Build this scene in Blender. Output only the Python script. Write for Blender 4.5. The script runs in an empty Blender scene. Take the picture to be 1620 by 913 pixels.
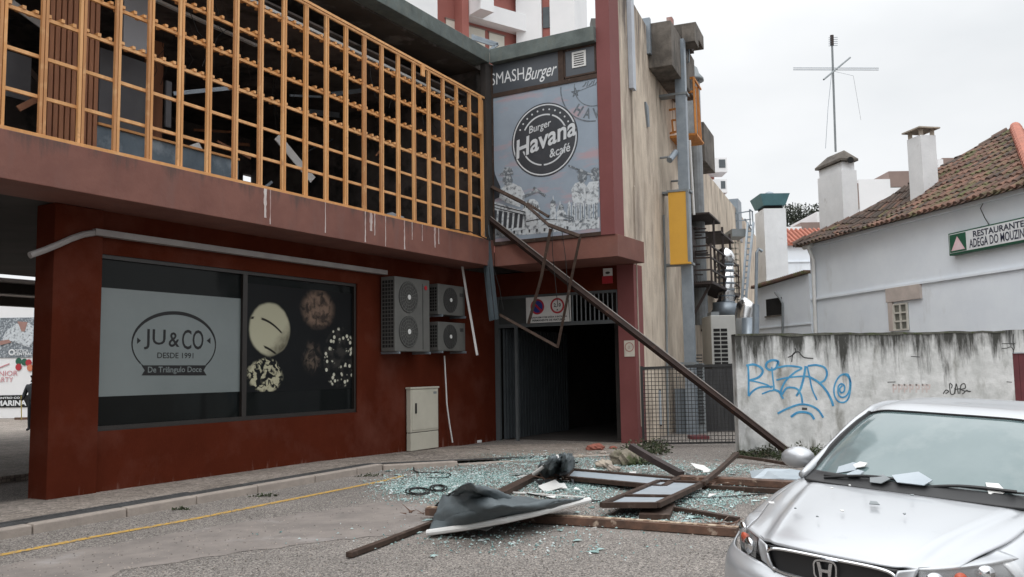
import bpy, bmesh, math, random
from mathutils import Vector, Matrix
random.seed(7)
sc = bpy.context.scene
COL = sc.collection
R = math.radians
# ------------------------------------------------------------ camera
CF_, PITCH, ROLL, CH = 1400.0, R(5.3), 0.016, 1.72
_cp, _sp = math.cos(PITCH), math.sin(PITCH)
FW = Vector((0, _cp, _sp)); _u0 = Vector((0, -_sp, _cp)); _r0 = Vector((1, 0, 0))
UPV = _u0 * math.cos(ROLL) + _r0 * math.sin(ROLL)
RTV = _r0 * math.cos(ROLL) - _u0 * math.sin(ROLL)
EYE = Vector((0, 0, CH))
cam = bpy.data.cameras.new('camera'); camo = bpy.data.objects.new('camera', cam); COL.objects.link(camo)
m = Matrix((RTV, UPV, -FW)).transposed().to_4x4(); m.translation = EYE
camo.matrix_world = m
cam.sensor_width = 36; cam.lens = CF_ / 1620 * 36; cam.clip_end = 2000; cam.clip_start = .05
sc.camera = camo
# ------------------------------------------------------------ world, sun, exposure
w = bpy.data.worlds.new('World'); sc.world = w; w.use_nodes = True
nt = w.node_tree; nt.nodes.clear()
SUN_E, SUN_R = R(52), R(200)
sky = nt.nodes.new('ShaderNodeTexSky'); sky.sky_type = 'NISHITA'; sky.sun_disc = False
sky.sun_elevation = SUN_E; sky.sun_rotation = SUN_R; sky.air_density = 1.0; sky.dust_density = 4.0
tc = nt.nodes.new('ShaderNodeTexCoord'); mp = nt.nodes.new('ShaderNodeMapping'); mp.inputs['Scale'].default_value = (1, 1, 2.2)
nz = nt.nodes.new('ShaderNodeTexNoise'); nz.inputs['Scale'].default_value = 2.2; nz.inputs['Detail'].default_value = 5
cr = nt.nodes.new('ShaderNodeValToRGB')
cr.color_ramp.elements[0].position = .3; cr.color_ramp.elements[0].color = (7.7, 7.95, 8.15, 1)
cr.color_ramp.elements[1].position = .68; cr.color_ramp.elements[1].color = (9.7, 9.8, 9.9, 1)
mx = nt.nodes.new('ShaderNodeMix'); mx.data_type = 'RGBA'; mx.inputs[0].default_value = .94
bg = nt.nodes.new('ShaderNodeBackground'); bg.inputs['Strength'].default_value = .10
out = nt.nodes.new('ShaderNodeOutputWorld')
L = nt.links.new
L(tc.outputs['Generated'], mp.inputs['Vector']); L(mp.outputs[0], nz.inputs['Vector']); L(nz.outputs['Fac'], cr.inputs[0])
sx_ = nt.nodes.new('ShaderNodeSeparateXYZ'); L(tc.outputs['Generated'], sx_.inputs[0])   # overcast: the zenith is brighter than the horizon
gr_ = nt.nodes.new('ShaderNodeMapRange'); gr_.interpolation_type = 'SMOOTHSTEP'; gr_.inputs[1].default_value = .28; gr_.inputs[2].default_value = .95; gr_.inputs[3].default_value = 1.0; gr_.inputs[4].default_value = 2.75
L(sx_.outputs[2], gr_.inputs[0]); vm = nt.nodes.new('ShaderNodeVectorMath'); vm.operation = 'SCALE'; L(cr.outputs[0], vm.inputs[0]); L(gr_.outputs[0], vm.inputs['Scale'])
L(sky.outputs[0], mx.inputs[6]); L(vm.outputs[0], mx.inputs[7]); L(mx.outputs[2], bg.inputs[0]); L(bg.outputs[0], out.inputs[0])
sl = bpy.data.lights.new('sun', 'SUN'); sl.energy = .6; sl.angle = R(20); sl.color = (1, .97, .93)
so = bpy.data.objects.new('sun', sl); COL.objects.link(so)
sd_ = Vector((math.sin(SUN_R) * math.cos(SUN_E), math.cos(SUN_R) * math.cos(SUN_E), math.sin(SUN_E)))
so.rotation_euler = sd_.to_track_quat('Z', 'Y').to_euler(); so.location = sd_ * 60
sc.view_settings.view_transform = 'Standard'; sc.view_settings.look = 'None'
sc.view_settings.exposure = 0.12; sc.view_settings.gamma = 1; sc.view_settings.use_curve_mapping = False
sc.render.engine = 'CYCLES'; sc.cycles.use_denoising = True; sc.cycles.max_bounces = 6

# ------------------------------------------------------------ frames: walls as planes in the world
def ray(x, y): return FW + RTV * ((x - 810) / CF_) + UPV * ((456.5 - y) / CF_)
def gpt(x, y, z=0):
    d = ray(x, y); return EYE + d * ((z - CH) / d.z)
def at(x, y, Y):
    d = ray(x, y); return EYE + d * (Y / d.y)
class Frame:
    def __init__(s, o, deg):
        t = R(deg); s.o = Vector((o[0], o[1], 0)); s.u = Vector((math.sin(t), math.cos(t), 0)); s.n = Vector((math.cos(t), -math.sin(t), 0))
    def P(s, a, d, z): return s.o + s.u * a + s.n * d + Vector((0, 0, z))
    def Q(s, x, y, d=0):
        r = ray(x, y); k = ((s.o + s.n * d - EYE).dot(s.n)) / r.dot(s.n); return EYE + r * k
    def px(s, x, y, d=0):
        q = s.Q(x, y, d); return (q - s.o).dot(s.u), q.z
    def sd(s, p):
        v = p - s.o; return v.dot(s.u), v.dot(s.n)
COR = (-.454, 22.19)
A = Frame(COR, 30); B = Frame(COR, 120)
CO = B.P(3.78, 0, 0); C = Frame(CO, 22)
def G(s): return Frame(C.P(s, 0, 0), 112)      # a plane square to the stucco side wall
def Z(y): return Frame((0, y), 90)
EW = Frame((4.35, 17.34), 90)
_d = ray(1283, 560); D = Frame(EYE + _d * 27, 168)
WLD = Frame((0, 0), 90)

# ------------------------------------------------------------ mesh builder
class MB:
    def __init__(s): s.v = []; s.f = []; s.mi = []
    def add(s, vs, fs, m=0):
        n = len(s.v); s.v += [Vector(v) for v in vs]
        for f in fs: s.f.append([i + n for i in f]); s.mi.append(m)
        return s
    def box(s, fr, s0, s1, d0, d1, z0, z1, m=0):
        vs = [fr.P(a, d, z) for z in (z0, z1) for a, d in ((s0, d1), (s1, d1), (s1, d0), (s0, d0))]
        return s.add(vs, [(0, 1, 5, 4), (1, 2, 6, 5), (2, 3, 7, 6), (3, 0, 4, 7), (4, 5, 6, 7), (3, 2, 1, 0)], m)
    def prism(s, fr, pts, d0, d1, m=0):
        n = len(pts); vs = [fr.P(a, d1, z) for a, z in pts] + [fr.P(a, d0, z) for a, z in pts]
        fs = [list(range(n)), list(range(2 * n - 1, n - 1, -1))] + [(i, i + n, (i + 1) % n + n, (i + 1) % n) for i in range(n)]
        return s.add(vs, fs, m)
    def slab(s, pts, z0, z1, m=0):      # pts: world (x, y), counter clockwise or not
        n = len(pts); vs = [Vector((p[0], p[1], z1)) for p in pts] + [Vector((p[0], p[1], z0)) for p in pts]
        return s.add(vs, [list(range(n)), list(range(2 * n - 1, n - 1, -1))] + [(i, i + n, (i + 1) % n + n, (i + 1) % n) for i in range(n)], m)
    def bar(s, p, q, wd, h=None, up=(0, 0, 1), m=0):
        p = Vector(p); q = Vector(q); h = h or wd; t = (q - p).normalized(); up = Vector(up)
        if abs(t.dot(up)) > .98: up = Vector((1, 0, 0))
        a = t.cross(up).normalized() * wd / 2; b = a.cross(t).normalized() * h / 2
        vs = [c + i * a + j * b for c in (p, q) for i, j in ((-1, -1), (1, -1), (1, 1), (-1, 1))]
        return s.add(vs, [(0, 1, 2, 3), (7, 6, 5, 4), (0, 4, 5, 1), (1, 5, 6, 2), (2, 6, 7, 3), (3, 7, 4, 0)], m)
    def tube(s, pts, r, n=8, m=0, caps=True):
        pts = [Vector(p) for p in pts]; rs = r if isinstance(r, (list, tuple)) else [r] * len(pts)
        base = len(s.v); up = Vector((0, 0, 1)); pa = None
        for i, p in enumerate(pts):
            t = (pts[min(i + 1, len(pts) - 1)] - pts[max(i - 1, 0)])
            t = t.normalized() if t.length > 1e-9 else Vector((0, 0, 1))
            if pa is None:
                pa = t.cross(up if abs(t.z) < .95 else Vector((1, 0, 0))).normalized()
            else:
                pa = (pa - t * pa.dot(t)); pa = pa.normalized() if pa.length > 1e-6 else t.cross(up).normalized()
            b = t.cross(pa)
            for k in range(n):
                an = 2 * math.pi * k / n; s.v.append(p + (pa * math.cos(an) + b * math.sin(an)) * rs[i])
        for i in range(len(pts) - 1):
            for k in range(n):
                s.f.append([base + i * n + k, base + i * n + (k + 1) % n, base + (i + 1) * n + (k + 1) % n, base + (i + 1) * n + k]); s.mi.append(m)
        if caps:
            s.f.append([base + k for k in range(n)][::-1]); s.mi.append(m)
            e = base + (len(pts) - 1) * n; s.f.append([e + k for k in range(n)]); s.mi.append(m)
        return s
    def disc(s, fr, cs, cz, r, d0, d1, n=32, m=0, ry=None, r_in=0):
        ry = ry or r
        if not r_in:
            return s.prism(fr, [(cs + r * math.cos(2 * math.pi * k / n), cz + ry * math.sin(2 * math.pi * k / n)) for k in range(n)], d0, d1, m)
        for k in range(n):
            a, b = 2 * math.pi * k / n, 2 * math.pi * (k + 1) / n; q = r_in * ry / r
            s.prism(fr, [(cs + r * math.cos(a), cz + ry * math.sin(a)), (cs + r * math.cos(b), cz + ry * math.sin(b)), (cs + r_in * math.cos(b), cz + q * math.sin(b)), (cs + r_in * math.cos(a), cz + q * math.sin(a))], d0, d1, m)
        return s
    def line(s, fr, pts, wd, d0, d1, m=0):   # a painted stroke: thin strip along a polyline in a wall's plane
        for i in range(len(pts) - 1):
            (a, b), (c, e) = pts[i], pts[i + 1]; L_ = math.hypot(c - a, e - b)
            if L_ < 1e-6: continue
            nx, nz_ = -(e - b) / L_ * wd / 2, (c - a) / L_ * wd / 2; ex, ez = (c - a) / L_ * wd * .3, (e - b) / L_ * wd * .3
            s.prism(fr, [(a + nx - ex, b + nz_ - ez), (c + nx + ex, e + nz_ + ez), (c - nx + ex, e - nz_ + ez), (a - nx - ex, b - nz_ - ez)], d0, d1 + .0005 * (i % 3), m)
        return s
    def build(s, name, mats, parent=None, smooth=False, bevel=0, base=None):
        me = bpy.data.meshes.new(name)
        if not isinstance(mats, (list, tuple)): mats = [mats]
        if parent is not None: o0 = WO[parent.name]
        elif base is not None: o0 = Vector(base)
        else:
            xs = [v.x for v in s.v]; ys = [v.y for v in s.v]; o0 = Vector(((min(xs) + max(xs)) / 2, (min(ys) + max(ys)) / 2, min(v.z for v in s.v)))
        me.from_pydata([v - o0 for v in s.v], [], s.f); me.update()
        for mt in mats: me.materials.append(mt)
        for p, i in zip(me.polygons, s.mi): p.material_index = i; p.use_smooth = smooth
        bm = bmesh.new(); bm.from_mesh(me); bmesh.ops.recalc_face_normals(bm, faces=bm.faces); bm.to_mesh(me); bm.free()
        o = bpy.data.objects.new(name, me); COL.objects.link(o)
        if parent is not None: o.parent = parent; o.location = (0, 0, 0)
        else: o.location = o0
        WO[o.name] = o0
        if bevel:
            b = o.modifiers.new('bevel', 'BEVEL'); b.width = bevel; b.segments = 2; b.limit_method = 'ANGLE'; b.angle_limit = R(40)
        return o
WO = {}
def tag(o, label=None, cat=None, group=None, kind=None):
    if label: o['label'] = label
    if cat: o['category'] = cat
    if group: o['group'] = group
    if kind: o['kind'] = kind
    return o
def thing(name, base, label, cat, group=None):
    o = bpy.data.objects.new(name, None); COL.objects.link(o); o.location = base; WO[o.name] = Vector(base); o.empty_display_size = .2
    return tag(o, label, cat, group)
def struct(o): o['kind'] = 'structure'; return o
def copy_tree(o, loc=None, rot=None):
    c = o.copy(); COL.objects.link(c); WO[c.name] = Vector(loc) if loc is not None else WO[o.name]
    if loc is not None: c.location = loc
    if rot is not None: c.rotation_euler = rot
    for ch in list(o.children):
        d = ch.copy(); COL.objects.link(d); d.parent = c
        for g in list(ch.children):
            e = g.copy(); COL.objects.link(e); e.parent = d
    return c
_tm = {}
def text_raw(s, bold=0.0, res=3):
    k = (s, bold)
    if k in _tm: return _tm[k]
    cu = bpy.data.curves.new('t', 'FONT'); cu.body = s; cu.resolution_u = res; cu.offset = bold
    ob = bpy.data.objects.new('t', cu); COL.objects.link(ob)
    me = bpy.data.meshes.new_from_object(ob.evaluated_get(bpy.context.evaluated_depsgraph_get()))
    vs = [(v.co.x, v.co.y) for v in me.vertices]; fs = [list(p.vertices) for p in me.polygons]
    bpy.data.objects.remove(ob); bpy.data.curves.remove(cu); bpy.data.meshes.remove(me)
    _tm[k] = (vs, fs); return vs, fs
def text(mb, s, fr, s0, s1, z0, z1, d, m=0, bold=0.0, shear=0, rot=0, mirror=False, warp=None):
    vs, fs = text_raw(s, bold)
    if not vs: return mb
    vs = [(x + shear * y, y) for x, y in vs]
    x0 = min(v[0] for v in vs); x1 = max(v[0] for v in vs); y0 = min(v[1] for v in vs); y1 = max(v[1] for v in vs)
    cx, cz = (s0 + s1) / 2, (z0 + z1) / 2; c, n = math.cos(rot), math.sin(rot); o = []
    for x, y in vs:
        a = (x - x0) / (x1 - x0) * (s1 - s0) + s0 - cx; b = (y - y0) / (y1 - y0) * (z1 - z0) + z0 - cz
        if mirror: a = -a
        p = (cx + a * c - b * n, cz + a * n + b * c)
        if warp: p = warp(*p)
        o.append(fr.P(p[0], d, p[1]))
    mb.add(o, fs, m); return mb

# ------------------------------------------------------------ materials
MATS = {}
def pm(name, c1, c2=None, scale=4, rough=.75, metal=0, bump=0, bscale=None, stretch=(1, 1, 1), lo=.35, hi=.65, c3=None, s3=1, l3=.5, h3=.7, st3=(1, 1, 1), coat=0, spec=.5, detail=6):
    m = bpy.data.materials.new(name); m.use_nodes = True; t = m.node_tree; b = t.nodes['Principled BSDF']
    b.inputs['Roughness'].default_value = rough; b.inputs['Metallic'].default_value = metal
    b.inputs['Coat Weight'].default_value = coat; b.inputs['Coat Roughness'].default_value = .05; b.inputs['Specular IOR Level'].default_value = spec
    if c2 is None: c2 = tuple(x * .82 for x in c1)
    tx = t.nodes.new('ShaderNodeTexCoord')
    def nz(sc_, st, det=detail):
        mp = t.nodes.new('ShaderNodeMapping'); mp.inputs['Scale'].default_value = st
        n = t.nodes.new('ShaderNodeTexNoise'); n.inputs['Scale'].default_value = sc_; n.inputs['Detail'].default_value = det; n.inputs['Roughness'].default_value = .62
        t.links.new(tx.outputs['Object'], mp.inputs[0]); t.links.new(mp.outputs[0], n.inputs['Vector']); return n
    def ramp(src, a, b_, ca, cb):
        r = t.nodes.new('ShaderNodeValToRGB'); r.color_ramp.elements[0].position = a; r.color_ramp.elements[1].position = b_
        r.color_ramp.elements[0].color = (*ca, 1); r.color_ramp.elements[1].color = (*cb, 1); t.links.new(src, r.inputs[0]); return r
    n = nz(scale, stretch); col = ramp(n.outputs['Fac'], lo, hi, c1, c2).outputs[0]
    if c3:
        n3 = nz(s3, st3); f = ramp(n3.outputs['Fac'], l3, h3, (0, 0, 0), (1, 1, 1))
        mx = t.nodes.new('ShaderNodeMix'); mx.data_type = 'RGBA'; t.links.new(f.outputs[0], mx.inputs[0]); t.links.new(col, mx.inputs[6]); mx.inputs[7].default_value = (*c3, 1); col = mx.outputs[2]
    t.links.new(col, b.inputs['Base Color'])
    if bump:
        nb = nz(bscale or scale * 4, (1, 1, 1)); bp = t.nodes.new('ShaderNodeBump'); bp.inputs['Strength'].default_value = bump; bp.inputs['Distance'].default_value = .02
        t.links.new(nb.outputs['Fac'], bp.inputs['Height']); t.links.new(bp.outputs[0], b.inputs['Normal'])
    MATS[name] = m; return m
def topstain(m, z0, z1, stain, sscale=3.0, thr=.5):
    """dark run-off stains that start at the top edge (object z between z0 and z1)"""
    t = m.node_tree; b = t.nodes['Principled BSDF']; src = b.inputs['Base Color'].links[0].from_socket
    tx = t.nodes.new('ShaderNodeTexCoord'); sp = t.nodes.new('ShaderNodeSeparateXYZ'); t.links.new(tx.outputs['Object'], sp.inputs[0])
    mr = t.nodes.new('ShaderNodeMapRange'); mr.inputs[1].default_value = z0; mr.inputs[2].default_value = z1; t.links.new(sp.outputs[2], mr.inputs[0])
    mp = t.nodes.new('ShaderNodeMapping'); mp.inputs['Scale'].default_value = (1, 1, .14); t.links.new(tx.outputs['Object'], mp.inputs[0])
    n = t.nodes.new('ShaderNodeTexNoise'); n.inputs['Scale'].default_value = sscale; n.inputs['Detail'].default_value = 8; n.inputs['Roughness'].default_value = .7; t.links.new(mp.outputs[0], n.inputs['Vector'])
    ad = t.nodes.new('ShaderNodeMath'); ad.operation = 'MULTIPLY_ADD'; t.links.new(mr.outputs[0], ad.inputs[0]); ad.inputs[1].default_value = .34; t.links.new(n.outputs['Fac'], ad.inputs[2])
    r = t.nodes.new('ShaderNodeValToRGB'); r.color_ramp.elements[0].position = thr + .1; r.color_ramp.elements[1].position = thr + .26; t.links.new(ad.outputs[0], r.inputs[0])
    mx = t.nodes.new('ShaderNodeMix'); mx.data_type = 'RGBA'; t.links.new(r.outputs[0], mx.inputs[0]); t.links.new(src, mx.inputs[6]); mx.inputs[7].default_value = (*stain, 1)
    t.links.new(mx.outputs[2], b.inputs['Base Color'])

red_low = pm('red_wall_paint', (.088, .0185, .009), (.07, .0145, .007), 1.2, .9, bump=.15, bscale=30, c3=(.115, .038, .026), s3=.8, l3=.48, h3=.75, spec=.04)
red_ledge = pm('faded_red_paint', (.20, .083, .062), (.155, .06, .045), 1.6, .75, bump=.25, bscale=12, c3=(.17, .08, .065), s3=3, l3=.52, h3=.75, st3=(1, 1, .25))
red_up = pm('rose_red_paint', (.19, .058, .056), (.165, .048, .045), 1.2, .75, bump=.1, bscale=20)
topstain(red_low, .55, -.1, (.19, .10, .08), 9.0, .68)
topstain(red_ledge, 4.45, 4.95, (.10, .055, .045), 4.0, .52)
white_streak = pm('lime_streak', (.62, .58, .56), (.35, .22, .2), 9, .9, stretch=(1, 1, .2))
fascia_m = pm('weathered_concrete', (.13, .155, .148), (.08, .096, .092), 2.5, .9, bump=.4, bscale=20, c3=(.13, .14, .12), s3=5, l3=.5, h3=.8, st3=(1, 1, .4))
soffit_m = pm('raw_soffit', (.075, .066, .058), (.05, .042, .036), 1.2, .95, bump=.3, c3=(.16, .15, .14), s3=.9, l3=.55, h3=.62)
wood = pm('orange_batten', (.67, .33, .118), (.53, .245, .08), 6, .6, bump=.1, stretch=(1, 1, .15), c3=(.74, .42, .19), s3=3, l3=.55, h3=.75)
wood_d = pm('brown_batten', (.36, .16, .08), (.25, .105, .055), 6, .7, stretch=(1, 1, .15))
stucco = pm('stained_stucco', (.64, .55, .445), (.45, .375, .30), 2.4, .95, bump=.6, bscale=14, stretch=(1, 1, .45), c3=(.25, .20, .165), s3=1.5, l3=.5, h3=.70, st3=(1, 1, .3), detail=10)
topstain(stucco, 5.5, 11.0, (.11, .09, .078), 2.2, .60)
concrete_d = pm('dark_concrete', (.17, .15, .13), (.08, .07, .06), 2, .95, bump=.5, bscale=15, c3=(.05, .045, .04), s3=3, l3=.5, h3=.7, st3=(1, 1, .3))
white_wall = pm('white_render', (.80, .85, .90), (.74, .79, .85), 1.1, .9, bump=.12, bscale=25, c3=(.58, .6, .62), s3=1.2, l3=.6, h3=.8, st3=(1, 1, .4))
white_old = pm('peeling_white_render', (.74, .75, .76), (.66, .67, .68), 2, .9, bump=.3, bscale=14, c3=(.38, .37, .35), s3=3, l3=.62, h3=.75, st3=(1, 1, .5))
grafwall = pm('dirty_whitewash', (.68, .685, .68), (.46, .47, .46), 3.2, .92, bump=.6, bscale=9, c3=(.16, .155, .13), s3=2.6, l3=.54, h3=.74, st3=(1, 1, .4), detail=10)
topstain(grafwall, .75, -.2, (.075, .075, .05), 3.0, .60)
topstain(grafwall, 1.1, 2.36, (.05, .05, .045), 3.0, .58)
black_m = pm('black_void', (.012, .011, .011), (.008, .008, .008), 2, .9)
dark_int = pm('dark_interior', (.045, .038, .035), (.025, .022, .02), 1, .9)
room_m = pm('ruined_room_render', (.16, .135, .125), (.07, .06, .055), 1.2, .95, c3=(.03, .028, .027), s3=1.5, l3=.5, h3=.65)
dark_glass = pm('dark_glass', (.006, .007, .007), (.009, .011, .011), .6, .05, spec=.12)
film = pm('grey_window_film', (.165, .19, .19), (.14, .165, .165), .5, .22, spec=.6)
black_p = pm('black_print', (.008, .008, .009), (.012, .012, .013), 2, .4, spec=.3)
white_p = pm('white_print', (.72, .74, .75), (.66, .68, .7), 8, .5)
brown_frame = pm('brown_metal_frame', (.066, .043, .033), (.042, .028, .022), 5, .65, spec=.2, c3=(.11, .08, .065), s3=8, l3=.58, h3=.7)
brown_beam = pm('brown_steel', (.036, .022, .018), (.024, .016, .014), 6, .7, spec=.15, c3=(.085, .042, .028), s3=4, l3=.6, h3=.75)
rust_wood = pm('brown_timber', (.15, .078, .05), (.07, .04, .028), 5, .7, bump=.4, c3=(.4, .31, .24), s3=6, l3=.6, h3=.7)
grey_metal = pm('grey_metal', (.22, .24, .25), (.18, .2, .21), 3, .5, metal=.1)
galv = pm('galvanised_steel', (.27, .31, .35), (.21, .245, .28), 4, .4, metal=.4, c3=(.3, .3, .3), s3=3, l3=.6, h3=.8)
silver = pm('bright_duct', (.8, .8, .8), (.65, .66, .67), 3, .22, metal=1)
dark_metal = pm('dark_rust_metal', (.045, .03, .028), (.025, .018, .017), 4, .7)
black_metal = pm('black_mesh', (.025, .025, .025), (.018, .018, .018), 5, .6)
cream = pm('cream_cabinet', (.52, .50, .42), (.46, .44, .37), 2, .6, c3=(.45, .42, .35), s3=4, l3=.62, h3=.8)
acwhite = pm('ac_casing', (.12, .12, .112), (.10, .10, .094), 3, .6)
acgrey = pm('ac_fan_grille', (.05, .05, .048), (.035, .035, .034), 3, .6)
white_pl = pm('white_plastic', (.70, .70, .69), (.62, .62, .6), 3, .5)
yellow_p = pm('yellow_panel', (.66, .36, .045), (.6, .32, .04), 1.5, .55, c3=(.5, .2, .03), s3=1, l3=.6, h3=.8)
orange_m = pm('orange_cage_paint', (.62, .25, .05), (.5, .19, .04), 5, .6)
teal_m = pm('teal_metal', (.09, .20, .22), (.07, .16, .18), 3, .5)
tower_red = pm('tower_rose_render', (.36, .13, .11), (.33, .12, .1), .5, .85)
tower_white = pm('tower_white_render', (.80, .80, .81), (.74, .75, .76), .4, .85)
pane_m = pm('shutter_cream', (.68, .66, .58), (.62, .6, .53), 1, .6)
win_dark = pm('window_glass_grey', (.10, .12, .13), (.07, .08, .09), 1, .1)
taupe = pm('taupe_render', (.27, .20, .175), (.23, .17, .15), 1, .85)
tile_m = pm('old_roof_tile', (.165, .09, .066), (.085, .055, .044), 3, .95, bump=.5, bscale=30, c3=(.10, .105, .045), s3=2.2, l3=.49, h3=.63, detail=9)
tile_new = pm('orange_roof_tile', (.42, .15, .10), (.3, .11, .075), 4, .85, bump=.2)
beige_cap = pm('beige_concrete', (.42, .36, .29), (.3, .26, .22), 5, .9)
kerb_m = pm('limestone_kerb', (.36, .31, .27), (.29, .25, .22), 4, .9, bump=.4, bscale=30, c3=(.2, .18, .16), s3=3, l3=.6, h3=.8)
tarp_m = pm('grey_banner_cloth', (.10, .122, .132), (.075, .092, .10), 2, .62, bump=.25, bscale=8)
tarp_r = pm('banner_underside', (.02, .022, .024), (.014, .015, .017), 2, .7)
green_p = pm('green_sign_paint', (.015, .10, .055), (.012, .08, .045), 2, .4)
blue_spray = pm('blue_spray_paint', (.03, .22, .44), (.09, .34, .54), 6, .6)
blk_spray = pm('black_spray_paint', (.03, .03, .03), (.06, .06, .06), 6, .6)
pink_spray = pm('faded_pink_spray', (.55, .46, .44), (.54, .50, .48), 6, .8)
maroon = pm('maroon_door', (.13, .025, .03), (.1, .02, .025), 3, .6)
sign_red = pm('sign_red', (.42, .02, .03), (.36, .02, .03), 3, .4)
sign_blue = pm('sign_blue', (.02, .04, .22), (.02, .04, .2), 3, .4)
beige_m = pm('plain_beige', (.6, .56, .46), (.55, .5, .42), 6, .7)
glass_teal = [pm('glass_crumbs_%s' % n, c, None, 30, r, spec=.8) for n, c, r in (('teal', (.24, .37, .355), .25), ('pale', (.38, .50, .49), .2), ('deep', (.08, .17, .16), .25), ('white', (.58, .63, .63), .35))]
panel_w = pm('pale_panel', (.40, .45, .49), (.33, .38, .42), 2, .35)
moss_m = pm('moss', (.035, .05, .018), (.02, .028, .012), 8, 1)
brick_m = pm('broken_brick', (.30, .10, .07), (.2, .07, .05), 8, .9, bump=.4)
rubber = pm('rubber', (.015, .015, .016), None, 5, .6)
cable_m = pm('black_cable', (.01, .01, .01), None, 5, .5)

# ground materials
def asphalt():
    m = bpy.data.materials.new('coarse_asphalt'); m.use_nodes = True; t = m.node_tree; b = t.nodes['Principled BSDF']; b.inputs['Roughness'].default_value = .85
    tx = t.nodes.new('ShaderNodeTexCoord')
    v = t.nodes.new('ShaderNodeTexVoronoi'); v.inputs['Scale'].default_value = 88; t.links.new(tx.outputs['Object'], v.inputs['Vector'])
    sp = t.nodes.new('ShaderNodeSeparateColor'); t.links.new(v.outputs['Color'], sp.inputs[0])
    r = t.nodes.new('ShaderNodeValToRGB'); e = r.color_ramp.elements; e[0].position = .0; e[0].color = (.07, .064, .06, 1); e[1].position = 1; e[1].color = (.44, .41, .38, 1)
    x = e.new(.35); x.color = (.13, .118, .11, 1); x = e.new(.6); x.color = (.26, .235, .215, 1)
    t.links.new(sp.outputs[0], r.inputs[0])
    n = t.nodes.new('ShaderNodeTexNoise'); n.inputs['Scale'].default_value = .55; n.inputs['Detail'].default_value = 7; n.inputs['Roughness'].default_value = .65; t.links.new(tx.outputs['Object'], n.inputs['Vector'])
    r2 = t.nodes.new('ShaderNodeValToRGB'); r2.color_ramp.elements[0].position = .3; r2.color_ramp.elements[0].color = (.68, .67, .66, 1); r2.color_ramp.elements[1].position = .72; r2.color_ramp.elements[1].color = (1.04, 1.02, 1.0, 1)
    t.links.new(n.outputs['Fac'], r2.inputs[0])
    mx = t.nodes.new('ShaderNodeMix'); mx.data_type = 'RGBA'; mx.blend_type = 'MULTIPLY'; mx.inputs[0].default_value = 1
    t.links.new(r.outputs[0], mx.inputs[6]); t.links.new(r2.outputs[0], mx.inputs[7])
    # worn dusty lanes: sandy fines filling the texture
    n3 = t.nodes.new('ShaderNodeTexNoise'); n3.inputs['Scale'].default_value = .38; n3.inputs['Detail'].default_value = 8; n3.inputs['Roughness'].default_value = .6
    mp = t.nodes.new('ShaderNodeMapping'); mp.inputs['Rotation'].default_value = (0, 0, R(-60)); mp.inputs['Scale'].default_value = (.35, 1.5, 1); t.links.new(tx.outputs['Object'], mp.inputs[0]); t.links.new(mp.outputs[0], n3.inputs['Vector'])
    r3 = t.nodes.new('ShaderNodeValToRGB'); r3.color_ramp.elements[0].position = .54; r3.color_ramp.elements[1].position = .66; r3.color_ramp.elements[1].color = (.55, .55, .55, 1); t.links.new(n3.outputs['Fac'], r3.inputs[0])
    mx2 = t.nodes.new('ShaderNodeMix'); mx2.data_type = 'RGBA'; t.links.new(r3.outputs[0], mx2.inputs[0]); t.links.new(mx.outputs[2], mx2.inputs[6]); mx2.inputs[7].default_value = (.22, .19, .17, 1)
    t.links.new(mx2.outputs[2], b.inputs['Base Color'])
    bp = t.nodes.new('ShaderNodeBump'); bp.inputs['Strength'].default_value = .6; bp.inputs['Distance'].default_value = .01; t.links.new(v.outputs['Distance'], bp.inputs['Height']); bp.invert = True; t.links.new(bp.outputs[0], b.inputs['Normal'])
    return m
asph = asphalt()
dusty = pm('dusty_worn_patch', (.245, .215, .195), (.17, .15, .138), 2.2, .9, bump=.5, bscale=60, c3=(.33, .31, .3), s3=1.2, l3=.58, h3=.75)
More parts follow.
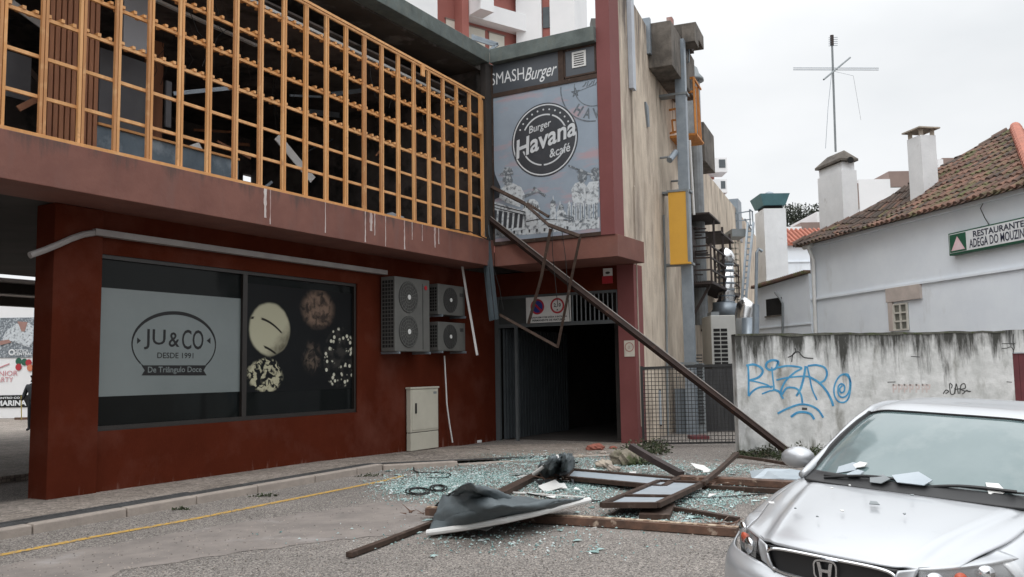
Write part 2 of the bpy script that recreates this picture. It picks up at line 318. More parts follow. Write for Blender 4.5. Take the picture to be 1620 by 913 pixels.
def cobble(name, base, dark, scale):
    m = bpy.data.materials.new(name); m.use_nodes = True; t = m.node_tree; b = t.nodes['Principled BSDF']; b.inputs['Roughness'].default_value = .8
    tx = t.nodes.new('ShaderNodeTexCoord')
    mp = t.nodes.new('ShaderNodeMapping'); mp.inputs['Rotation'].default_value = (0, 0, R(18)); t.links.new(tx.outputs['Object'], mp.inputs[0])
    v = t.nodes.new('ShaderNodeTexVoronoi'); v.inputs['Scale'].default_value = scale; v.inputs['Randomness'].default_value = .45; t.links.new(mp.outputs[0], v.inputs['Vector'])
    v2 = t.nodes.new('ShaderNodeTexVoronoi'); v2.feature = 'DISTANCE_TO_EDGE'; v2.inputs['Scale'].default_value = scale; v2.inputs['Randomness'].default_value = .45; t.links.new(mp.outputs[0], v2.inputs['Vector'])
    sp = t.nodes.new('ShaderNodeSeparateColor'); t.links.new(v.outputs['Color'], sp.inputs[0])
    r = t.nodes.new('ShaderNodeValToRGB'); r.color_ramp.elements[0].color = (*[x * .68 for x in base], 1); r.color_ramp.elements[1].color = (*[x * 1.15 for x in base], 1); t.links.new(sp.outputs[0], r.inputs[0])
    g = t.nodes.new('ShaderNodeValToRGB'); g.color_ramp.elements[0].position = .02; g.color_ramp.elements[1].position = .09; t.links.new(v2.outputs['Distance'], g.inputs[0])
    mx = t.nodes.new('ShaderNodeMix'); mx.data_type = 'RGBA'; t.links.new(g.outputs[0], mx.inputs[0]); mx.inputs[6].default_value = (*dark, 1); t.links.new(r.outputs[0], mx.inputs[7])
    n = t.nodes.new('ShaderNodeTexNoise'); n.inputs['Scale'].default_value = 1.1; n.inputs['Detail'].default_value = 6; t.links.new(tx.outputs['Object'], n.inputs['Vector'])
    r2 = t.nodes.new('ShaderNodeValToRGB'); r2.color_ramp.elements[0].position = .3; r2.color_ramp.elements[0].color = (.65, .64, .62, 1); r2.color_ramp.elements[1].position = .7; r2.color_ramp.elements[1].color = (1, 1, 1, 1); t.links.new(n.outputs['Fac'], r2.inputs[0])
    m2 = t.nodes.new('ShaderNodeMix'); m2.data_type = 'RGBA'; m2.blend_type = 'MULTIPLY'; m2.inputs[0].default_value = 1; t.links.new(mx.outputs[2], m2.inputs[6]); t.links.new(r2.outputs[0], m2.inputs[7])
    t.links.new(m2.outputs[2], b.inputs['Base Color'])
    bp = t.nodes.new('ShaderNodeBump'); bp.inputs['Strength'].default_value = .7; bp.inputs['Distance'].default_value = .015; t.links.new(g.outputs[0], bp.inputs['Height']); t.links.new(bp.outputs[0], b.inputs['Normal'])
    return m
cob = cobble('limestone_cobbles', (.36, .31, .27), (.10, .088, .078), 13)
cob_d = cobble('basalt_cobbles', (.07, .072, .075), (.035, .034, .033), 13)
yel = pm('worn_yellow_paint', (.56, .33, .05), (.42, .26, .07), 12, .8, c3=(.2, .17, .14), s3=16, l3=.5, h3=.62)

# ============================================================ SETTING: ground
g = MB().add([(-500, -300, 0), (500, -300, 0), (500, 900, 0), (-500, 900, 0)], [(0, 1, 2, 3)]).build('road', asph, base=(0, 0, 0)); struct(g)
def Axy(s, d): p = A.P(s, d, 0); return (p.x, p.y)
K = [(-34, 2.75), (-24, 2.35), (-18, 2.1), (-13.4, 1.87), (-10, 1.7), (-7.5, 1.57), (-6.4, 1.52)]      # kerb line (along, out)
pav = MB()
pav.slab([Axy(s, d - .15) for s, d in K] + [Axy(-6.4, -.3), Axy(-12.2, -.3), Axy(-12.2, -60), Axy(-60, -60), Axy(-60, 2.5)], -.05, .1)
pav.box(A, -12.198, 20, -60, -3.4, -.05, .1)
o = pav.build('pavement', cob, base=(0, 0, 0)); struct(o)
# ramp down to the driveway, then flush cobbles
mb = MB()
r0 = [A.P(-6.4, -.3, .1), A.P(-6.4, 1.37, .1)]; r1 = [A.P(-4.4, -.3, .1), A.P(-4.6, 2.7, .012)]
mb.add(r0 + [A.P(-3.0, 3.6, .012), A.P(-2.2, -.3, .03)], [(0, 1, 2, 3)])
mb.add([A.P(-2.2, -.3, .03), A.P(-3.0, 3.6, .012), A.P(-2.6, 4.6, .012), B.P(4.2, 1.2, .012), B.P(3.8, -.5, .03)], [(0, 1, 2, 3, 4)])
o = mb.build('driveway', cob, base=(0, 0, 0)); struct(o)
mb = MB()
for i in range(len(K) - 1):
    (s0, d0), (s1, d1) = K[i], K[i + 1]
    mb.add([A.P(s0, d0 - .16, .104), A.P(s0, d0 - .42, .104), A.P(s1, d1 - .42, .104), A.P(s1, d1 - .16, .104)], [(0, 1, 2, 3)])
mb.add([A.P(-6.4, 1.36, .104), A.P(-6.4, 1.1, .104), A.P(-3.3, 3.0, .03), A.P(-3.0, 3.55, .022)], [(0, 1, 2, 3)])
mb.add([A.P(-18, 1.7, .107), A.P(-18, 1.62, .107), A.P(-10.4, 1.23, .107), A.P(-10.4, 1.3, .107)], [(0, 1, 2, 3)])
o = mb.build('basalt_band', cob_d, base=(0, 0, 0)); struct(o)
# kerb stones with joints
mb = MB(); 
def kd(s):
    for (a, b_), (c, e) in zip(K, K[1:]):
        if a <= s <= c: return b_ + (e - b_) * (s - a) / (c - a)
    return K[-1][1]
s = -33.5
while s < -6.5:
    ln = random.uniform(1.0, 1.35); e = min(s + ln, -6.4); dz = random.uniform(-.004, .004)
    p = [A.P(s + .008, kd(s), 0), A.P(e - .008, kd(e), 0), A.P(e - .008, kd(e) - .15, 0), A.P(s + .008, kd(s) - .15, 0)]
    mb.add([v + Vector((0, 0, z)) for z in (-.05, .11 + dz) for v in p], [(0, 1, 5, 4), (1, 2, 6, 5), (2, 3, 7, 6), (3, 0, 4, 7), (4, 5, 6, 7)]); s = e
fl = [(-6.4, 1.52), (-5.3, 2.4), (-3.9, 3.3), (-3.0, 3.75), (-2.4, 4.6)]
for (a, b_), (c, e) in zip(fl, fl[1:]):
    n = max(1, int(math.hypot(c - a, e - b_) / .9))
    for k in range(n):
        t0, t1 = k / n + .01, (k + 1) / n - .01
        q = [(a + (c - a) * t, b_ + (e - b_) * t) for t in (t0, t1)]
        z = .09 if a < -6 and k == 0 else .03
        p = [A.P(q[0][0], q[0][1], 0), A.P(q[1][0], q[1][1], 0), A.P(q[1][0] + .06, q[1][1] - .14, 0), A.P(q[0][0] + .06, q[0][1] - .14, 0)]
        mb.add([v + Vector((0, 0, zz)) for zz in (-.05, z) for v in p], [(0, 1, 5, 4), (1, 2, 6, 5), (2, 3, 7, 6), (3, 0, 4, 7), (4, 5, 6, 7)])
o = mb.build('kerb', kerb_m, base=(0, 0, 0), bevel=.018); struct(o)
# yellow line
mb = MB(); YP = [(0, 878), (150, 849), (300, 822), (450, 792), (530, 776), (600, 762), (640, 752)]
pts = [gpt(*p, .005) for p in YP]; pts.insert(0, pts[0] + (pts[0] - pts[1]) * 4)
for i in range(len(pts) - 1):
    t = (pts[i + 1] - pts[i]).normalized(); sdv = Vector((t.y, -t.x, 0)) * .055
    for k in range(6):
        a = pts[i].lerp(pts[i + 1], k / 6); b_ = pts[i].lerp(pts[i + 1], (k + 1) / 6)
        mb.add([a - sdv, b_ - sdv, b_ + sdv, a + sdv], [(0, 1, 2, 3)])
o = mb.build('yellow_line', yel, base=(0, 0, 0)); struct(o)
# dusty trench repair strip in the asphalt
mb = MB()
tp = [(-420, 1010), (0, 878 + 16), (140, 868), (300, 840), (480, 812), (600, 795), (690, 790), (700, 800), (690, 822), (640, 845), (560, 852), (420, 868), (200, 900), (60, 960), (-300, 1150)]
pp = []
for i in range(len(tp)):
    a, b_ = tp[i], tp[(i + 1) % len(tp)]
    for k in range(6):
        t = k / 6; q = gpt(a[0] + (b_[0] - a[0]) * t, a[1] + (b_[1] - a[1]) * t, .004); q += Vector((random.uniform(-.05, .05), random.uniform(-.08, .08), 0)); q.z = .004; pp.append(q)
mb.add(pp, [list(range(len(pp)))])
o = mb.build('road_repair_strip', dusty, base=(0, 0, 0)); struct(o)

# ============================================================ MAIN BUILDING
bl = thing('commercial_building', A.P(-6, 0, 0), 'brick red two storey commercial building with overhanging upper floor and open garage', 'building')
# ground floor wall with window opening
WS0, WS1, WZ0, WZ1 = -11.02, -5.28, .95, 3.5
mb = MB(); T = -.25
mb.box(A, WS1, 0, T, 0, -.05, 4.13); mb.box(A, WS0 + .002, WS1, T, 0, -.05, WZ0); mb.box(A, WS0 + .002, WS1, T, 0, WZ1, 4.13)
mb.box(A, -6.6, -6.4, -3.0, T - .01, 0, 4.1)
mb.add([A.P(-11.3, -.36, 0), A.P(-7, -3.2, 0), A.P(-7, -3.2, 4.12), A.P(-11.3, -.36, 4.12)], [(0, 1, 2, 3)])
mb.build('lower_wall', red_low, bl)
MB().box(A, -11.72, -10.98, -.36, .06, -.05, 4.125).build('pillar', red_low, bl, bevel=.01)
# garage front: lintel wall, right column
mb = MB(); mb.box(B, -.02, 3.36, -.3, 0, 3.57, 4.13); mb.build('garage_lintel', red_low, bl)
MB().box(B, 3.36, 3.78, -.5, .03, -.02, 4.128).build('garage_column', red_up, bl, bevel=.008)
# upper floor slab with ledge
mb = MB()
mb.box(A, -24, -1.5, -.02, .93, 4.13, 4.74); mb.box(B, .932, 4.04, -.02, 1.5, 4.132, 4.62)
mb.build('ledge', red_ledge, bl, bevel=.01)
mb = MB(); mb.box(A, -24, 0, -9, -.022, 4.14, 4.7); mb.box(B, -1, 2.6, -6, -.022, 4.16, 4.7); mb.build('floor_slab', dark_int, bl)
# lime runs on the ledge
mb = MB()
for px_, w_ in ((420, 10), (428, 4), (587, 12), (578, 5), (593, 4), (610, 3), (640, 6), (652, 3), (688, 9), (694, 4), (668, 3), (515, 3)):
    s0, z1 = A.px(px_, 205 + px_ * .217 + random.uniform(-2, 3), .933); zt = 4.735; n = 9
    wd = w_ * .016 * .5; pr = []; zb = zt - random.uniform(.25, .6)
    for k in range(n): pr.append((s0 - wd / 2 * random.uniform(.3, 1), zt - (zt - zb) * k / (n - 1)))
    for k in range(n): pr.append((s0 + wd / 2 * random.uniform(.3, 1), zb + (zt - zb) * k / (n - 1)))
    MB().prism(A, pr, .928, .934).build('lime_stain', white_streak, bl)
# roof slab, fascia, soffit
mb = MB(); mb.box(A, -24, -1.65, -.02 + .6, .97, 8.94, 9.28); mb.box(B, .97, 3.66, .9, 1.66, 8.94, 9.28)
mb.build('roof_fascia', fascia_m, bl, bevel=.012)
mb = MB(); mb.box(A, -24, 0, -9, .578, 8.90, 9.2); mb.box(B, -.5, 2.7, -6, .898, 8.92, 9.2); mb.build('roof_slab', soffit_m, bl)
# upper interior
mb = MB(); mb.box(A, -24, 3, -7.2, -7.0, 4.7, 5.2); mb.box(A, -24, 3, -7.2, -7.0, 7.3, 8.9)
x = -24
wa, wb_ = A.px(385, 245, -7)[0], A.px(440, 245, -7)[0]; wz0, wz1 = A.px(412, 292, -7)[1], A.px(412, 212, -7)[1]
mb.box(A, -24, wa, -7.2, -7.0, 5.2, 7.3); mb.box(A, wb_, 3, -7.2, -7.0, 5.2, 7.3); mb.box(A, wa, wb_, -7.2, -7.0, 5.2, max(wz0, 5.21)); mb.box(A, wa, wb_, -7.2, -7.0, min(wz1, 7.29), 7.3)
rw = MB(); rw.box(A, wa, wb_, -7.1, -7.05, (wz0 + wz1) / 2, (wz0 + wz1) / 2 + .07); rw.box(A, (wa + wb_) / 2, (wa + wb_) / 2 + .07, -7.1, -7.05, max(wz0, 5.21), min(wz1, 7.29))
mb.box(A, -1.5, -1.3, -7, .5, 4.7, 8.9); mb.box(A, -24, -1.5, -7.0, .2, 8.3, 8.34)
mb.build('interior_shell', room_m, bl); rw.build('rear_window_bars', black_m, bl)
rg = random.Random(31)
for k in range(26):
    s0 = rg.uniform(-13, -2.5); z = rg.uniform(4.9, 7.9); d = rg.uniform(-5, -.6); an = rg.uniform(-.9, .9); L_ = rg.uniform(.5, 1.6)
    MB().bar(A.P(s0, d, z), A.P(s0 + L_ * math.cos(an), d + rg.uniform(-.4, .4), z + L_ * math.sin(an)), rg.uniform(.03, .16), .03, up=(.5, -.8, 0)).build('broken_lining', rg.choice([brown_frame, white_pl, wood_d, galv]), bl)
mb = MB()
for s0, s1 in ((-9.7, -9.45), (-7.9, -7.65)): mb.box(A, s0, s1, -3.2, -2.95, 4.7, 8.3)
mb.build('interior_column', wood_d, bl)
mb = MB(); s0, _z = A.px(153, 200, -.4); s1, _z = A.px(377, 270, -.4)
mb.box(A, s0, s1, -.46, -.4, 4.75, 5.5); mb.build('parapet_panel', pm('blue_grey_mural', (.16, .21, .25), (.09, .125, .16), 1.4, .7, c3=(.27, .32, .36), s3=1.8, l3=.55, h3=.7), bl)
mb = MB(); mb.box(A, s0, s1, -.5, -.36, 5.502, 5.54); mb.build('parapet_cap', wood, bl)
mb = MB()
s0, z0 = A.px(73, 240, -.3); s1, z1 = A.px(155, 240, -.3)
n = 9
for k in range(n):
    a = s0 + (s1 - s0) * k / n; mb.box(A, a, a + (s1 - s0) / n * .72, -.35, -.3, 4.75, 8.3)
mb.build('slatted_partition', wood_d, bl)
MB().box(A, s0, s1, -.42, -.36, 4.75, 8.3).build('partition_backing', pm('partition_white', (.5, .42, .4), None, 3, .8), bl)
pan = pm('interior_grey_panel', (.42, .43, .46), (.36, .37, .4), 1, .6)
mb = MB()
for (xa, xb, ya, yb, d) in ((195, 237, -30, 72, -1.0),):
    s0, z0 = A.px(xa, yb, d); s1, z1 = A.px(xb, yb, d); mb.box(A, s0, s1, d - .04, d, z0, z0 + 1.6)
mb.build('hanging_ceiling_panel', pan, bl)
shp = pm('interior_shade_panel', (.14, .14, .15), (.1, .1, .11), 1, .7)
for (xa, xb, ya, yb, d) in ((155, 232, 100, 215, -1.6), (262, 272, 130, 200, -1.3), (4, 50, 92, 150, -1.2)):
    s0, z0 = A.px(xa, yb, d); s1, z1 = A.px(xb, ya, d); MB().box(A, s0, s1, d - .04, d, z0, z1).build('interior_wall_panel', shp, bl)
mb = MB()
for a, b_, z in (((250, 2), (405, 72), 8.2), ((405, 5), (760, 178), 8.2)):
    p, q = gpt(*a, z), gpt(*b_, z); p = p + (p - q) * .15; mb.bar(p, q, .07, .05)
mb.build('ceiling_light_rail', white_pl, bl)
mb = MB()
for i in range(26):
    s0 = random.uniform(-9.5, -2.2); d = random.uniform(-2.5, .1); z = random.uniform(7.0, 8.3); pts = [A.P(s0, d, 8.3)]
    for k in range(6): pts.append(pts[-1] + A.u * random.uniform(-.2, .2) + Vector((0, 0, -random.uniform(.05, .3))) + A.n * random.uniform(-.05, .05))
    mb.tube(pts, .006, 4)
mb.build('loose_wiring', cable_m, bl)
# red pier at the corner and stucco side wall
MB().box(B, 3.66, 3.985, 1.0, 1.53, 4.62, 11.2).build('corner_pier', red_up, bl)
mb = MB(); mb.prism(C, [(-1.45, 4.15), (.07, 4.15), (.07, -.3), (27, -.3), (27, 8.0), (18, 8.35), (10.4, 8.45), (10.4, 9.0), (5.9, 9.0), (5.9, 9.9), (2.1, 9.9), (2.1, 10.55), (-1.0, 10.75), (-1.45, 11.2)], -.22, 0)
mb.build('side_wall', stucco, bl)
MB().box(C, 27, 27.3, -6, 0, -.2, 7.6).build('rear_wall', stucco, bl)
mb = MB()
g2 = G(2.2); d1, zt = g2.px(1042, 34); d0, zb = g2.px(1027, 88)
mb.box(C, 2.15, 5.4, .003, .62, 9.45, 10.65); mb.build('concrete_box_beam', concrete_d, bl, bevel=.02)
MB().box(C, 2.0, 2.14, -.1, .1, 9.8, 10.75).build('parapet_patch', galv, bl)
mb = MB(); mb.box(C, 7.4, 9.3, .003, .5, 8.1, 9.35); mb.build('concrete_box_beam', concrete_d, bl, bevel=.02)
MB().box(C, 17.6, 18.6, -.3, .12, 7.0, 8.75).build('grey_cladding', galv, bl)
# window: frames, panes, prints
fr = MB(); 
fr.box(A, WS0, WS1, -.12, -.03, WZ0, WZ0 + .07); fr.box(A, WS0, WS1, -.12, -.03, WZ1 - .06, WZ1)
for s0, s1 in ((WS0, WS0 + .05), (-8.24, -8.14), (WS1 - .06, WS1)): fr.box(A, s0, s1, -.121, -.028, WZ0 + .07, WZ1 - .06)
w1 = fr.build('shop_window', pm('dark_frame', (.02, .016, .014), None, 3, .4), bl)
MB().box(A, WS0 + .05, -8.24, -.10, -.085, WZ0 + .07, WZ1 - .06).build('pane', dark_glass, w1)
MB().box(A, -8.14, WS1 - .06, -.10, -.085, WZ0 + .07, WZ1 - .06).build('pane', dark_glass, w1)
MB().box(A, -11.0, -8.245, -.083, -.078, 1.44, 3.02).build('window_film', film, w1)
lg = MB()
def apx(x, y): return A.px(x, y, -.076)
def arc_pts(cx, cy, rx, ry, a0, a1, n=40): return [(cx + rx * math.cos(R(a0 + (a1 - a0) * k / n)), cy + ry * math.sin(R(a0 + (a1 - a0) * k / n))) for k in range(n + 1)]
# logo: oval open at the bottom, letters, arrows, ribbon
lc, lz = apx(275, 545)
s_l = apx(209, 545)[0]; s_r = apx(341, 545)[0]; zt = apx(275, 495)[1]; rx = (s_r - s_l) / 2; cx = (s_l + s_r) / 2; ry = zt - lz
for i, (a0, a1) in enumerate([(-40 + k * 7.3, -40 + (k + 1) * 7.3) for k in range(36)]):
    am = (a0 + a1) / 2; wd = .012 + .05 * max(0, math.sin(R(am))) ** 1.0 * .7 + .008
    if math.sin(R(am)) < -.62: wd = .01
    lg.line(A, arc_pts(cx, lz, rx, ry, a0, a1, 3), wd, -.0775, -.0755)
def tx_px(mb, s, x0, x1, y0, y1, F, d, **k):
    a = F.px(x0, (y0 + y1) / 2, d); b_ = F.px(x1, (y0 + y1) / 2, d); zt_ = F.px((x0 + x1) / 2, y0, d)[1]; zb_ = F.px((x0 + x1) / 2, y1, d)[1]
    return text(mb, s, F, a[0], b_[0], zb_, zt_, d, **k)
tx_px(lg, 'JU', 228, 262, 521, 553, A, -.0755, bold=.006); tx_px(lg, '&', 267, 284, 526, 549, A, -.0755, bold=.01); tx_px(lg, 'CO', 288, 322, 522, 553, A, -.0755, bold=.006)
tx_px(lg, 'DESDE 1991', 249, 306, 558, 567, A, -.0755, bold=.008)
for sg, x0 in ((1, 217), (-1, 333)):
    a = apx(x0, 534); b_ = apx(x0, 544); c = apx(x0 + sg * 6, 539); lg.prism(A, [a, b_, c], -.0775, -.0755)
rb = [apx(224, 578), apx(327, 578), apx(322, 586), apx(327, 594), apx(224, 594), apx(229, 586)]
lg.prism(A, rb, -.0775, -.0755)
lgo = lg.build('shop_logo', black_p, w1)
t2 = MB(); tx_px(t2, 'De Triângulo Doce', 234, 319, 580, 592, A, -.0745, bold=.01); t2.build('ribbon_lettering', film, w1)
# chocolate print on second window
pr = MB(); a0, z0 = A.px(395, 617, -.084); a1, z1 = A.px(563, 450, -.084)
MB().box(A, -8.13, WS1 - .07, -.084, -.081, 1.42, 3.3).build('chocolate_print', black_p, w1)
choc_w = pm('print_cream', (.36, .345, .25), (.25, .235, .17), 6, .5); choc_p = pm('print_pink_brown', (.10, .07, .052), (.035, .024, .019), 5, .5, c3=(.17, .12, .09), s3=7, l3=.5, h3=.7)
def blob(mb, F, x, y, rx, ry, d, wob=.06, n=28, m=0, seed=1):
    rg = random.Random(seed); ph = [rg.uniform(0, 6.28) for _ in range(3)]
    pts = []
    for k in range(n):
        a = 2 * math.pi * k / n; r_ = 1 + wob * (math.sin(3 * a + ph[0]) + .6 * math.sin(5 * a + ph[1]) + .4 * math.sin(8 * a + ph[2])); pts.append(F.px(x + rx * r_ * math.cos(a), y + ry * r_ * math.sin(a), d))
    return mb.prism(F, pts, d - .002, d)
dq = -.0785
def sweets():
    m = bpy.data.materials.new('sweets_photo_print'); m.use_nodes = True; t = m.node_tree; b = t.nodes['Principled BSDF']; b.inputs['Roughness'].default_value = .3; b.inputs['Specular IOR Level'].default_value = .15
    N = t.nodes.new; K_ = t.links.new
    geo = N('ShaderNodeNewGeometry'); dp = N('ShaderNodeVectorMath'); dp.operation = 'DOT_PRODUCT'; K_(geo.outputs['Position'], dp.inputs[0]); dp.inputs[1].default_value = tuple(A.u)
    off = N('ShaderNodeMath'); off.operation = 'SUBTRACT'; K_(dp.outputs['Value'], off.inputs[0]); off.inputs[1].default_value = A.o.dot(A.u)
    sz = N('ShaderNodeSeparateXYZ'); K_(geo.outputs['Position'], sz.inputs[0]); cb = N('ShaderNodeCombineXYZ'); K_(off.outputs[0], cb.inputs[0]); K_(sz.outputs[2], cb.inputs[1])
    def M(op, a, b_=None, c=None):
        n = N('ShaderNodeMath'); n.operation = op
        for i_, v in enumerate((a, b_, c)):
            if v is None: continue
            if isinstance(v, (int, float)): n.inputs[i_].default_value = v
            else: K_(v, n.inputs[i_])
        return n.outputs[0]
    def noise(sc_, dt=4, dist=0):
        n = N('ShaderNodeTexNoise'); n.inputs['Scale'].default_value = sc_; n.inputs['Detail'].default_value = dt; n.inputs['Distortion'].default_value = dist; K_(cb.outputs[0], n.inputs['Vector']); return n.outputs['Fac']
    def mr(v, a, b_): n = N('ShaderNodeMapRange'); n.interpolation_type = 'SMOOTHSTEP'; n.inputs[1].default_value = a; n.inputs[2].default_value = b_; K_(v, n.inputs[0]); return n.outputs[0]
    def ell(x, y, rx, ry, soft, wob=.12):
        s0_, z0_ = A.px(x, y, -.08); rs = (A.px(x + rx, y, -.08)[0] - A.px(x - rx, y, -.08)[0]) / 2; rz = (A.px(x, y - ry, -.08)[1] - A.px(x, y + ry, -.08)[1]) / 2
        dx = M('DIVIDE', M('SUBTRACT', off.outputs[0], s0_), rs); dz = M('DIVIDE', M('SUBTRACT', sz.outputs[2], z0_), rz)
        d = M('SQRT', M('ADD', M('MULTIPLY', dx, dx), M('MULTIPLY', dz, dz))); d = M('ADD', d, M('MULTIPLY', M('SUBTRACT', noise(3.5, 2), .5), wob * 2)); return mr(d, 1.0, 1.0 - soft), dx, dz, d
    col = None
    def over(mask, c):
        nonlocal col
        n = N('ShaderNodeMix'); n.data_type = 'RGBA'; K_(mask, n.inputs[0])
        if col is None: n.inputs[6].default_value = (.006, .007, .008, 1)
        else: K_(col, n.inputs[6])
        n.inputs[7].default_value = (*c, 1); col = n.outputs[2]
    # soft pinkish sweet at the top, faint one below it
    m1, *_ = ell(503, 489, 30, 36, .45); over(M('MULTIPLY', m1, M('MULTIPLY_ADD', mr(noise(7, 6, .6), .32, .62), .8, .12)), (.20, .135, .10))
    m2, *_ = ell(494, 565, 19, 32, .7); over(M('MULTIPLY', m2, M('MULTIPLY_ADD', mr(noise(6, 4, 1), .42, .66), .7, .03)), (.14, .105, .08))
    # cream ball with dark drizzle
    m3, dx, dz, d3 = ell(427, 521, 34, 44, .12, .05); over(m3, (.40, .385, .28)); over(M('MULTIPLY', m3, mr(M('ADD', M('SUBTRACT', M('MULTIPLY', dx, .7), M('MULTIPLY', dz, .7)), M('MULTIPLY', noise(9, 4), .5)), .55, 1.3)), (.07, .06, .04))
    st = M('SINE', M('MULTIPLY', M('ADD', M('ADD', dz, M('MULTIPLY', M('MULTIPLY', dx, dx), .35)), M('MULTIPLY', dx, .45)), 6.5)); over(M('MULTIPLY', M('MULTIPLY', m3, mr(st, .93, .99)), mr(noise(2.2, 1), .44, .5)), (.012, .01, .008))
    m4, *_ = ell(420, 594, 30, 30, .2, .2); over(M('MULTIPLY', m4, mr(noise(9, 3, .8), .46, .56)), (.42, .40, .28))
    # dark sweet with white nibs round its rim
    m5, _x, _z, d5 = ell(537, 566, 26, 50, .1, .05)
    v = N('ShaderNodeTexVoronoi'); v.inputs['Scale'].default_value = 10; K_(cb.outputs[0], v.inputs['Vector']); dots = mr(v.outputs['Distance'], .42, .30)
    rim = mr(M('ABSOLUTE', M('SUBTRACT', d5, .78)), .30, .12); over(M('MULTIPLY', m5, mr(noise(5, 3), .4, .7)), (.035, .033, .03)); over(M('MULTIPLY', M('MULTIPLY', m5, dots), M('MAXIMUM', rim, mr(noise(4, 1), .52, .58))), (.52, .51, .42))
    K_(col, b.inputs['Base Color']); return m
MB().box(A, -8.13, WS1 - .07, -.0805, -.0785, 1.42, 3.3).build('sweets_print', sweets(), w1)
# garage: frame, transom panel, bars, inside
gr = MB(); gr.box(B, -.02, .1, -.12, -.03, 0, 3.57); gr.box(B, .1, 3.36, -.1, -.02, 2.78, 2.87); gr.box(B, .1, 3.36, -.1, -.02, 3.5, 3.565); gr.box(B, .55, .62, -.1, -.03, 0, 2.78)
go = gr.build('garage_frame', pm('gate_grey', (.10, .11, .115), (.08, .09, .095), 3, .5), bl)
MB().box(B, .1, 1.95, -.08, -.05, 2.87, 3.5).build('transom_panel', pm('transom_grey', (.055, .06, .06), None, 3, .6), go)
for k in range(12):
    s0 = 2.03 + k * .115; MB().box(B, s0, s0 + .025, -.075, -.055, 2.87, 3.5).build('bar', grey_metal, go)
mb = MB()
Lx = 3.4
MB().box(A, -1.77, -1.50, .78, .928, 4.745, 8.93).build('corner_post', dark_int, bl)
for k in range(46):   # corrugated folding door leaves open against the left side
    s0 = .2 + .035 * (k % 2); mb.box(B, .14 + .03 * (k % 2), .2 + .03 * (k % 2), -.16 - (k + 1) * .075, -.16 - k * .075, .03, 2.76)
mb.build('folding_door', pm('door_leaf_grey', (.06, .07, .078), (.048, .056, .062), 2, .5), go)
mb = MB(); mb.box(B, -.3, -.05, -10, -.3, -.1, 4.1); mb.box(B, 3.36, 3.40, -1.2, -.5, -.1, 4.1); mb.box(C, .9, 10, -.75, -.6, -.1, 4.1); mb.box(B, -.3, 2.2, -10.2, -10, -.1, 4.1); mb.box(B, -.3, 2.2, -10, -.3, 3.6, 3.7); mb.box(B, 2.2, 3.3, -2, -.3, 3.6, 3.7)
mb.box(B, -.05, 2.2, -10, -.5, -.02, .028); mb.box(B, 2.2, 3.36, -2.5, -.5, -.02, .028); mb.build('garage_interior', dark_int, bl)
# poster frames on upper B face
MB().box(B, .93, 3.66, 1.3, 1.47, 4.62, 8.94).build('upper_front_wall', brown_frame, bl)
mb = MB(); Dq = 1.5
mb.box(B, .93, 3.66, 1.4, 1.53, 4.62, 4.70); mb.box(B, .93, 3.66, 1.4, 1.52, 8.14, 8.24); mb.box(B, 2.70, 2.84, 1.4, 1.522, 8.24, 8.94)
for a, b_, c, e in ((2.86, 3.62, 8.26, 8.30), (2.86, 3.62, 8.88, 8.93)): mb.box(B, a, b_, 1.4, 1.51, c, e)
mb.box(B, 3.60, 3.64, 1.4, 1.511, 8.26, 8.93); mb.box(B, 2.845, 2.88, 1.4, 1.511, 8.30, 8.88); mb.box(B, .90, .96, 1.4, 1.53, 4.70, 8.93)
mb.build('poster_frame', brown_frame, bl)
band = pm('slate_print', (.075, .085, .10), (.06, .068, .08), 1, .4)
mb = MB(); mb.box(B, .96, 2.70, 1.45, 1.5, 8.24, 8.93); mb.box(B, 2.88, 3.60, 1.45, 1.5, 8.30, 8.88); sb = mb.build('sign_band', band, bl)
def bpx(x, y, d=1.505): return B.px(x, y, d)
t_ = MB(); tx_px(t_, 'SMASH', 777, 829, 114, 133, B, 1.504, bold=0); 
# slanted because perspective: text is horizontal in the wall plane
t_ = MB(); a = bpx(776.5, 126); b_ = bpx(829, 116); text(t_, 'SMASH', B, a[0], b_[0], bpx(777, 137)[1] + .02, bpx(777, 117)[1] - .0, 1.504)
a = bpx(830, 116); b_ = bpx(881, 105); text(t_, 'Burger', B, a[0], b_[0], bpx(850, 131)[1], bpx(850, 104)[1], 1.504, shear=.45, bold=.004)
t_.build('sign_lettering', white_p, sb)
vt = MB(); a = bpx(905, 92); b_ = bpx(927, 92); z1 = bpx(916, 81)[1]; z0 = bpx(916, 106)[1]
vt.box(B, a[0], b_[0], 1.5, 1.515, z0, z1); vo = vt.build('vent', white_pl, bl)
vt = MB()
for k in range(6): zz = z0 + (z1 - z0) * (k + .8) / 7.2; vt.box(B, a[0] + .05, b_[0] - .05, 1.516, 1.522, zz, zz + .018)
vt.build('slat', black_p, vo)

woods = [wood, pm('orange_batten_pale', (.74, .41, .18), (.58, .29, .11), 6, .65, stretch=(1, 1, .15), c3=(.40, .20, .09), s3=5, l3=.6, h3=.75), pm('orange_batten_dull', (.55, .27, .11), (.42, .19, .07), 6, .65, stretch=(1, 1, .15), c3=(.62, .36, .17), s3=4, l3=.55, h3=.7)]
# ---- trellis
tr = thing('timber_lattice', A.P(-7, .85, 4.74), 'large orange timber grid screening the wrecked open upper floor', 'lattice')
def ttop(s): return 8.06 + (-1.82 - s) * .0315
post0 = -1.84; NP = 27
for k in range(NP):
    s0 = post0 - .53 * k
    for o_ in (-.046, .006):
        MB().box(A, s0 + o_, s0 + o_ + .040, .815, .86, 4.785, ttop(s0) - .035).build('batten', random.choice(woods), tr)
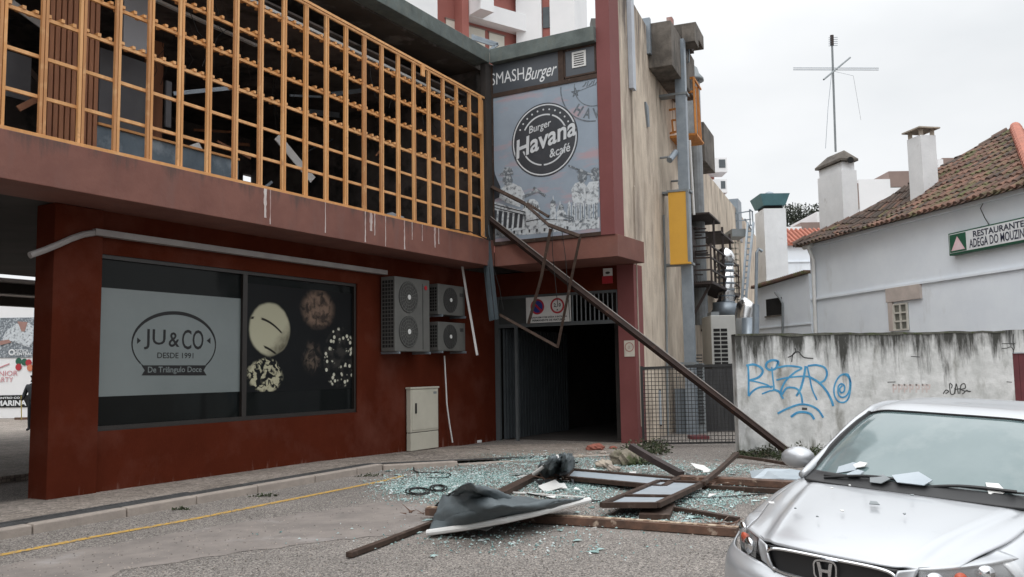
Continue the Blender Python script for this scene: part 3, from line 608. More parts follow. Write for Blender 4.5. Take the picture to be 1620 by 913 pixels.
    # rear batten
SL = post0 - .53 * NP
for r_ in range(8):
    fr_ = r_ / 7; mb = MB()
    def zz(s): return 4.745 + (ttop(s) - 4.745) * fr_
    h = .046; p = [(SL, zz(SL)), (-1.78, zz(-1.78))]
    d0, d1 = (.862, .895) if r_ in (0, 7) else (.775, .812)
    mb.prism(A, [(p[0][0], p[0][1]), (p[1][0], p[1][1]), (p[1][0], p[1][1] + h), (p[0][0], p[0][1] + h)], d0, d1)
    if r_ in (0, 7): mb.prism(A, [(p[0][0], p[0][1]), (p[1][0], p[1][1]), (p[1][0], p[1][1] + h), (p[0][0], p[0][1] + h)], d0 - .10, d1 - .10)
    if r_ >= 3 and r_ < 7:
        for k in range(NP):
            s0 = post0 - .53 * k
            for o_ in (-.105 + random.uniform(-.01, .01), .08 + random.uniform(-.01, .01), .265 + random.uniform(-.02, .02)):
                if k == 0 and o_ > 0: continue
                if random.random() < .12: continue
                q = s0 + o_; tl_ = random.uniform(-.006, .006); mb.box(A, q - .024, q + .024, .66 + random.uniform(-.05, .03), .83 + random.uniform(-.01, .012), zz(q) + h + .001, zz(q) + h + .044 + tl_)
    mb.build('rail', random.choice(woods), tr)
for px_ in (790 // 3 + 405, 1060 // 3 + 405):
    s0, _z = A.px(px_, 120, .9)
    MB().box(A, s0 - .06, s0 + .06, .9, .93, ttop(s0) - .25 if px_ < 700 else ttop(s0) - .9, ttop(s0) - .02).build('splice_plate', wood, tr)

# ---- light strip round the shop
sp_ = MB(); sp_.box(A, -11.15, -4.48, .02, .14, 3.74, 3.83)
pts = [A.P(-11.1, .08, 3.785)] + [A.Q(x, y, .12) for x, y in ((132, 371), (112, 378), (92, 387), (70, 396), (47, 404))]
sp_.tube(pts, .045, 8)
tag(sp_.build('cable_trunking', pm('dull_white_trunking', (.30, .28, .27), (.24, .22, .215), 3, .6)), 'long dull white trunking strip running under the overhang above the shop windows', 'trunking')

# ============================================================ POSTER on the upper front wall
po = MB(); po.box(B, .961, 3.64, 1.475, 1.50, 4.70, 8.14)
post_bg = pm('poster_sky_print', (.30, .36, .43), (.24, .29, .35), .8, .45, c3=(.40, .30, .33), s3=1.3, l3=.52, h3=.66, st3=(.6, .6, 2.5))
poster = tag(po.build('cafe_poster', post_bg), 'tall blue grey poster with round black badge logo on the upper front wall', 'poster')
pdk = pm('poster_dark_ink', (.035, .04, .048), (.05, .055, .065), 3, .45); plt = pm('poster_light_ink', (.58, .62, .65), (.50, .54, .57), 3, .45, c3=(.17, .19, .21), s3=12, l3=.5, h3=.62, detail=10); pmd = pm('poster_mid_ink', (.17, .195, .22), (.11, .13, .15), 5, .45, c3=(.42, .46, .49), s3=14, l3=.5, h3=.6, detail=10)
pcl = pm('poster_clean_white', (.60, .63, .65), (.54, .57, .6), 3, .45); pst = pm('postmark_ink', (.10, .12, .14), (.2, .23, .26), 16, .45, lo=.45, hi=.7)
f1, f2, f3, f4 = 1.5035, 1.507, 1.510, 1.513
# badge
(cx, cz) = bpx(861, 221); r_ = (bpx(914, 221)[0] - bpx(809, 221)[0]) / 2
bd = MB(); bd.disc(B, cx, cz, r_, 1.499, f2, 64)
bd.build('badge', pdk, poster)
bd = MB(); bd.disc(B, cx, cz, r_ * .965, f2 - .002, f3, 72, r_in=r_ * .93)
for a0, a1 in ((18, 68), (74, 150), (200, 262), (268, 335)):
    for k in range(24):
        aa, ab = R(a0 + (a1 - a0) * k / 24), R(a0 + (a1 - a0) * (k + 1) / 24); q = r_ * .70, r_ * .66
        bd.prism(B, [(cx + q[0] * math.cos(aa), cz + q[0] * math.sin(aa)), (cx + q[0] * math.cos(ab), cz + q[0] * math.sin(ab)), (cx + q[1] * math.cos(ab), cz + q[1] * math.sin(ab)), (cx + q[1] * math.cos(aa), cz + q[1] * math.sin(aa))], f2 - .002, f3)
for k in range(11): a = R(28 + k * 12.5); bd.disc(B, cx + r_ * .82 * math.cos(a), cz + r_ * .82 * math.sin(a), .022, f2 - .002, f3, 8)
bd.build('badge_ring', pcl, poster)
# dark underlay then lettering, so that the script reads over the ring
ul = MB(); text(ul, 'Havana', B, cx - r_ * .98, cx + r_ * .99, cz - .20, cz + .26, f3 + .001, bold=.075, shear=.25, rot=R(13)); ul.build('lettering_outline', pdk, poster)
lt = MB(); text(lt, 'Havana', B, cx - r_ * .94, cx + r_ * .95, cz - .19, cz + .24, f4, bold=.022, shear=.3, rot=R(13))
text(lt, 'Burger', B, cx - .40, cx + .20, cz + .19, cz + .41, f4 + .001, bold=.012, shear=.3, rot=R(10)); text(lt, '&café', B, cx + .12, cx + .66, cz - .40, cz - .20, f4 + .001, bold=.012, shear=.25, rot=R(10))
lt.build('badge_lettering', pcl, poster)
# postmark top right (cut by the poster's edge)
sx, sz_ = bpx(941, 132); sr = .86; st = MB()
def clipx(p): return (min(p[0], 3.635), min(p[1], 8.135))
for rr, ri in ((sr, sr * .965), (sr * .60, sr * .575)):
    for k in range(80):
        a, b_ = 2 * math.pi * k / 80, 2 * math.pi * (k + 1) / 80
        q = [(sx + rr * math.cos(a), sz_ + rr * math.sin(a)), (sx + rr * math.cos(b_), sz_ + rr * math.sin(b_)), (sx + ri * math.cos(b_), sz_ + ri * math.sin(b_)), (sx + ri * math.cos(a), sz_ + ri * math.sin(a))]
        if max(p[0] for p in q) < 3.635 and max(p[1] for p in q) < 8.13: st.prism(B, q, 1.499, f1)
def letter(mb, ch, px_, pz_, w_, h_, rot): text(mb, ch, B, px_ - w_ / 2, px_ + w_ / 2, pz_ - h_ / 2, pz_ + h_ / 2, f1, bold=.03, rot=rot)
for ch, an in (('H', 232), ('A', 253), ('V', 271)):
    a = R(an); letter(st, ch, sx + sr * .78 * math.cos(a), sz_ + sr * .78 * math.sin(a), .17, .24, a + math.pi / 2)
for k in range(5):
    a0, a1 = R(90 + k * 144), R(90 + (k + 1) * 144); c0 = (sx - .48, sz_ - .12)
    st.line(B, [(c0[0] + .1 * math.cos(a0), c0[1] + .1 * math.sin(a0)), (c0[0] + .1 * math.cos(a1), c0[1] + .1 * math.sin(a1))], .02, 1.499, f1)
for k in range(9): st.line(B, [(sx - .3 + k * .05, sz_ - .02 + .03 * math.sin(k * 2)), (sx - .26 + k * .05, sz_ + .08 * abs(math.sin(k)))], .025, 1.499, f1)
st.line(B, [(sx - .38, sz_ - .1), (sx + .02, sz_ - .02)], .015, 1.499, f1)
st.build('postmark', pst, poster)
def PP(mb, pts, d): mb.prism(B, [bpx(x, y) for x, y in pts], d - .004, d)
# colonnade building bottom left
a = MB(); PP(a, [(778, 318), (832, 335), (832, 364), (778, 376)], f1); a.build('print_building_wall', plt, poster)
a = MB()
for k in range(6):
    x = 781 + k * 8.3; PP(a, [(x, 332 + k * 1.4), (x + 5.3, 333 + k * 1.4), (x + 3.2, 362 - k * .5), (x - 1.8, 363 - k * .5)], f2)
for y in (322, 327): PP(a, [(779, y), (831, y + 13), (831, y + 14.5), (779, y + 1.5)], f2)
a.build('print_colonnade', pdk, poster)
# dome
a = MB(); PP(a, [(827, 338), (827, 330), (830, 321), (837, 315), (845, 315), (851, 320), (854, 330), (854, 345), (900, 350), (948, 344), (948, 361), (778, 376), (778, 371), (832, 362)], f1); a.build('print_dome', plt, poster)
a = MB()
for k in range(8): PP(a, [(829 + k * 3, 320 + abs(k - 3.5) * 1.2), (830.4 + k * 3, 320 + abs(k - 3.5) * 1.2), (830.4 + k * 3, 329), (829 + k * 3, 329)], f2)
PP(a, [(832, 350), (852, 346), (900, 348), (900, 349.2), (852, 347.5), (832, 351.5)], f2)
for k in range(9): PP(a, [(800 + k * 12, 366 - k), (803 + k * 12, 366 - k), (802.5 + k * 12, 371 - k), (800.5 + k * 12, 371 - k)], f2)
a.build('print_dome_arches', pdk, poster)
# towers and palace front to the right
a = MB()
for x, h in ((875, 318), (886, 326)): PP(a, [(x - 5, 350), (x - 4, h + 6), (x - 1, h - 3), (x, h - 9), (x + 1, h - 3), (x + 4, h + 6), (x + 5, 350)], f2)
for k in range(7): PP(a, [(898 + k * 7, 352 - k * .8), (898 + k * 7, 324 - k), (900.5 + k * 7, 317 - k), (903 + k * 7, 324 - k), (903 + k * 7, 352 - k * .8)], f2)
a.build('print_spires', plt, poster)
a = MB()
for k in range(7): PP(a, [(899.5 + k * 7, 350 - k * .8), (899.5 + k * 7, 327 - k), (901.5 + k * 7, 327 - k), (901.5 + k * 7, 350 - k * .8)], f3)
PP(a, [(871, 319), (875, 315), (879, 319), (879, 322), (871, 322)], f3)
for k in range(14): x, y = random.uniform(860, 945), random.uniform(340, 356); PP(a, [(x, y), (x + 4, y - 1), (x + 3, y + 3), (x - 1, y + 3)], f3)
a.build('print_shadows', pmd, poster)
# four musicians: shirts and heads
def figure(pts_shirt, head, arm, hat):
    a = MB(); PP(a, pts_shirt, f1 + .001); a.build('print_shirt', plt, poster)
    a = MB(); hx, hy, hr = head; blob_pts = [bpx(hx + hr * math.cos(t) * (1 + .1 * math.sin(3 * t)), hy + hr * 1.25 * math.sin(t)) for t in [2 * math.pi * k / 18 for k in range(18)]]
    a.prism(B, blob_pts, f1, f2); 
    a.build('print_head', pmd, poster); a = MB()
    if arm: a.line(B, [bpx(*p) for p in arm], .07, f1, f2)
    if arm: a.build('print_arm', pmd, poster)
    if hat: a = MB(); PP(a, hat, f3); a.build('print_hat', pmd, poster)
figure([(792, 300), (800, 292), (812, 290), (824, 296), (830, 308), (829, 318), (822, 328), (800, 320), (788, 312)], (803, 284, 8), [(828, 312), (840, 306), (848, 302)], [(789, 277), (796, 272), (798, 265), (809, 265), (812, 273), (812, 276)])
figure([(904, 300), (910, 290), (922, 286), (928, 296), (928, 320), (906, 322)], (921, 279, 7.5), None, [(912, 272), (920, 267), (927, 271), (930, 277), (921, 273)])
figure([(926, 298), (932, 288), (947, 286), (947, 322), (928, 324)], (942, 277, 8), None, [(934, 270), (940, 265), (947, 266), (947, 272), (936, 273)])
figure([(880, 336), (886, 330), (894, 334), (898, 346), (882, 348)], (888, 328, 4), [(888, 340), (900, 344)], None)
a = MB(); a.line(B, [bpx(x, y) for x, y in ((900, 262), (915, 268), (934, 275))], .035, f3, f4); a.line(B, [bpx(x, y) for x, y in ((845, 297), (862, 309))], .05, f3, f4); a.build('print_instrument', pmd, poster)
a = MB(); PP(a, [(777, 268), (781, 262), (783, 275), (787, 285), (792, 296), (790, 312), (778, 318)], f3); a.build('print_foliage', pdk, poster)

# ============================================================ AIR CONDITIONERS, CABINET, SIGNS ON THE GROUND FLOOR
def ac_unit(s0, s1, z0, z1, dep, fans, label, side=True):
    t = thing('air_conditioner', A.P((s0 + s1) / 2, dep / 2, z0), label, 'air conditioner', 'air conditioners on the red wall')
    MB().box(A, s0, s1, .04, dep, z0, z1).build('casing', acwhite, t, bevel=.012)
    for (c, zc, rr) in fans:
        f = MB(); f.disc(A, c, zc, rr, dep + .0, dep + .012, 28); fo = f.build('fan_grille', acgrey, t)
        f = MB()
        for k in range(4): f.disc(A, c, zc, rr * (.35 + .2 * k), dep + .012, dep + .018, 28, r_in=rr * (.35 + .2 * k) - .012)
        for k in range(18):
            an = 2 * math.pi * k / 18; f.line(A, [(c + rr * .15 * math.cos(an), zc + rr * .15 * math.sin(an)), (c + rr * .98 * math.cos(an), zc + rr * .98 * math.sin(an))], .009, dep + .013, dep + .021)
        f.build('grille_wire', acwhite if len(fans) == 2 else acgrey, fo)
        f = MB(); f.disc(A, c, zc, rr * .16, dep + .02, dep + .03, 16); f.build('fan_hub', white_pl, fo)
    if side:
        g_ = MB(); rows = int((z1 - z0) / .085)
        for i in range(rows):
            for j in range(4):
                zz_ = z0 + .08 + i * (z1 - z0 - .14) / rows; dd = .08 + j * (dep - .1) / 4; g_.box(A, s0 - .003, s0 + .002, dd, dd + (dep - .1) / 4 - .018, zz_, zz_ + (z1 - z0 - .14) / rows - .018)
        g_.build('side_grille', black_m, t)
    b_ = MB(); b_.box(A, s0 + .05, s0 + .1, 0.0, dep + .06, z0 - .05, z0 - .003); b_.build('bracket', galv, t); MB().box(A, s1 - .1, s1 - .05, 0.0, dep + .06, z0 - .05, z0 - .003).build('bracket', galv, t)
    return t
u1 = ac_unit(-4.58, -3.36, 2.15, 3.69, .4, [(-4.12, 3.28, .33), (-4.12, 2.56, .33)], 'tall white air conditioner with two stacked fans on the red wall')
a = MB(); a.disc(A, -3.50, 3.52, .05, .401, .407, 16); a.build('badge', sign_red, u1)
a = MB(); a.box(A, -3.62, -3.60, .4, .406, 2.2, 3.6); a.build('seam', acgrey, u1)
u2 = ac_unit(-2.98, -1.9, 2.98, 3.66, .36, [(-2.5, 3.32, .28)], 'upper of the two small single fan air conditioners beside the tall one')
u3 = ac_unit(-2.98, -1.9, 2.18, 2.82, .36, [(-2.52, 2.5, .27)], 'lower of the two small single fan air conditioners, white condensate pipe below it')
for u, z in ((u2, 3.3), (u3, 2.5)):
    a = MB(); a.box(A, -2.12, -1.98, .361, .366, z + .12, z + .2); a.build('badge', acgrey, u)
a = MB(); pts = [A.Q(x, y, .12) for x, y in ((703, 563), (705, 600), (707, 640), (711, 670), (716, 700))]; a.tube(pts, .018, 6)
tag(a.build('drain_pipe', white_pl), 'thin white drain pipe hanging from the lower small air conditioner to the pavement', 'pipe')
# utility cabinet
cb = thing('utility_cabinet', A.P(-4.3, .2, .06), 'cream metal utility cabinet with black handle standing against the red wall', 'cabinet')
_p = gpt(650, 714, .06); cs, cd = A.sd(_p); cs1 = A.sd(gpt(682, 711, .06))[0]
W_ = 1.02
MB().box(A, cs, cs + W_, .03, cd, .06, .43).build('plinth', cream, cb, bevel=.008)
MB().box(A, cs, cs + W_, .03, cd, .445, 1.36).build('body', cream, cb, bevel=.008)
MB().box(A, cs - .02, cs + W_ + .02, .02, cd + .02, 1.362, 1.40).build('lid', cream, cb, bevel=.006)
MB().box(A, cs + .01, cs + W_ - .01, .05, cd - .01, .425, .448).build('joint', black_m, cb)
d_ = MB().box(A, cs + .04, cs + W_ - .04, cd, cd + .012, .49, 1.33).build('door', cream, cb, bevel=.004)
MB().box(A, cs + .14, cs + .19, cd + .012, cd + .03, .84, 1.06).build('handle', black_m, d_, bevel=.006)
MB().box(A, cs + W_ - .2, cs + W_ - .08, cd + .012, cd + .016, 1.24, 1.29).build('label_plate', grey_metal, d_)
# garage sign
sg = thing('garage_sign', B.P(1.5, 0, 2.85), 'white sign with two red prohibition circles above the dark garage entrance', 'sign')
s0, z1 = B.px(832, 472, .03); s1, z0 = B.px(903, 507, .03); z1 = B.px(866, 469, .03)[1]; z0 = B.px(866, 510, .03)[1]
MB().box(B, s0, s1, .0, .03, z0, z1).build('plate', white_pl, sg)
W = s1 - s0; H = z1 - z0
for c in (.26, .71): a = MB(); a.disc(B, s0 + W * c, z0 + H * .62, H * .30, .028, .034, 32, r_in=H * .23); a.build('red_ring', sign_red, sg)
a = MB(); a.line(B, [(s0 + W * .26 - H * .18, z0 + H * .8), (s0 + W * .26 + H * .18, z0 + H * .44)], .05, .033, .038)
a.build('red_slash', sign_red, sg)
a = MB(); a.disc(B, s0 + W * .26, z0 + H * .62, H * .23, .028, .033, 28); a.build('blue_disc', sign_blue, sg)
a = MB(); text(a, '2,10', B, s0 + W * .71 - H * .15, s0 + W * .71 + H * .15, z0 + H * .55, z0 + H * .72, .034, bold=.03); a.prism(B, [(s0 + W * .71 - .03, z0 + H * .44), (s0 + W * .71 + .03, z0 + H * .44), (s0 + W * .71, z0 + H * .50)], .03, .034)
text(a, 'GARAGEM COM SAÍDA E ENTRADA', B, s0 + W * .12, s0 + W * .92, z0 + H * .17, z0 + H * .25, .034, bold=.03); text(a, 'PERMANENTE DE VIATURAS', B, s0 + W * .14, s0 + W * .88, z0 + H * .05, z0 + H * .13, .034, bold=.03)
a.build('lettering', black_p, sg)
t = thing('alarm_notice', B.P(3.1, 0, 3.7), 'small white and red notice on the lintel right of the garage bars', 'sign')
a0, b0 = B.px(954, 425, .02); a1, b1 = B.px(969, 448, .02)
MB().box(B, a0, a1, 0.001, .02, (b0 + b1) / 2, b0).build('upper_half', white_pl, t); MB().box(B, a0 - .03, a1, .001, .022, b1, (b0 + b1) / 2 - .002).build('lower_half', sign_red, t)
a = MB(); a.disc(B, (a0 + a1) / 2, (b0 * .7 + b1 * .3), .06, .02, .023, 16, ry=.03); a.build('emblem', acgrey, t)
t = thing('column_notice', B.P(3.55, .04, 2.2), 'small white notice with faint ring fixed to the red column beside the garage', 'sign')
a0, b0 = B.px(987, 539, .05); a1, b1 = B.px(1004, 564, .05)
MB().box(B, a0, a1, .032, .045, b1, b0).build('plate', pm('aged_white_plate', (.62, .58, .5), (.5, .46, .4), 6, .6), t)
a = MB(); a.disc(B, (a0 + a1) / 2, b0 - .15, .11, .045, .05, 24, r_in=.09); text(a, 'GPL', B, a0 + .1, a1 - .1, b0 - .19, b0 - .12, .05); a.build('ring', pm('faded_red_ring', (.4, .2, .17), None, 4, .6), t)

# ============================================================ HANGING WRECKAGE
def wreck(name, label, cat, bars, mat, group=None, F=None, base=None):
    a = MB()
    for p, q, w_, h_ in bars: a.bar(p, q, w_, h_, up=(.3, -.9, .2))
    return tag(a.build(name, mat), label, cat, group)
p0 = B.Q(772, 345, 1.62); p1 = gpt(1256, 722, .06)
p1b = p0 + (p1 - p0) * 1.0
a = MB(); mid = (p0 + p1) / 2 + Vector((0, 0, -.10)); up_ = (.25, -.75, .6)
q1 = p0.lerp(p1, .3) + Vector((0, 0, -.03)); 
a.bar(p0, q1, .13, .09, up=up_); a.bar(q1, p1, .13, .09, up=up_)
a.bar(p0 + Vector((0.015, -.02, .07)), p1 + Vector((0.015, -.02, .07)), .012, .012, up=up_, m=1)  # paler thin strip along the beam's upper edge
tag(a.build('fallen_beam', [brown_beam, pm('pale_edge', (.3, .27, .25), None, 6, .5)]), 'long brown steel beam slanting from the upper corner down to the graffiti wall', 'beam')
def b3(x, y, d): return B.Q(x, y, d)
hf = thing('hanging_window_frame', b3(880, 550, 1.7), 'bent brown window frame dangling from the corner in front of the poster and garage sign', 'window frame')
for nm, p, q, w_ in (('top_rail', (778, 296, 1.6), (830, 322, 1.85), .075), ('top_rail', (830, 322, 1.85), (868, 356, 1.95), .06), ('top_rail', (868, 356, 1.95), (918, 374, 2.05), .075), ('side_rail', (918, 373, 2.05), (902, 450, 1.9), .06), ('side_rail', (902, 450, 1.9), (882, 550, 1.7), .06), ('middle_rail', (871, 362, 1.95), (856, 440, 1.85), .065), ('middle_rail', (856, 440, 1.85), (836, 512, 1.7), .065), ('bottom_rail', (882, 549, 1.7), (790, 498, 1.5), .06), ('track', (834, 322, 1.80), (868, 343, 1.95), .05)):
    MB().bar(b3(*p), b3(*q), w_, w_ * .7, up=(0, -1, .2)).build(nm, brown_frame, hf)
cabs = MB()
for pts, d in (([(873, 360), (874, 400), (878, 440), (882, 480)], 1.9), ([(889, 366), (895, 410), (899, 470), (902, 510)], 1.9), ([(780, 420), (790, 455), (796, 490)], 1.6)):
    cabs.tube([b3(x, y, d) for x, y in pts], .008, 5)
cabs.build('loose_wire', cable_m, hf)
a = MB()
p = [b3(757, 350, 1.75), b3(772, 352, 1.75), b3(788, 505, 1.75), b3(774, 508, 1.75)]
for i, (t0, t1, dd) in enumerate(((0, .33, 0), (.33, .66, .05), (.66, 1, 0))):
    A0, B0 = p[0].lerp(p[1], t0), p[0].lerp(p[1], t1); A1, B1 = p[3].lerp(p[2], t0), p[3].lerp(p[2], t1); o_ = B.n * dd; bk = B.n * -.03
    a.add([A0 + o_, B0 + o_, B1 + o_, A1 + o_, A0 + o_ + bk, B0 + o_ + bk, B1 + o_ + bk, A1 + o_ + bk], [(0, 1, 2, 3), (7, 6, 5, 4), (0, 4, 5, 1), (1, 5, 6, 2), (2, 6, 7, 3), (3, 7, 4, 0)])
tag(a.build('hanging_metal_strip', pm('slate_metal', (.085, .105, .12), (.06, .078, .09), 3, .35)), 'slate grey folded metal strip hanging vertically from the upper corner', 'metal strip')
a = MB()
for p, q in (((762, 384), (742, 391)), ((742, 391), (727, 394)), ((727, 394), (739, 470)), ((739, 470), (747, 515)), ((747, 515), (755, 562))):
    a.bar(b3(*p, 1.95), b3(*q, 1.95), .05, .07, up=(0, -1, 0))
tag(a.build('hanging_white_rail', pm('chalky_white_metal', (.62, .6, .58), (.45, .43, .42), 5, .5)), 'bent thin white rail hanging in front of the air conditioners', 'rail')
a = MB(); a.tube([b3(755, 325, 1.7), b3(763, 348, 1.7)], .012, 5); a.tube([A.P(-1.9, .95, 5.0), A.P(-1.8, 1.0, 4.7), A.P(-2.6, 1.0, 4.8), A.P(-3.4, .98, 4.77)], .014, 5)
tag(a.build('dangling_cable', cable_m), 'short dark cable draped along the ledge at the foot of the lattice', 'cable')
a = MB(); s0, z0 = A.px(655, 348, .6); a.prism(A, [(s0 - .9, 4.76), (s0 + .1, 4.76), (s0, 4.98), (s0 - .4, 5.02), (s0 - .8, 4.88)], .3, .34); tag(a.build('loose_sheet', panel_w), 'pale broken panel lying behind the foot of the lattice', 'panel')

# ============================================================ THINGS ON THE STUCCO SIDE WALL
gm = G(3.35)
def vbox(F, x0, x1, yt, yb, s0_, th, name, mat, parent=None, **k):
    """box whose front rectangle (pixel measures) lies square to the side wall at distance s0_ along it"""
    f = G(s0_); a_, z1 = f.px((x0), yt); b_, _q = f.px(x1, yt); z0 = f.px((x0 + x1) / 2, yb)[1]
    return MB().box(f, a_, b_, -th, 0, z0, z1).build(name, mat, parent, **k)
t = thing('steel_mast', G(3.3).Q(1083, 575), 'tall grey square steel post rising beside the stucco wall past the orange cage', 'post')
f = G(3.3); da, _ = f.px(1070, 200); db, _ = f.px(1086, 200)
MB().box(f, da, db, -.25, 0, -.1, 10.55).build('shaft', galv, t)
MB().box(f, da + .18, db + .25, -.9, -.3, 10.55, 11.0).build('top_block', concrete_d, t)
mb = MB(); q0 = f.px(1066, 52); mb.box(f, da - .12, da + .03, .003, .25, 9.9, 11.1); mb.build('rusty_bracket', pm('rust_red_flaking', (.32, .12, .1), (.4, .36, .33), 5, .8), t)
for y in (148, 303, 418, 575):
    z = f.px(1075, y)[1]; MB().box(f, .0, db + .05, -.3, .02, z - .03, z + .03).build('clamp', grey_metal, t)
t = thing('roof_sheet', G(5.5).Q(1100, 60), 'dark slab plate cantilevered at the top of the grey post', 'plate')
f = G(4.2); a_, z1 = f.px(1048, 52); b_, z1b = f.px(1104, 40); zb = f.px(1104, 62)[1]
MB().box(f, a_, b_, -.9, .3, zb, z1b).build('plate', concrete_d, t, bevel=.02)
MB().box(f, b_ - .55, b_ - .2, -.4, .1, zb - .25, zb - .01).build('motor', dark_metal, t)
a = MB(); a.tube([f.Q(1082, 66), f.Q(1089, 66), f.Q(1090, 80), f.Q(1090, 98), f.Q(1083, 101), f.Q(1077, 100)], .02, 6); a.tube([f.Q(1078, 90), f.Q(1086, 92), f.Q(1087, 70)], .015, 6)
a.build('bracket_tube', galv, t)
MB().box(f, f.px(1076, 80)[0], f.px(1089, 80)[0], -.3, 0, f.px(1080, 79)[1], f.px(1080, 70)[1]).build('bracket_head', grey_metal, t)
# second dark conduit and pale pipe
a = MB(); f = G(3.9); a.tube([f.Q(1079, 60), f.Q(1091, 578)], .06, 8); tag(a.build('dark_conduit', dark_metal), 'long dark vertical conduit just right of the grey post', 'pipe')
a = MB(); f = G(4.3); a.tube([f.Q(1091, 222), f.Q(1098, 340)], .035, 8); tag(a.build('pale_pipe', white_pl), 'thin pale vertical pipe below the orange cage', 'pipe')
a = MB(); x0 = C.px(989, 0, .03)[0]; a.box(C, .02, .30, .003, .11, 8.30, 12.5); tag(a.build('wall_duct', pm('pale_grey_duct', (.50, .53, .58), (.42, .45, .5), 2, .5)), 'pale grey vertical duct at the top of the near end of the stucco wall', 'duct')
a = MB(); a.tube([C.P(.18, .03, 8.3), C.P(.2, .03, 6.0), C.P(.14, .03, 5.96), C.P(.16, .03, .4)], .018, 6); tag(a.build('wall_cable', pm('buff_cable', (.42, .36, .3), None, 4, .7)), 'thin buff cable running down the near end of the stucco wall', 'cable')
a = MB(); a.tube([C.Q(1050, 340, .04), C.Q(1054, 480, .04), C.Q(1057, 700, .04)], .03, 6); tag(a.build('wall_cable', grey_metal), 'grey pipe running down the stucco wall below the yellow panel', 'cable')
# yellow panel
t = thing('yellow_panel', G(3.0).Q(1072, 418), 'yellow rectangular panel box mounted on the grey post', 'panel')
f = G(3.0); a_, z1 = f.px(1055, 305); b_, _ = f.px(1081, 305); z0 = f.px(1072, 415)[1]
MB().box(f, a_ + .03, b_ + .06, -.10, 0, z0, z1).build('face', yellow_p, t)
MB().box(f, a_ + .03, b_ + .12, -.14, .02, z0 - .05, z0 - .003).build('bottom_rail', yellow_p, t); MB().box(f, a_, b_ + .12, -.14, .02, z1 + .003, z1 + .06).build('top_rail', grey_metal, t)
MB().box(f, b_ + .062, b_ + .12, -.14, .015, z0, z1).build('side_rail', grey_metal, t)
# orange hoist cage
t = thing('hoist_cage', G(5.0).Q(1080, 222), 'orange painted open steel cage hanging high beside the stucco wall', 'cage')
f = G(4.6); f2_ = G(5.9)
def bars(F, pts, w_, name, mat=orange_m, closed=False):
    a = MB(); P_ = [F.Q(*p) for p in pts]
    if closed: P_.append(P_[0])
    for p, q in zip(P_, P_[1:]): a.bar(p, q, w_)
    return a.build(name, mat, t)
bars(f, [(1076, 127), (1097, 123), (1101, 212), (1082, 214)], .06, 'front_frame', closed=True)
bars(f2_, [(1083, 142), (1102, 138), (1106, 218), (1086, 222)], .045, 'rear_frame', closed=True)
bars(f, [(1079, 146), (1098, 145)], .06, 'cross_bar'); bars(f, [(1078, 130), (1084, 150)], .05, 'brace'); bars(f, [(1085, 146), (1087, 213)], .05, 'upright')
bars(f, [(1055, 175), (1070, 172), (1071, 208), (1057, 212)], .05, 'lower_frame', closed=True)
bars(f, [(1063, 190), (1084, 190), (1084, 210)], .045, 'cross_bar'); bars(f, [(1063, 190), (1065, 210)], .045, 'upright')
a = MB(); zf = f.px(1080, 213)[1]; a.box(f, f.px(1056, 213)[0], f.px(1101, 213)[0], -1.15, .02, zf - .07, zf); a.build('floor_plate', orange_m, t)
for q in ((1097, 123), (1101, 212)):
    a = MB(); dd, z = f.px(*q); a.bar(f.P(dd, 0, z), f.P(dd, -1.15, z), .05); a.build('side_bar', orange_m, t)
for k in (2,): a = MB(); dd, z = f.px(1101, 212); zt_ = f.px(1097, 123)[1]; a.bar(f.P(dd, -.25 - .3 * k, z), f.P(dd - .05, -.25 - .3 * k, zt_), .035); a.build('upright', orange_m, t)
# flue with conical cap behind the cage
t = thing('flue_pipe', G(7.0).Q(1097, 222), 'grey flue with conical cap rising behind the orange cage', 'flue')
f = G(7.0); cc = f.Q(1096, 128); bt = Vector((cc.x, cc.y, 3.0)); a = MB(); a.tube([bt, cc], .21, 14); a.build('pipe', pm('flue_grey', (.25, .27, .28), (.17, .18, .19), 3, .5), t)
a = MB(); ct = f.Q(1096, 108); a.tube([cc + Vector((0, 0, -.02)), cc + Vector((0, 0, .06)), cc + Vector((0, 0, .22)), cc + Vector((0, 0, .40)), cc + Vector((0, 0, .50))], [.34, .33, .2, .15, .05], 16); a.build('cap', grey_metal, t, smooth=True)
# cameras / small lamps on the wall
for (x, y, lb) in ((1048, 250, 'upper of the two small grey cameras on the stucco wall below the orange cage'), (1066, 287, 'lower of the two small grey cameras on the stucco wall below the orange cage')):
    t = thing('wall_camera', C.Q(x, y, .0), lb, 'camera', 'small cameras on the stucco wall')
    p = C.Q(x - 4, y, .01); q = p + C.n * .28 + Vector((0, 0, .0)); MB().tube([p, q], .03, 8).build('arm', grey_metal, t)
    MB().tube([q + C.n * .02 - C.u * .22 + Vector((0, 0, -.14)), q + C.n * .12 + C.u * .12 + Vector((0, 0, .14))], .085, 10).build('body', galv, t)
t = thing('wall_plate', C.Q(1023, 180, 0), 'small pale plate with dark edge high on the stucco wall', 'plate')
s0, z0 = C.px(1023, 182, .02); MB().prism(C, [(s0 - .15, z0 + .3), (s0 + .12, z0 + .25), (s0 + .2, z0 - .25), (s0 + .05, z0 - .3)], .003, .05).build('plate', galv, t)
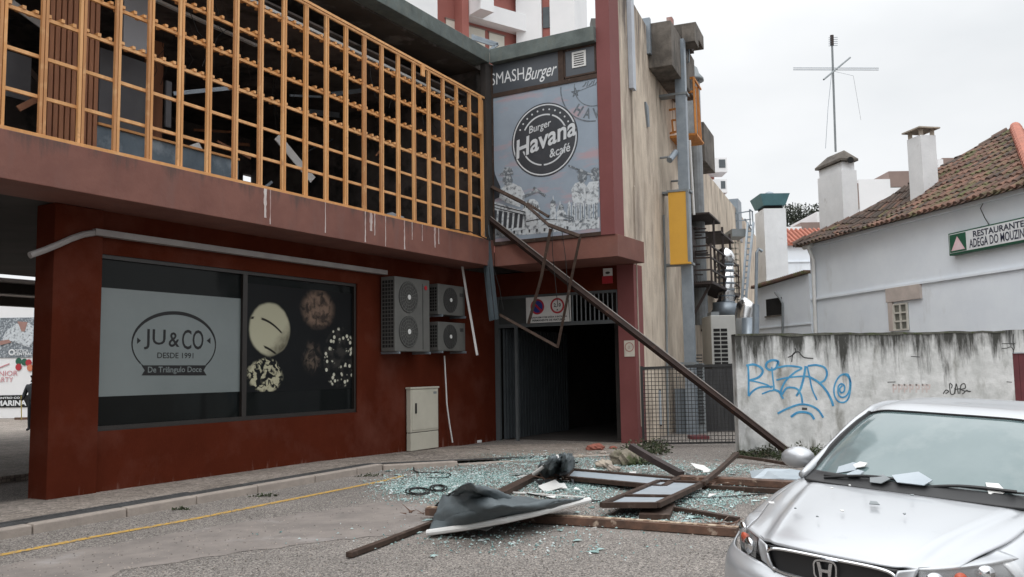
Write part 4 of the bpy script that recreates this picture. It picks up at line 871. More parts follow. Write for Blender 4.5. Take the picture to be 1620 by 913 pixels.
# dark sheet canopy and escape platform
t = thing('escape_platform', G(7).Q(1120, 468), 'rusty dark escape platform with sheet canopy bracketed to the stucco wall', 'platform')
SN, SF_ = 5.6, 10.5
f = G(SN); do, zc = f.px(1122, 338); ff = G(SF_); do2, zc2 = ff.px(1158, 374)
_s1 = C.sd(gpt(1158, 374, zc))[0]
SF_ = min(max(_s1, 8), 13)
mb = MB(); mb.box(C, SN, SN + (SF_ - SN) * .42, .01, do, zc, zc + .05); mb.build('canopy_sheet', dark_metal, t)
mb = MB(); mb.box(C, SN + (SF_ - SN) * .43, SF_, .01, do * 1.0, zc - .25, zc - .2); mb.build('canopy_sheet', dark_metal, t)
zp = f.px(1122, 446)[1]; sp1 = C.sd(gpt(1156, 469, zp))[0]
mb = MB()
for k in range(16): q = .05 + (do - .05) * k / 15; mb.bar(C.P(SN, q, zp), C.P(sp1, q, zp), .03, .08)
for k in range(22): q = SN + (sp1 - SN) * k / 21; mb.bar(C.P(q, .03, zp - .03), C.P(q, do, zp - .03), .05, .05)
mb.build('grating', dark_metal, t)
for s_ in (SN + 1.0, SN + (SF_ - SN) * .55, SF_ - .6): MB().bar(C.P(s_, do - .05, zp - .05), C.P(s_, do - .05, zc - .0), .06).build('post', dark_metal, t)
for h in (.35, .7, 1.05):
    mb = MB(); mb.bar(C.P(SN, do, zp + h), C.P(sp1, do, zp + h), .045); mb.bar(C.P(sp1, do, zp + h), C.P(sp1, .05, zp + h), .045); mb.bar(C.P(SN, do, zp + h), C.P(SN, .05, zp + h), .045); mb.build('handrail', dark_metal, t)
for k in range(5): s_ = SN + (sp1 - SN) * k / 4; MB().bar(C.P(s_, do, zp), C.P(s_, do, zp + 1.1), .045).build('baluster', dark_metal, t)
for s_ in (SN + .3, (SN + sp1) / 2, sp1 - .2):
    MB().bar(C.P(s_, do - .1, zp - .05), C.P(s_, .03, zp - 1.3), .07).build('bracket', dark_metal, t)
mb = MB(); rg = random.Random(2)
for k in range(14): z = zp + .2 + rg.random() * (zc - zp - .5); mb.bar(C.P(SN + .05 + rg.random() * .4, .05, z), C.P(SN + .1 + rg.random() * .5, .45 + rg.random() * .3, z), .05, .04)
mb.box(C, SN, SN + .5, .02, .35, zp + .05, zc - .3); mb.build('stacked_hardware', dark_metal, t)
# flue with silver elbow and vent unit
t = thing('silver_flue', G(10).Q(1148, 495), 'ribbed silver flue with rounded cap standing above the grey vent unit', 'flue')
y0 = at(1146, 500, 28); rr = .30
cpt = at(1147, 410, 28); MB().tube([Vector((cpt.x, cpt.y, y0.z - .3)), Vector((cpt.x, cpt.y, cpt.z))], rr * .85, 16).build('pipe', silver, t, smooth=True)
a = MB(); 
for k in range(9): z = y0.z + (cpt.z - y0.z) * k / 9; a.tube([Vector((cpt.x, cpt.y, z)), Vector((cpt.x, cpt.y, z + .05))], rr * .92, 16)
a.build('rib', galv, t)
a = MB(); a.tube([cpt + Vector((0, 0, -.1)), cpt + Vector((0, 0, .1)), cpt + Vector((0, 0, .25)), cpt + Vector((.02, 0, .36))], [rr, rr, rr * .8, rr * .3], 16); a.build('cap', silver, t, smooth=True)
a = MB(); a.tube([at(1148, 503, 27.5), at(1149, 480, 27.5)], .42, 16); a.build('collar', galv, t, smooth=True)
t = thing('vent_unit', Vector(at(1144, 580, 25)), 'large grey vent unit with two columns of slots behind the mesh fence', 'vent unit')
f = Z(25); a_, z1 = f.px(1124, 499); b_, _ = f.px(1163, 499); z0 = f.px(1144, 579)[1]
MB().box(f, a_, b_, -1.2, 0, z0, z1).build('casing', pm('vent_casing', (.48, .48, .46), (.42, .42, .4), 2, .6), t, bevel=.02)
a = MB()
for i in range(9):
    for j in range(2):
        x0_ = f.px(1128.5 + j * 11.5, 520)[0]; x1_ = f.px(1138.5 + j * 11.5, 520)[0]; zt_ = f.px(1140, 520 + i * 6.6)[1]; zb_ = f.px(1140, 524.5 + i * 6.6)[1]
        a.box(f, x0_, x1_, .001, .015, zb_, zt_)
a.build('slot', black_m, t)
MB().box(f, f.px(1126, 490)[0], f.px(1139, 490)[0], -.6, -.1, z1 + .002, f.px(1130, 493)[1]).build('top_box', grey_metal, t)
a = MB(); a.box(f, a_, b_ + .05, -1.2, .02, z0 - .12, z0 - .004)
for q in (a_ + .03, b_ - .05): a.box(f, q, q + .07, -.05, .02, 0, z0 - .12); a.box(f, q, q + .07, -1.18, -1.1, 0, z0 - .12)
a.build('stand', black_metal, t)
t = thing('exhaust_duct', at(1183, 560, 26), 'bright silver bent exhaust duct poking above the graffiti wall', 'duct')
a = MB(); a.tube([at(1180, 600, 26), at(1180, 500, 26), at(1182, 488, 26), at(1188, 482, 26)], .33, 16); a.build('pipe', silver, t, smooth=True)
MB().tube([at(1184, 600, 25.6), at(1184, 503, 25.6)], .19, 14).build('outer_pipe', galv, t, smooth=True)
a = MB(); a.tube([at(1195, 600, 24), at(1196, 482, 24)], .09, 10); a.tube([at(1196, 483, 24), at(1196, 476, 24), at(1197, 400, 24), at(1200, 394, 24), at(1206, 398, 24)], .045, 8); tag(a.build('vent_pipe', galv), 'thin grey vent pipe with hooked top left of the white annex', 'pipe')
# access ladder
t = thing('access_ladder', at(1168, 500, 31), 'pale metal access stair with handrails leaning up to the roof edge of the stucco wall', 'ladder')
for dx in (0, 9):
    MB().bar(at(1172 + dx * .6, 500, 30.5), at(1183 + dx, 352, 32), .07, .09).build('stringer', galv, t)
for k in range(16):
    q = (k + .5) / 16; MB().bar(at(1172 + 11 * q, 500 - 148 * q, 30.5 + 1.5 * q), at(1177.4 + 14.6 * q, 500 - 148 * q, 30.5 + 1.5 * q), .05).build('tread', galv, t)
for p, q in (((1178, 346), (1192, 370)), ((1186, 331), (1187, 356)), ((1190, 334), (1192, 368)), ((1163, 338), (1187, 334)), ((1164, 350), (1188, 347)), ((1187, 332), (1191, 336)), ((1164, 336), (1165, 360))):
    MB().bar(at(*p, 32), at(*q, 32), .04).build('rail', galv, t)
MB().box(Z(32), Z(32).px(1158, 370)[0], Z(32).px(1180, 370)[0], -1, 0, Z(32).px(1168, 374)[1], Z(32).px(1168, 362)[1]).build('landing', grey_metal, t)
a = MB(); F_ = Z(31.5)
for k in range(14): zz_ = F_.px(1168, 385 + k * 9)[1]; a.box(F_, F_.px(1157, 400)[0], F_.px(1170, 400)[0], -.06, 0, zz_, zz_ + .05)
for x in (1157, 1163, 1170): a.box(F_, F_.px(x, 400)[0], F_.px(x, 400)[0] + .05, -.06, 0, F_.px(x, 510)[1], F_.px(x, 380)[1])
tag(a.build('grille_screen', pm('beige_grille', (.4, .36, .3), None, 3, .7)), 'beige slatted grille screen behind the silver flue', 'screen')

# ============================================================ MESH FENCE GATE AND WHAT STANDS BEHIND IT
FE = Z(19.6)
t = thing('mesh_gate', FE.Q(1090, 703), 'black welded mesh gate between the red column and the graffiti wall', 'gate')
x0, zt0 = FE.px(1013, 583); x1, zt1 = FE.px(1168, 577); zb = FE.px(1090, 703)[1] + .0; x1 -= .03; zb = max(zb, .06)
fr = MB(); fr.prism(FE, [(x0, zt0 - .03), (x1, zt1 - .03), (x1, zt1 + .03), (x0, zt0 + .03)], -.03, .03); fr.build('top_rail', black_metal, t)
MB().box(FE, x0, x1, -.02, .02, zb, zb + .04).build('bottom_rail', black_metal, t)
for x in (x0, x1 - .05): MB().box(FE, x, x + .05, -.028, .028, -.02, zt1).build('post', black_metal, t)
mb = MB(); nn = 27
for k in range(1, nn): x = x0 + (x1 - x0) * k / nn; mb.box(FE, x - .006, x + .006, -.006, .006, zb + .04, zt1 - .03)
for k in range(1, 20): z = zb + (zt1 - zb) * k / 20; mb.box(FE, x0 + .05, x1 - .05, .006, .016, z - .006, z + .006)
mb.build('wire_mesh', black_metal, t)
t = thing('meter_box', C.Q(1036, 675, .1), 'slim grey meter box with pale front on the stucco wall behind the mesh gate', 'box')
F_ = Z(22.3); a_, z1 = F_.px(1030, 617); b_, _ = F_.px(1046, 617); z0 = F_.px(1038, 674)[1]
MB().box(F_, a_, b_, -.3, 0, z0, z1).build('body', black_metal, t); MB().box(F_, (a_ + b_) / 2, b_ - .01, 0, .02, z0 + .03, z1 - .02).build('front', pm('pale_grey_lid', (.45, .5, .55), None, 3, .5), t)
t = thing('service_door', Z(23.5).Q(1080, 700), 'grey louvred service door behind the mesh gate', 'door')
F_ = Z(23.5); a_, z1 = F_.px(1068, 615); b_, _ = F_.px(1093, 615)
MB().box(F_, a_, b_, -.15, 0, 0, z1).build('leaf', galv, t)
a = MB(); z2 = F_.px(1094, 575)[1]; a.box(F_, b_ + .01, F_.px(1116, 615)[0], -.2, -.05, .0, z2); lv = a.build('louvre_frame', grey_metal, t)
a = MB()
for k in range(22): zz_ = .25 + k * .085; a.box(F_, b_ + .03, F_.px(1113, 615)[0], -.05, -.01, zz_, zz_ + .03)
a.build('louvre', black_metal, lv)
a = MB()
for k in range(9): q = a_ + .05 + k * .045; a.box(F_, q, q + .012, 0, .01, .15, 1.5)
a.build('slot', grey_metal, t)
t = thing('maroon_bin', Z(22.5).Q(1107, 722), 'maroon plastic bin under the louvres behind the mesh gate', 'bin')
F_ = Z(21.6); a_, z1 = F_.px(1094, 690); b_, _ = F_.px(1121, 690)
MB().box(F_, a_, b_, -.4, 0, 0.0, z1 - .16).build('body', maroon, t, bevel=.02); MB().box(F_, a_ - .02, b_ + .02, -.42, .03, z1 - .15, z1).build('lid', maroon, t, bevel=.02); MB().box(F_, a_ + .08, b_ - .08, .031, .045, z1 - .11, z1 - .08).build('handle', grey_metal, t)
a = MB(); F_ = Z(24.2); a.box(F_, F_.px(1116, 600)[0], F_.px(1185, 600)[0], -.2, 0, -.05, F_.px(1140, 584)[1])  # dark box added to stand for the unlit space beyond the gate
tag(a.build('dark_gap_panel', pm('gap_shade', (.05, .05, .052), (.028, .028, .03), 4, .8, stretch=(3, 3, .3))), 'dark panel standing in for the unlit space under the vent unit', 'boarding')
a = MB(); F_ = Z(27); a.box(F_, F_.px(1020, 600)[0], F_.px(1100, 600)[0] + 6, -.2, 0, -.05, 1.6); tag(a.build('low_yard_wall', stucco), 'low buff yard wall far behind the mesh gate', 'wall')

# ============================================================ GRAFFITI WALL
gw = thing('graffiti_wall', EW.P(3, 0, 0), 'long dirty whitewashed boundary wall with blue spray graffiti', 'wall')
pts = [(-.02, -.1)]; rg = random.Random(5); top = []
x = 0
while x < 5.32: top.append((x, 2.345 - .003 * x + rg.uniform(-.012, .012))); x += .22
pr = [(-.0, -.1)] + top + [(5.32, 2.30), (5.34, 2.1), (5.40, 2.0), (5.40, -.1)]
MB().prism(EW, pr, -.3, 0).build('wall', grafwall, gw, base=None)
MB().box(EW, 5.40, 9.5, -.3, -.012, 1.92, 2.36).build('lintel', grafwall, gw)
MB().box(EW, 6.45, 12, -.3, -.013, -.1, 1.918).build('wall', grafwall, gw)
# dark damp cap
mb = MB(); up_pts = [(x, z + .015) for x, z in top]; lo_pts = [(x, z - .02 - abs(rg.gauss(0, .015))) for x, z in top]
mb.prism(EW, lo_pts + up_pts[::-1], -.31, .012); mb.build('coping', pm('blackened_coping', (.06, .06, .05), (.12, .12, .10), 8, .95, bump=.6, c3=(.05, .065, .02), s3=5, l3=.5, h3=.62), gw)
def ex(x, y): return EW.px(1160 + x / 3.804, 500 + y / 3.804, .002)
def spline(pts, n=8):
    o = []; P_ = [pts[0]] + pts + [pts[-1]]
    for i in range(1, len(P_) - 2):
        for k in range(n):
            t = k / n; t2, t3 = t * t, t * t * t
            o.append(tuple(.5 * (2 * P_[i][j] + (P_[i + 1][j] - P_[i - 1][j]) * t + (2 * P_[i - 1][j] - 5 * P_[i][j] + 4 * P_[i + 1][j] - P_[i + 2][j]) * t2 + (3 * P_[i][j] - P_[i - 1][j] - 3 * P_[i + 1][j] + P_[i + 2][j]) * t3) for j in range(2)))
    o.append(pts[-1]); return o
strokes = [
 [(90, 300), (93, 390), (92, 478)], [(82, 298), (125, 292), (168, 312), (176, 340), (150, 370), (96, 388)], [(96, 388), (150, 398), (205, 415), (228, 432)], [(94, 480), (120, 450), (165, 428), (235, 425)],
 [(268, 285), (255, 315), (222, 325), (198, 308), (205, 280), (235, 266), (268, 272), (270, 292)], [(232, 310), (238, 370), (244, 440), (215, 452), (175, 468)],
 [(268, 310), (330, 300), (410, 312), (370, 340), (320, 385), (290, 440), (288, 475), (300, 495)], [(246, 443), (275, 455), (290, 475)], [(262, 385), (330, 370), (420, 362), (455, 365)], [(295, 470), (320, 435), (350, 430), (385, 440), (408, 475), (416, 520)],
 [(435, 305), (425, 365), (408, 430), (392, 462), (382, 478)], [(445, 305), (460, 370), (475, 440), (503, 503)], [(452, 300), (500, 295), (548, 310), (564, 345), (550, 385), (515, 405)], [(455, 365), (515, 400), (560, 450), (590, 505), (600, 538)],
 [(655, 420), (640, 440), (650, 462), (668, 450), (668, 420), (650, 408), (632, 425), (632, 465), (650, 488), (680, 480), (700, 440), (700, 385), (678, 355), (645, 358), (618, 395), (606, 440), (612, 485), (635, 515), (670, 518), (695, 490), (706, 430), (705, 390), (690, 352), (660, 350)],
 [(270, 585), (330, 555), (400, 532), (460, 538), (510, 565), (540, 608)], [(350, 605), (385, 582), (425, 578), (465, 590), (485, 618)]]
mb = MB()
for i, s_ in enumerate(strokes): mb.line(EW, [ex(*p) for p in spline(s_)], .036 + .008 * math.sin(i * 2.1), -.004, .003 + .0003 * i)
mb.build('blue_graffiti', blue_spray, gw)
mb = MB()
for s_ in ([(330, 248), (350, 240), (375, 215), (372, 195)], [(352, 275), (360, 230), (390, 215), (410, 235), (430, 250), (480, 255)]): mb.line(EW, [ex(*p) for p in spline(s_)], .02, -.003, .004)
def e2(x, y): return EW.px(1400 + x / 4.565, 500 + y / 4.565, .002)
for s_ in ([(422, 560), (440, 535), (460, 545), (440, 560)], [(465, 490), (475, 560), (500, 560), (505, 520)], [(470, 485), (485, 500), (480, 520)], [(505, 560), (515, 490), (530, 560)], [(510, 530), (540, 525)], [(540, 560), (550, 500), (575, 490), (580, 520), (550, 530), (578, 545), (560, 562)], [(580, 540), (620, 545)], [(590, 535), (610, 548)]):
    mb.line(EW, [e2(*p) for p in spline(s_)], .018, -.003, .004)
mb.line(EW, [ex(418, 558), ex(440, 559)], .045, -.003, .004)
mb.build('black_graffiti', blk_spray, gw)
mb = MB()
for i, x in enumerate((60, 100, 140, 180, 225, 270, 300)):
    for s_ in ([(x, 495), (x + 2, 550)], [(x, 497), (x + 25, 500), (x + 20, 525), (x, 528)]): mb.line(EW, [e2(*p) for p in s_], .03, -.003, .0025 + .0002 * i)
mb.build('pink_graffiti', pink_spray, gw)
# cracks
mb = MB()
for s_ in ([(845, 235), (880, 232), (905, 222), (920, 230), (930, 250)], [(845, 200), (900, 198), (940, 200)], [(20, 478), (75, 476)], [(190, 292), (250, 296)], [(880, 475), (915, 478)], [(930, 130), (925, 180), (935, 230), (925, 270)]):
    mb.line(EW, [e2(*p) for p in s_], .014, -.003, .003)
mb.build('crack', blk_spray, gw)
t = thing('maroon_door', EW.P(5.9, 0, 0), 'maroon boarded door at the right end of the graffiti wall', 'door')
mb = MB()
for k in range(7): mb.box(EW, 5.405 + k * .149, 5.405 + (k + 1) * .149 - .006, -.12, -.06, .02, 1.90)
mb.build('board', maroon, t)
# fallen bits on the wall's foot: weeds
def scatter_leaves(name, spots, n, label, mat, hz=.25, seed=1, size=.05):
    rg = random.Random(seed); mb = MB()
    for _ in range(n):
        c, rx, ry, hh = rg.choice(spots); a = rg.uniform(0, 6.28); q = rg.random() ** .6
        p = Vector((c.x + rx * q * math.cos(a), c.y + ry * q * math.sin(a), c.z + rg.random() ** 1.5 * hh * (1 - q * .6)))
        d1 = Vector((rg.uniform(-1, 1), rg.uniform(-1, 1), rg.uniform(-.2, 1))).normalized() * size * rg.uniform(.5, 1.3); d2 = Vector((rg.uniform(-1, 1), rg.uniform(-1, 1), rg.uniform(-1, 1))).normalized() * size * .5
        mb.add([p, p + d1 * .5 + d2, p + d1 * 1.2, p + d1 * .5 - d2], [(0, 1, 2, 3)])
    return tag(mb.build(name, mat), label, 'weeds', kind='stuff')
weed = pm('weed_green', (.045, .065, .024), (.022, .03, .014), 6, .9, c3=(.09, .075, .05), s3=6, l3=.52, h3=.6)
sp1_ = [(gpt(x, y, .0), rx, ry, h) for x, y, rx, ry, h in ((1225, 724, .5, .25, .3), (1265, 728, .5, .25, .35), (1200, 722, .35, .2, .18), (1300, 728, .6, .3, .3), (1175, 724, .2, .2, .15))]
scatter_leaves('wall_foot_weeds', sp1_, 3800, 'dark weeds and moss growing along the foot of the graffiti wall', weed, seed=2, size=.035)
sp2_ = [(gpt(x, y, .0), rx, ry, h) for x, y, rx, ry, h in ((1000, 722, .35, .3, .35), (1022, 720, .45, .3, .42), (1040, 716, .3, .3, .35), (1015, 735, .3, .2, .12))]
scatter_leaves('column_foot_weeds', sp2_, 1300, 'green weeds growing on rubble at the foot of the garage column', weed, seed=3, size=.05)
sp3_ = [(gpt(x, y, .0), rx, ry, h) for x, y, rx, ry, h in ((585, 754, .25, .06, .04), (415, 786, .25, .03, .04), (288, 807, .12, .03, .03))]
scatter_leaves('kerb_grass', sp3_, 150, 'tufts of grass in the gutter along the kerb', weed, seed=4, size=.035)

# ============================================================ RESTAURANT HOUSE
rh = thing('restaurant_house', D.P(4, 0, 0), 'white rendered house with mossy tiled roof and green sign behind the graffiti wall', 'house')
EV = 5.44; DL, DR = .2, 9.3
MB().box(D, DL, DR, -9, 0, -.1, EV - .02).build('wall', white_wall, rh)
MB().box(D, DL, DR, .002, .05, 3.70, 3.76).build('string_course', white_wall, rh)
wd = thing  # noqa
a0, z1 = D.px(1413, 482, .02); a1, _ = D.px(1436, 482, .02); z0 = D.px(1424, 523, .02)[1]; z1 = D.px(1424, 480, .02)[1]
fw_ = MB(); 
for x_, y_ in ((a0, a0 + .05), (a1 - .05, a1), ((a0 + a1) / 2 - .02, (a0 + a1) / 2 + .02)): fw_.box(D, x_, y_, .012, .05, z0, z1)
for k in range(4): zz_ = z0 + (z1 - z0 - .04) * k / 3; fw_.box(D, a0 + .05, a1 - .05, .01, .045, zz_, zz_ + .04)
wo = fw_.build('window', pm('window_white_bars', (.6, .58, .52), None, 3, .6), rh); MB().box(D, a0, a1, .003, .009, z0, z1).build('pane', pm('dim_pane', (.12, .12, .10), (.2, .2, .17), 9, .2), wo)
MB().box(D, a0 - .18, a0 - .002, .003, .06, z0, z1 + .05).build('jamb', pm('beige_lintel', (.55, .48, .44), None, 3, .8), wo)
l0, lz = D.px(1404, 477, .02); l1, _ = D.px(1458, 466, .02)
MB().box(D, l0, l1, .003, .07, z1 + .06, z1 + .42).build('lintel', MATS['beige_lintel'], wo)
# hip end roof of tile channels
def roof_tiles(c0, c1, apex, name, parent, mat, per=.21, rl=.36, steps=6, sag=None):
    ax = (c1 - c0); Lw = ax.length; ax.normalize(); foot = (apex - c0).dot(ax); up_s = (apex - (c0 + ax * foot)); Hs = up_s.length; us = up_s.normalized(); nn_ = ax.cross(us).normalized()
    if nn_.z < 0: nn_ = -nn_
    mb = MB(); ncol = int(Lw / per)
    for c in range(ncol):
        xm = (c + .5) * per; top_ = Hs * (xm / foot if xm < foot else (Lw - xm) / (Lw - foot)) if 0 < foot < Lw else Hs * xm / Lw
        nr = max(1, int(top_ / rl)); jx = random.uniform(-.015, .015)
        for r in range(nr + 1):
            y0_ = r * rl - .05; y1_ = min((r + 1) * rl + .06, top_ + .1)
            if y1_ <= y0_: continue
            lift = .03; h = random.uniform(-.012, .012); vs = []
            for yy, dz, sc_ in ((y0_, lift, 1.0), (y1_, 0, .86)):
                for k in range(steps + 1):
                    a = math.pi * k / steps; xx = xm + jx - math.cos(a) * per * .36 * sc_; zz_ = math.sin(a) * per * .33 * sc_ + dz + h
                    p = c0 + ax * xx + us * yy + nn_ * zz_
                    if sag: p = p + Vector((0, 0, sag(xm / Lw, yy / Hs)))
                    vs.append(p)
            n = steps + 1; mb.add(vs, [(k, k + 1, n + k + 1, n + k) for k in range(steps)] + [tuple(range(n))], random.choice((0, 0, 0, 1, 1, 2)) if xm / Lw > .38 or random.random() < .3 else 2)
    # channel base between covers, stepped with the sag
    Nx, Ny = 24, 10
    return mb
apx_ = D.P(4.1, -4.1, 5.44 + 4.1 * math.tan(R(33.5)))
def sagf(u_, v_): return -.30 * math.exp(-((u_ - .30) / .14) ** 2) * math.sin(min(1, max(0, v_ * 1.9)) * math.pi)
c0 = D.P(-.15, .3, EV - .06); c1 = D.P(9.4, .3, EV - .06)
m_ = roof_tiles(c0, c1, apx_, 'roof', rh, tile_m, sag=sagf); ro = m_.build('roof', [tile_m, pm('tile_warm', (.22, .115, .08), (.12, .07, .052), 5, .9, c3=(.10, .105, .045), s3=2.2, l3=.5, h3=.64, detail=9), pm('tile_blackened', (.085, .06, .048), (.05, .04, .034), 4, .9, c3=(.14, .08, .06), s3=3, l3=.5, h3=.7)], rh, smooth=False)
mb = MB(); N = 20   # under-layer (channel tiles) following the same sag
def rp(u_, v_):
    # u along eave, v up to apex
    p = c0.lerp(c1, u_).lerp(apx_, v_); uu = (p - c0).dot((c1 - c0).normalized()) / (c1 - c0).length
    return p + Vector((0, 0, -.02 + sagf(uu, v_)))
vs = [rp(i / N, j / N) for j in range(N + 1) for i in range(N + 1)]
mb.add(vs, [(j * (N + 1) + i, j * (N + 1) + i + 1, (j + 1) * (N + 1) + i + 1, (j + 1) * (N + 1) + i) for j in range(N) for i in range(N)])
bk0 = D.P(-.15, -9.2, EV - .06); bk1 = D.P(9.4, -9.2, EV - .06); ap2 = D.P(4.1, -6, apx_.z)
mb.add([c0, apx_, ap2, bk0], [(0, 1, 2, 3)]); mb.add([c1, bk1, ap2, apx_], [(0, 1, 2, 3)])
mb.build('roof_bedding', tile_m, ro)
# hip ridge tiles
def ridge(p, q, name, parent, mat, w_=.13, sagd=0):
    mb = MB(); L_ = (q - p).length; n = int(L_ / .36); t = (q - p).normalized(); sd2 = t.cross(Vector((0, 0, 1))).normalized(); u2 = sd2.cross(t)
    for k in range(n):
        a = p + t * (k * .36); b_ = p + t * (k * .36 + .42); s0_ = Vector((0, 0, -sagd * math.sin(math.pi * k / n)))
        vs = []
        for c, sc_, dz in ((a, 1.1, .0), (b_, .9, .03)):
            for j in range(7): an = math.pi * j / 6; vs.append(c + s0_ + sd2 * math.cos(an) * w_ * sc_ + u2 * (math.sin(an) * w_ * .9 * sc_ + dz))
        mb.add(vs, [(j, j + 1, 8 + j, 7 + j) for j in range(6)] + [tuple(range(7))])
    return mb.build(name, mat, parent)
ridge(c0 + Vector((0, 0, .05)), apx_ + Vector((0, 0, .05)), 'hip_ridge', ro, pm('dark_ridge_tile', (.16, .10, .08), (.1, .075, .06), 5, .9), sagd=.22)
ridge(c1 + Vector((0, 0, .05)), apx_ + Vector((0, 0, .05)), 'hip_ridge', ro, tile_new, .15)
# verge cornice under the eave
mb = MB(); mb.box(D, DL - .1, DR, .003, .12, EV - .14, EV - .06); mb.build('cornice', white_wall, rh)
# gutter end and downpipe
mb = MB(); mb.tube([D.Q(1272, 392, .2), D.Q(1284, 388, .2)], .07, 8); mb.tube([D.Q(1279, 392, .2), D.Q(1283, 402, .15), D.Q(1287, 412, .1), D.Q(1287, 430, .09), D.Q(1291, 545, .09)], .055, 10); mb.build('downpipe', white_pl, rh)
# chimneys
# stack 1: faces = along left normal (n points left/viewer) and along far direction
def stack(x0, xm, x1, yb, yt, Y, extra=.8):
    pc = at(xm, yb, Y); ang = 200 if False else 0
    th = R(25)   # the near face turned a little
    ul = Vector((-math.cos(R(12)), math.sin(R(12)), 0)); ur = Vector((math.sin(R(50)), math.cos(R(50)), 0))
    ul = Vector((-.208, .978, 0)); ur = Vector((.978, .208, 0))
    def solve(x, dr):
        b_ = (1e9, 0)
        for k in range(1, 500):
            p = pc + dr * (k * .01) - EYE; X = 810 + CF_ * p.dot(RTV) / p.dot(FW)
            if abs(X - x) < b_[0]: b_ = (abs(X - x), k * .01)
        return b_[1]
    a_, b_ = solve(x0, ul), solve(x1, ur); b_ = min(b_, 3)
    zt_ = at(xm, yt, Y).z; zb_ = pc.z - extra
    return pc, ul, ur, a_, b_, zb_, zt_
def stack_box(st_, z0, z1, grow=0):
    pc, ul, ur, a_, b_, _, _ = st_; pp_ = [pc - ul * grow - ur * grow, pc + ul * (a_ + grow) - ur * grow, pc + ul * (a_ + grow) + ur * (b_ + grow), pc - ul * grow + ur * (b_ + grow)]
    return MB().slab([(p.x, p.y) for p in pp_], z0, z1)
s1_ = stack(1298, 1336, 1360, 366, 254, 26.4, .7); zt_ = s1_[6]
ch = stack_box(s1_, s1_[5], zt_ - .28).build('chimney', white_old, rh)
stack_box(s1_, zt_ - .28 + .002, zt_ - .02, -.04).build('chimney_neck', white_old, ch)
pc, ul, ur, a_, b_, _, _ = s1_
mb = MB(); g_ = .05; base_ = [pc - ul * g_ - ur * g_, pc + ul * (a_ + g_) - ur * g_, pc + ul * (a_ + g_) + ur * (b_ + g_), pc - ul * g_ + ur * (b_ + g_)]
tm = [(base_[0] + base_[3]) / 2 + ul * .25, (base_[1] + base_[2]) / 2 - ul * .25]
for q in base_ + tm: pass
vs = [Vector((p.x, p.y, zt_)) for p in base_] + [Vector((p.x, p.y, zt_ + .07)) for p in base_] + [Vector((p.x, p.y, zt_ + .38)) for p in tm]
mb.add(vs, [(0, 1, 2, 3), (0, 1, 5, 4), (1, 2, 6, 5), (2, 3, 7, 6), (3, 0, 4, 7), (4, 5, 9, 8), (6, 7, 8, 9), (7, 4, 8), (5, 6, 9)]); mb.build('chimney_cap', concrete_d, ch)
q = pc + ur * (b_ * .5); mb = MB(); mb.tube([Vector((q.x, q.y, zt_ - .0)) - ul * .13, Vector((q.x, q.y, zt_ - .0)) - ul * .10], .1, 12); mb.build('flue_hole', black_m, ch)
s2_ = stack(1441, 1463, 1487, 326, 213, 23.3, .7); zt_ = s2_[6]
ch = stack_box(s2_, s2_[5], zt_).build('chimney', white_old, rh)
pc, ul, ur, a_, b_, _, _ = s2_
mb = MB()
for i in (.06, a_ - .06):
    for j in (.06, b_ - .06): c_ = pc + ul * i + ur * j; mb.box(Frame((c_.x, c_.y), 23), -.055, .055, -.055, .055, zt_ + .002, zt_ + .17)
mb.build('cap_post', beige_cap, ch)
mb = MB(); g_ = .09; base_ = [pc - ul * g_ - ur * g_, pc + ul * (a_ + g_) - ur * g_, pc + ul * (a_ + g_) + ur * (b_ + g_), pc - ul * g_ + ur * (b_ + g_)]; cm = (base_[0] + base_[2]) / 2
vs = [Vector((p.x, p.y, zt_ + .172)) for p in base_] + [Vector((p.x, p.y, zt_ + .21)) for p in base_] + [Vector((p.x * .3 + cm.x * .7, p.y * .3 + cm.y * .7, zt_ + .28)) for p in base_]
mb.add(vs, [(0, 1, 2, 3), (0, 1, 5, 4), (1, 2, 6, 5), (2, 3, 7, 6), (3, 0, 4, 7), (4, 5, 9, 8), (5, 6, 10, 9), (6, 7, 11, 10), (7, 4, 8, 11), (8, 9, 10, 11)]); mb.build('cap_slab', beige_cap, ch)
# sign
sg = thing('restaurant_sign', D.P(7, .1, 4.3), 'green edged white restaurant sign with green square and pale triangle', 'sign')
a0, zt_ = D.px(1499, 371, .16); zb = D.px(1499, 405, .16)[1]; a1 = 9.0; zt_ = 4.77; zb = 4.24
MB().box(D, a0, a1, .02, .15, zb, zt_).build('box', green_p, sg, bevel=.015)
MB().box(D, a0 + .04, a1 - .04, .15, .158, zb + .05, zt_ - .035).build('face', white_p, sg)
def dpx(x, y): return D.px(1490 + x / 10.146, 330 + y / 10.146, .163)
p = dpx(120, 420); q = dpx(385, 660); MB().box(D, dpx(122, 500)[0], dpx(385, 500)[0], .158, .162, zb + .06, zt_ - .05).build('green_square', green_p, sg)
a = MB(); l_, r_ = dpx(155, 690)[0], dpx(372, 650)[0]; a.prism(D, [(l_, zb + .10), (r_, zb + .10), ((l_ + r_) / 2 - .01, zt_ - .11)], .160, .166); a.build('triangle', pm('pink_white_print', (.75, .66, .68), (.68, .3, .36), 1.6, .5), sg)
a = MB(); x0_ = dpx(500, 420)[0]; x1_ = dpx(1319, 250)[0]; text(a, 'RESTAURANTE', D, x0_, x1_, zt_ - .21, zt_ - .07, .163, bold=.02)
x0_ = dpx(440, 560)[0]; x1_ = dpx(1310, 400)[0]; w8 = (x1_ - x0_) / 14 * 15.6
text(a, 'ADEGA DO MOUZINHO', D, x0_, x0_ + w8 * 1.06, zb + .09, zb + .29, .163, bold=.012); a.build('lettering', pm('navy_letters', (.015, .02, .05), None, 3, .5), sg)
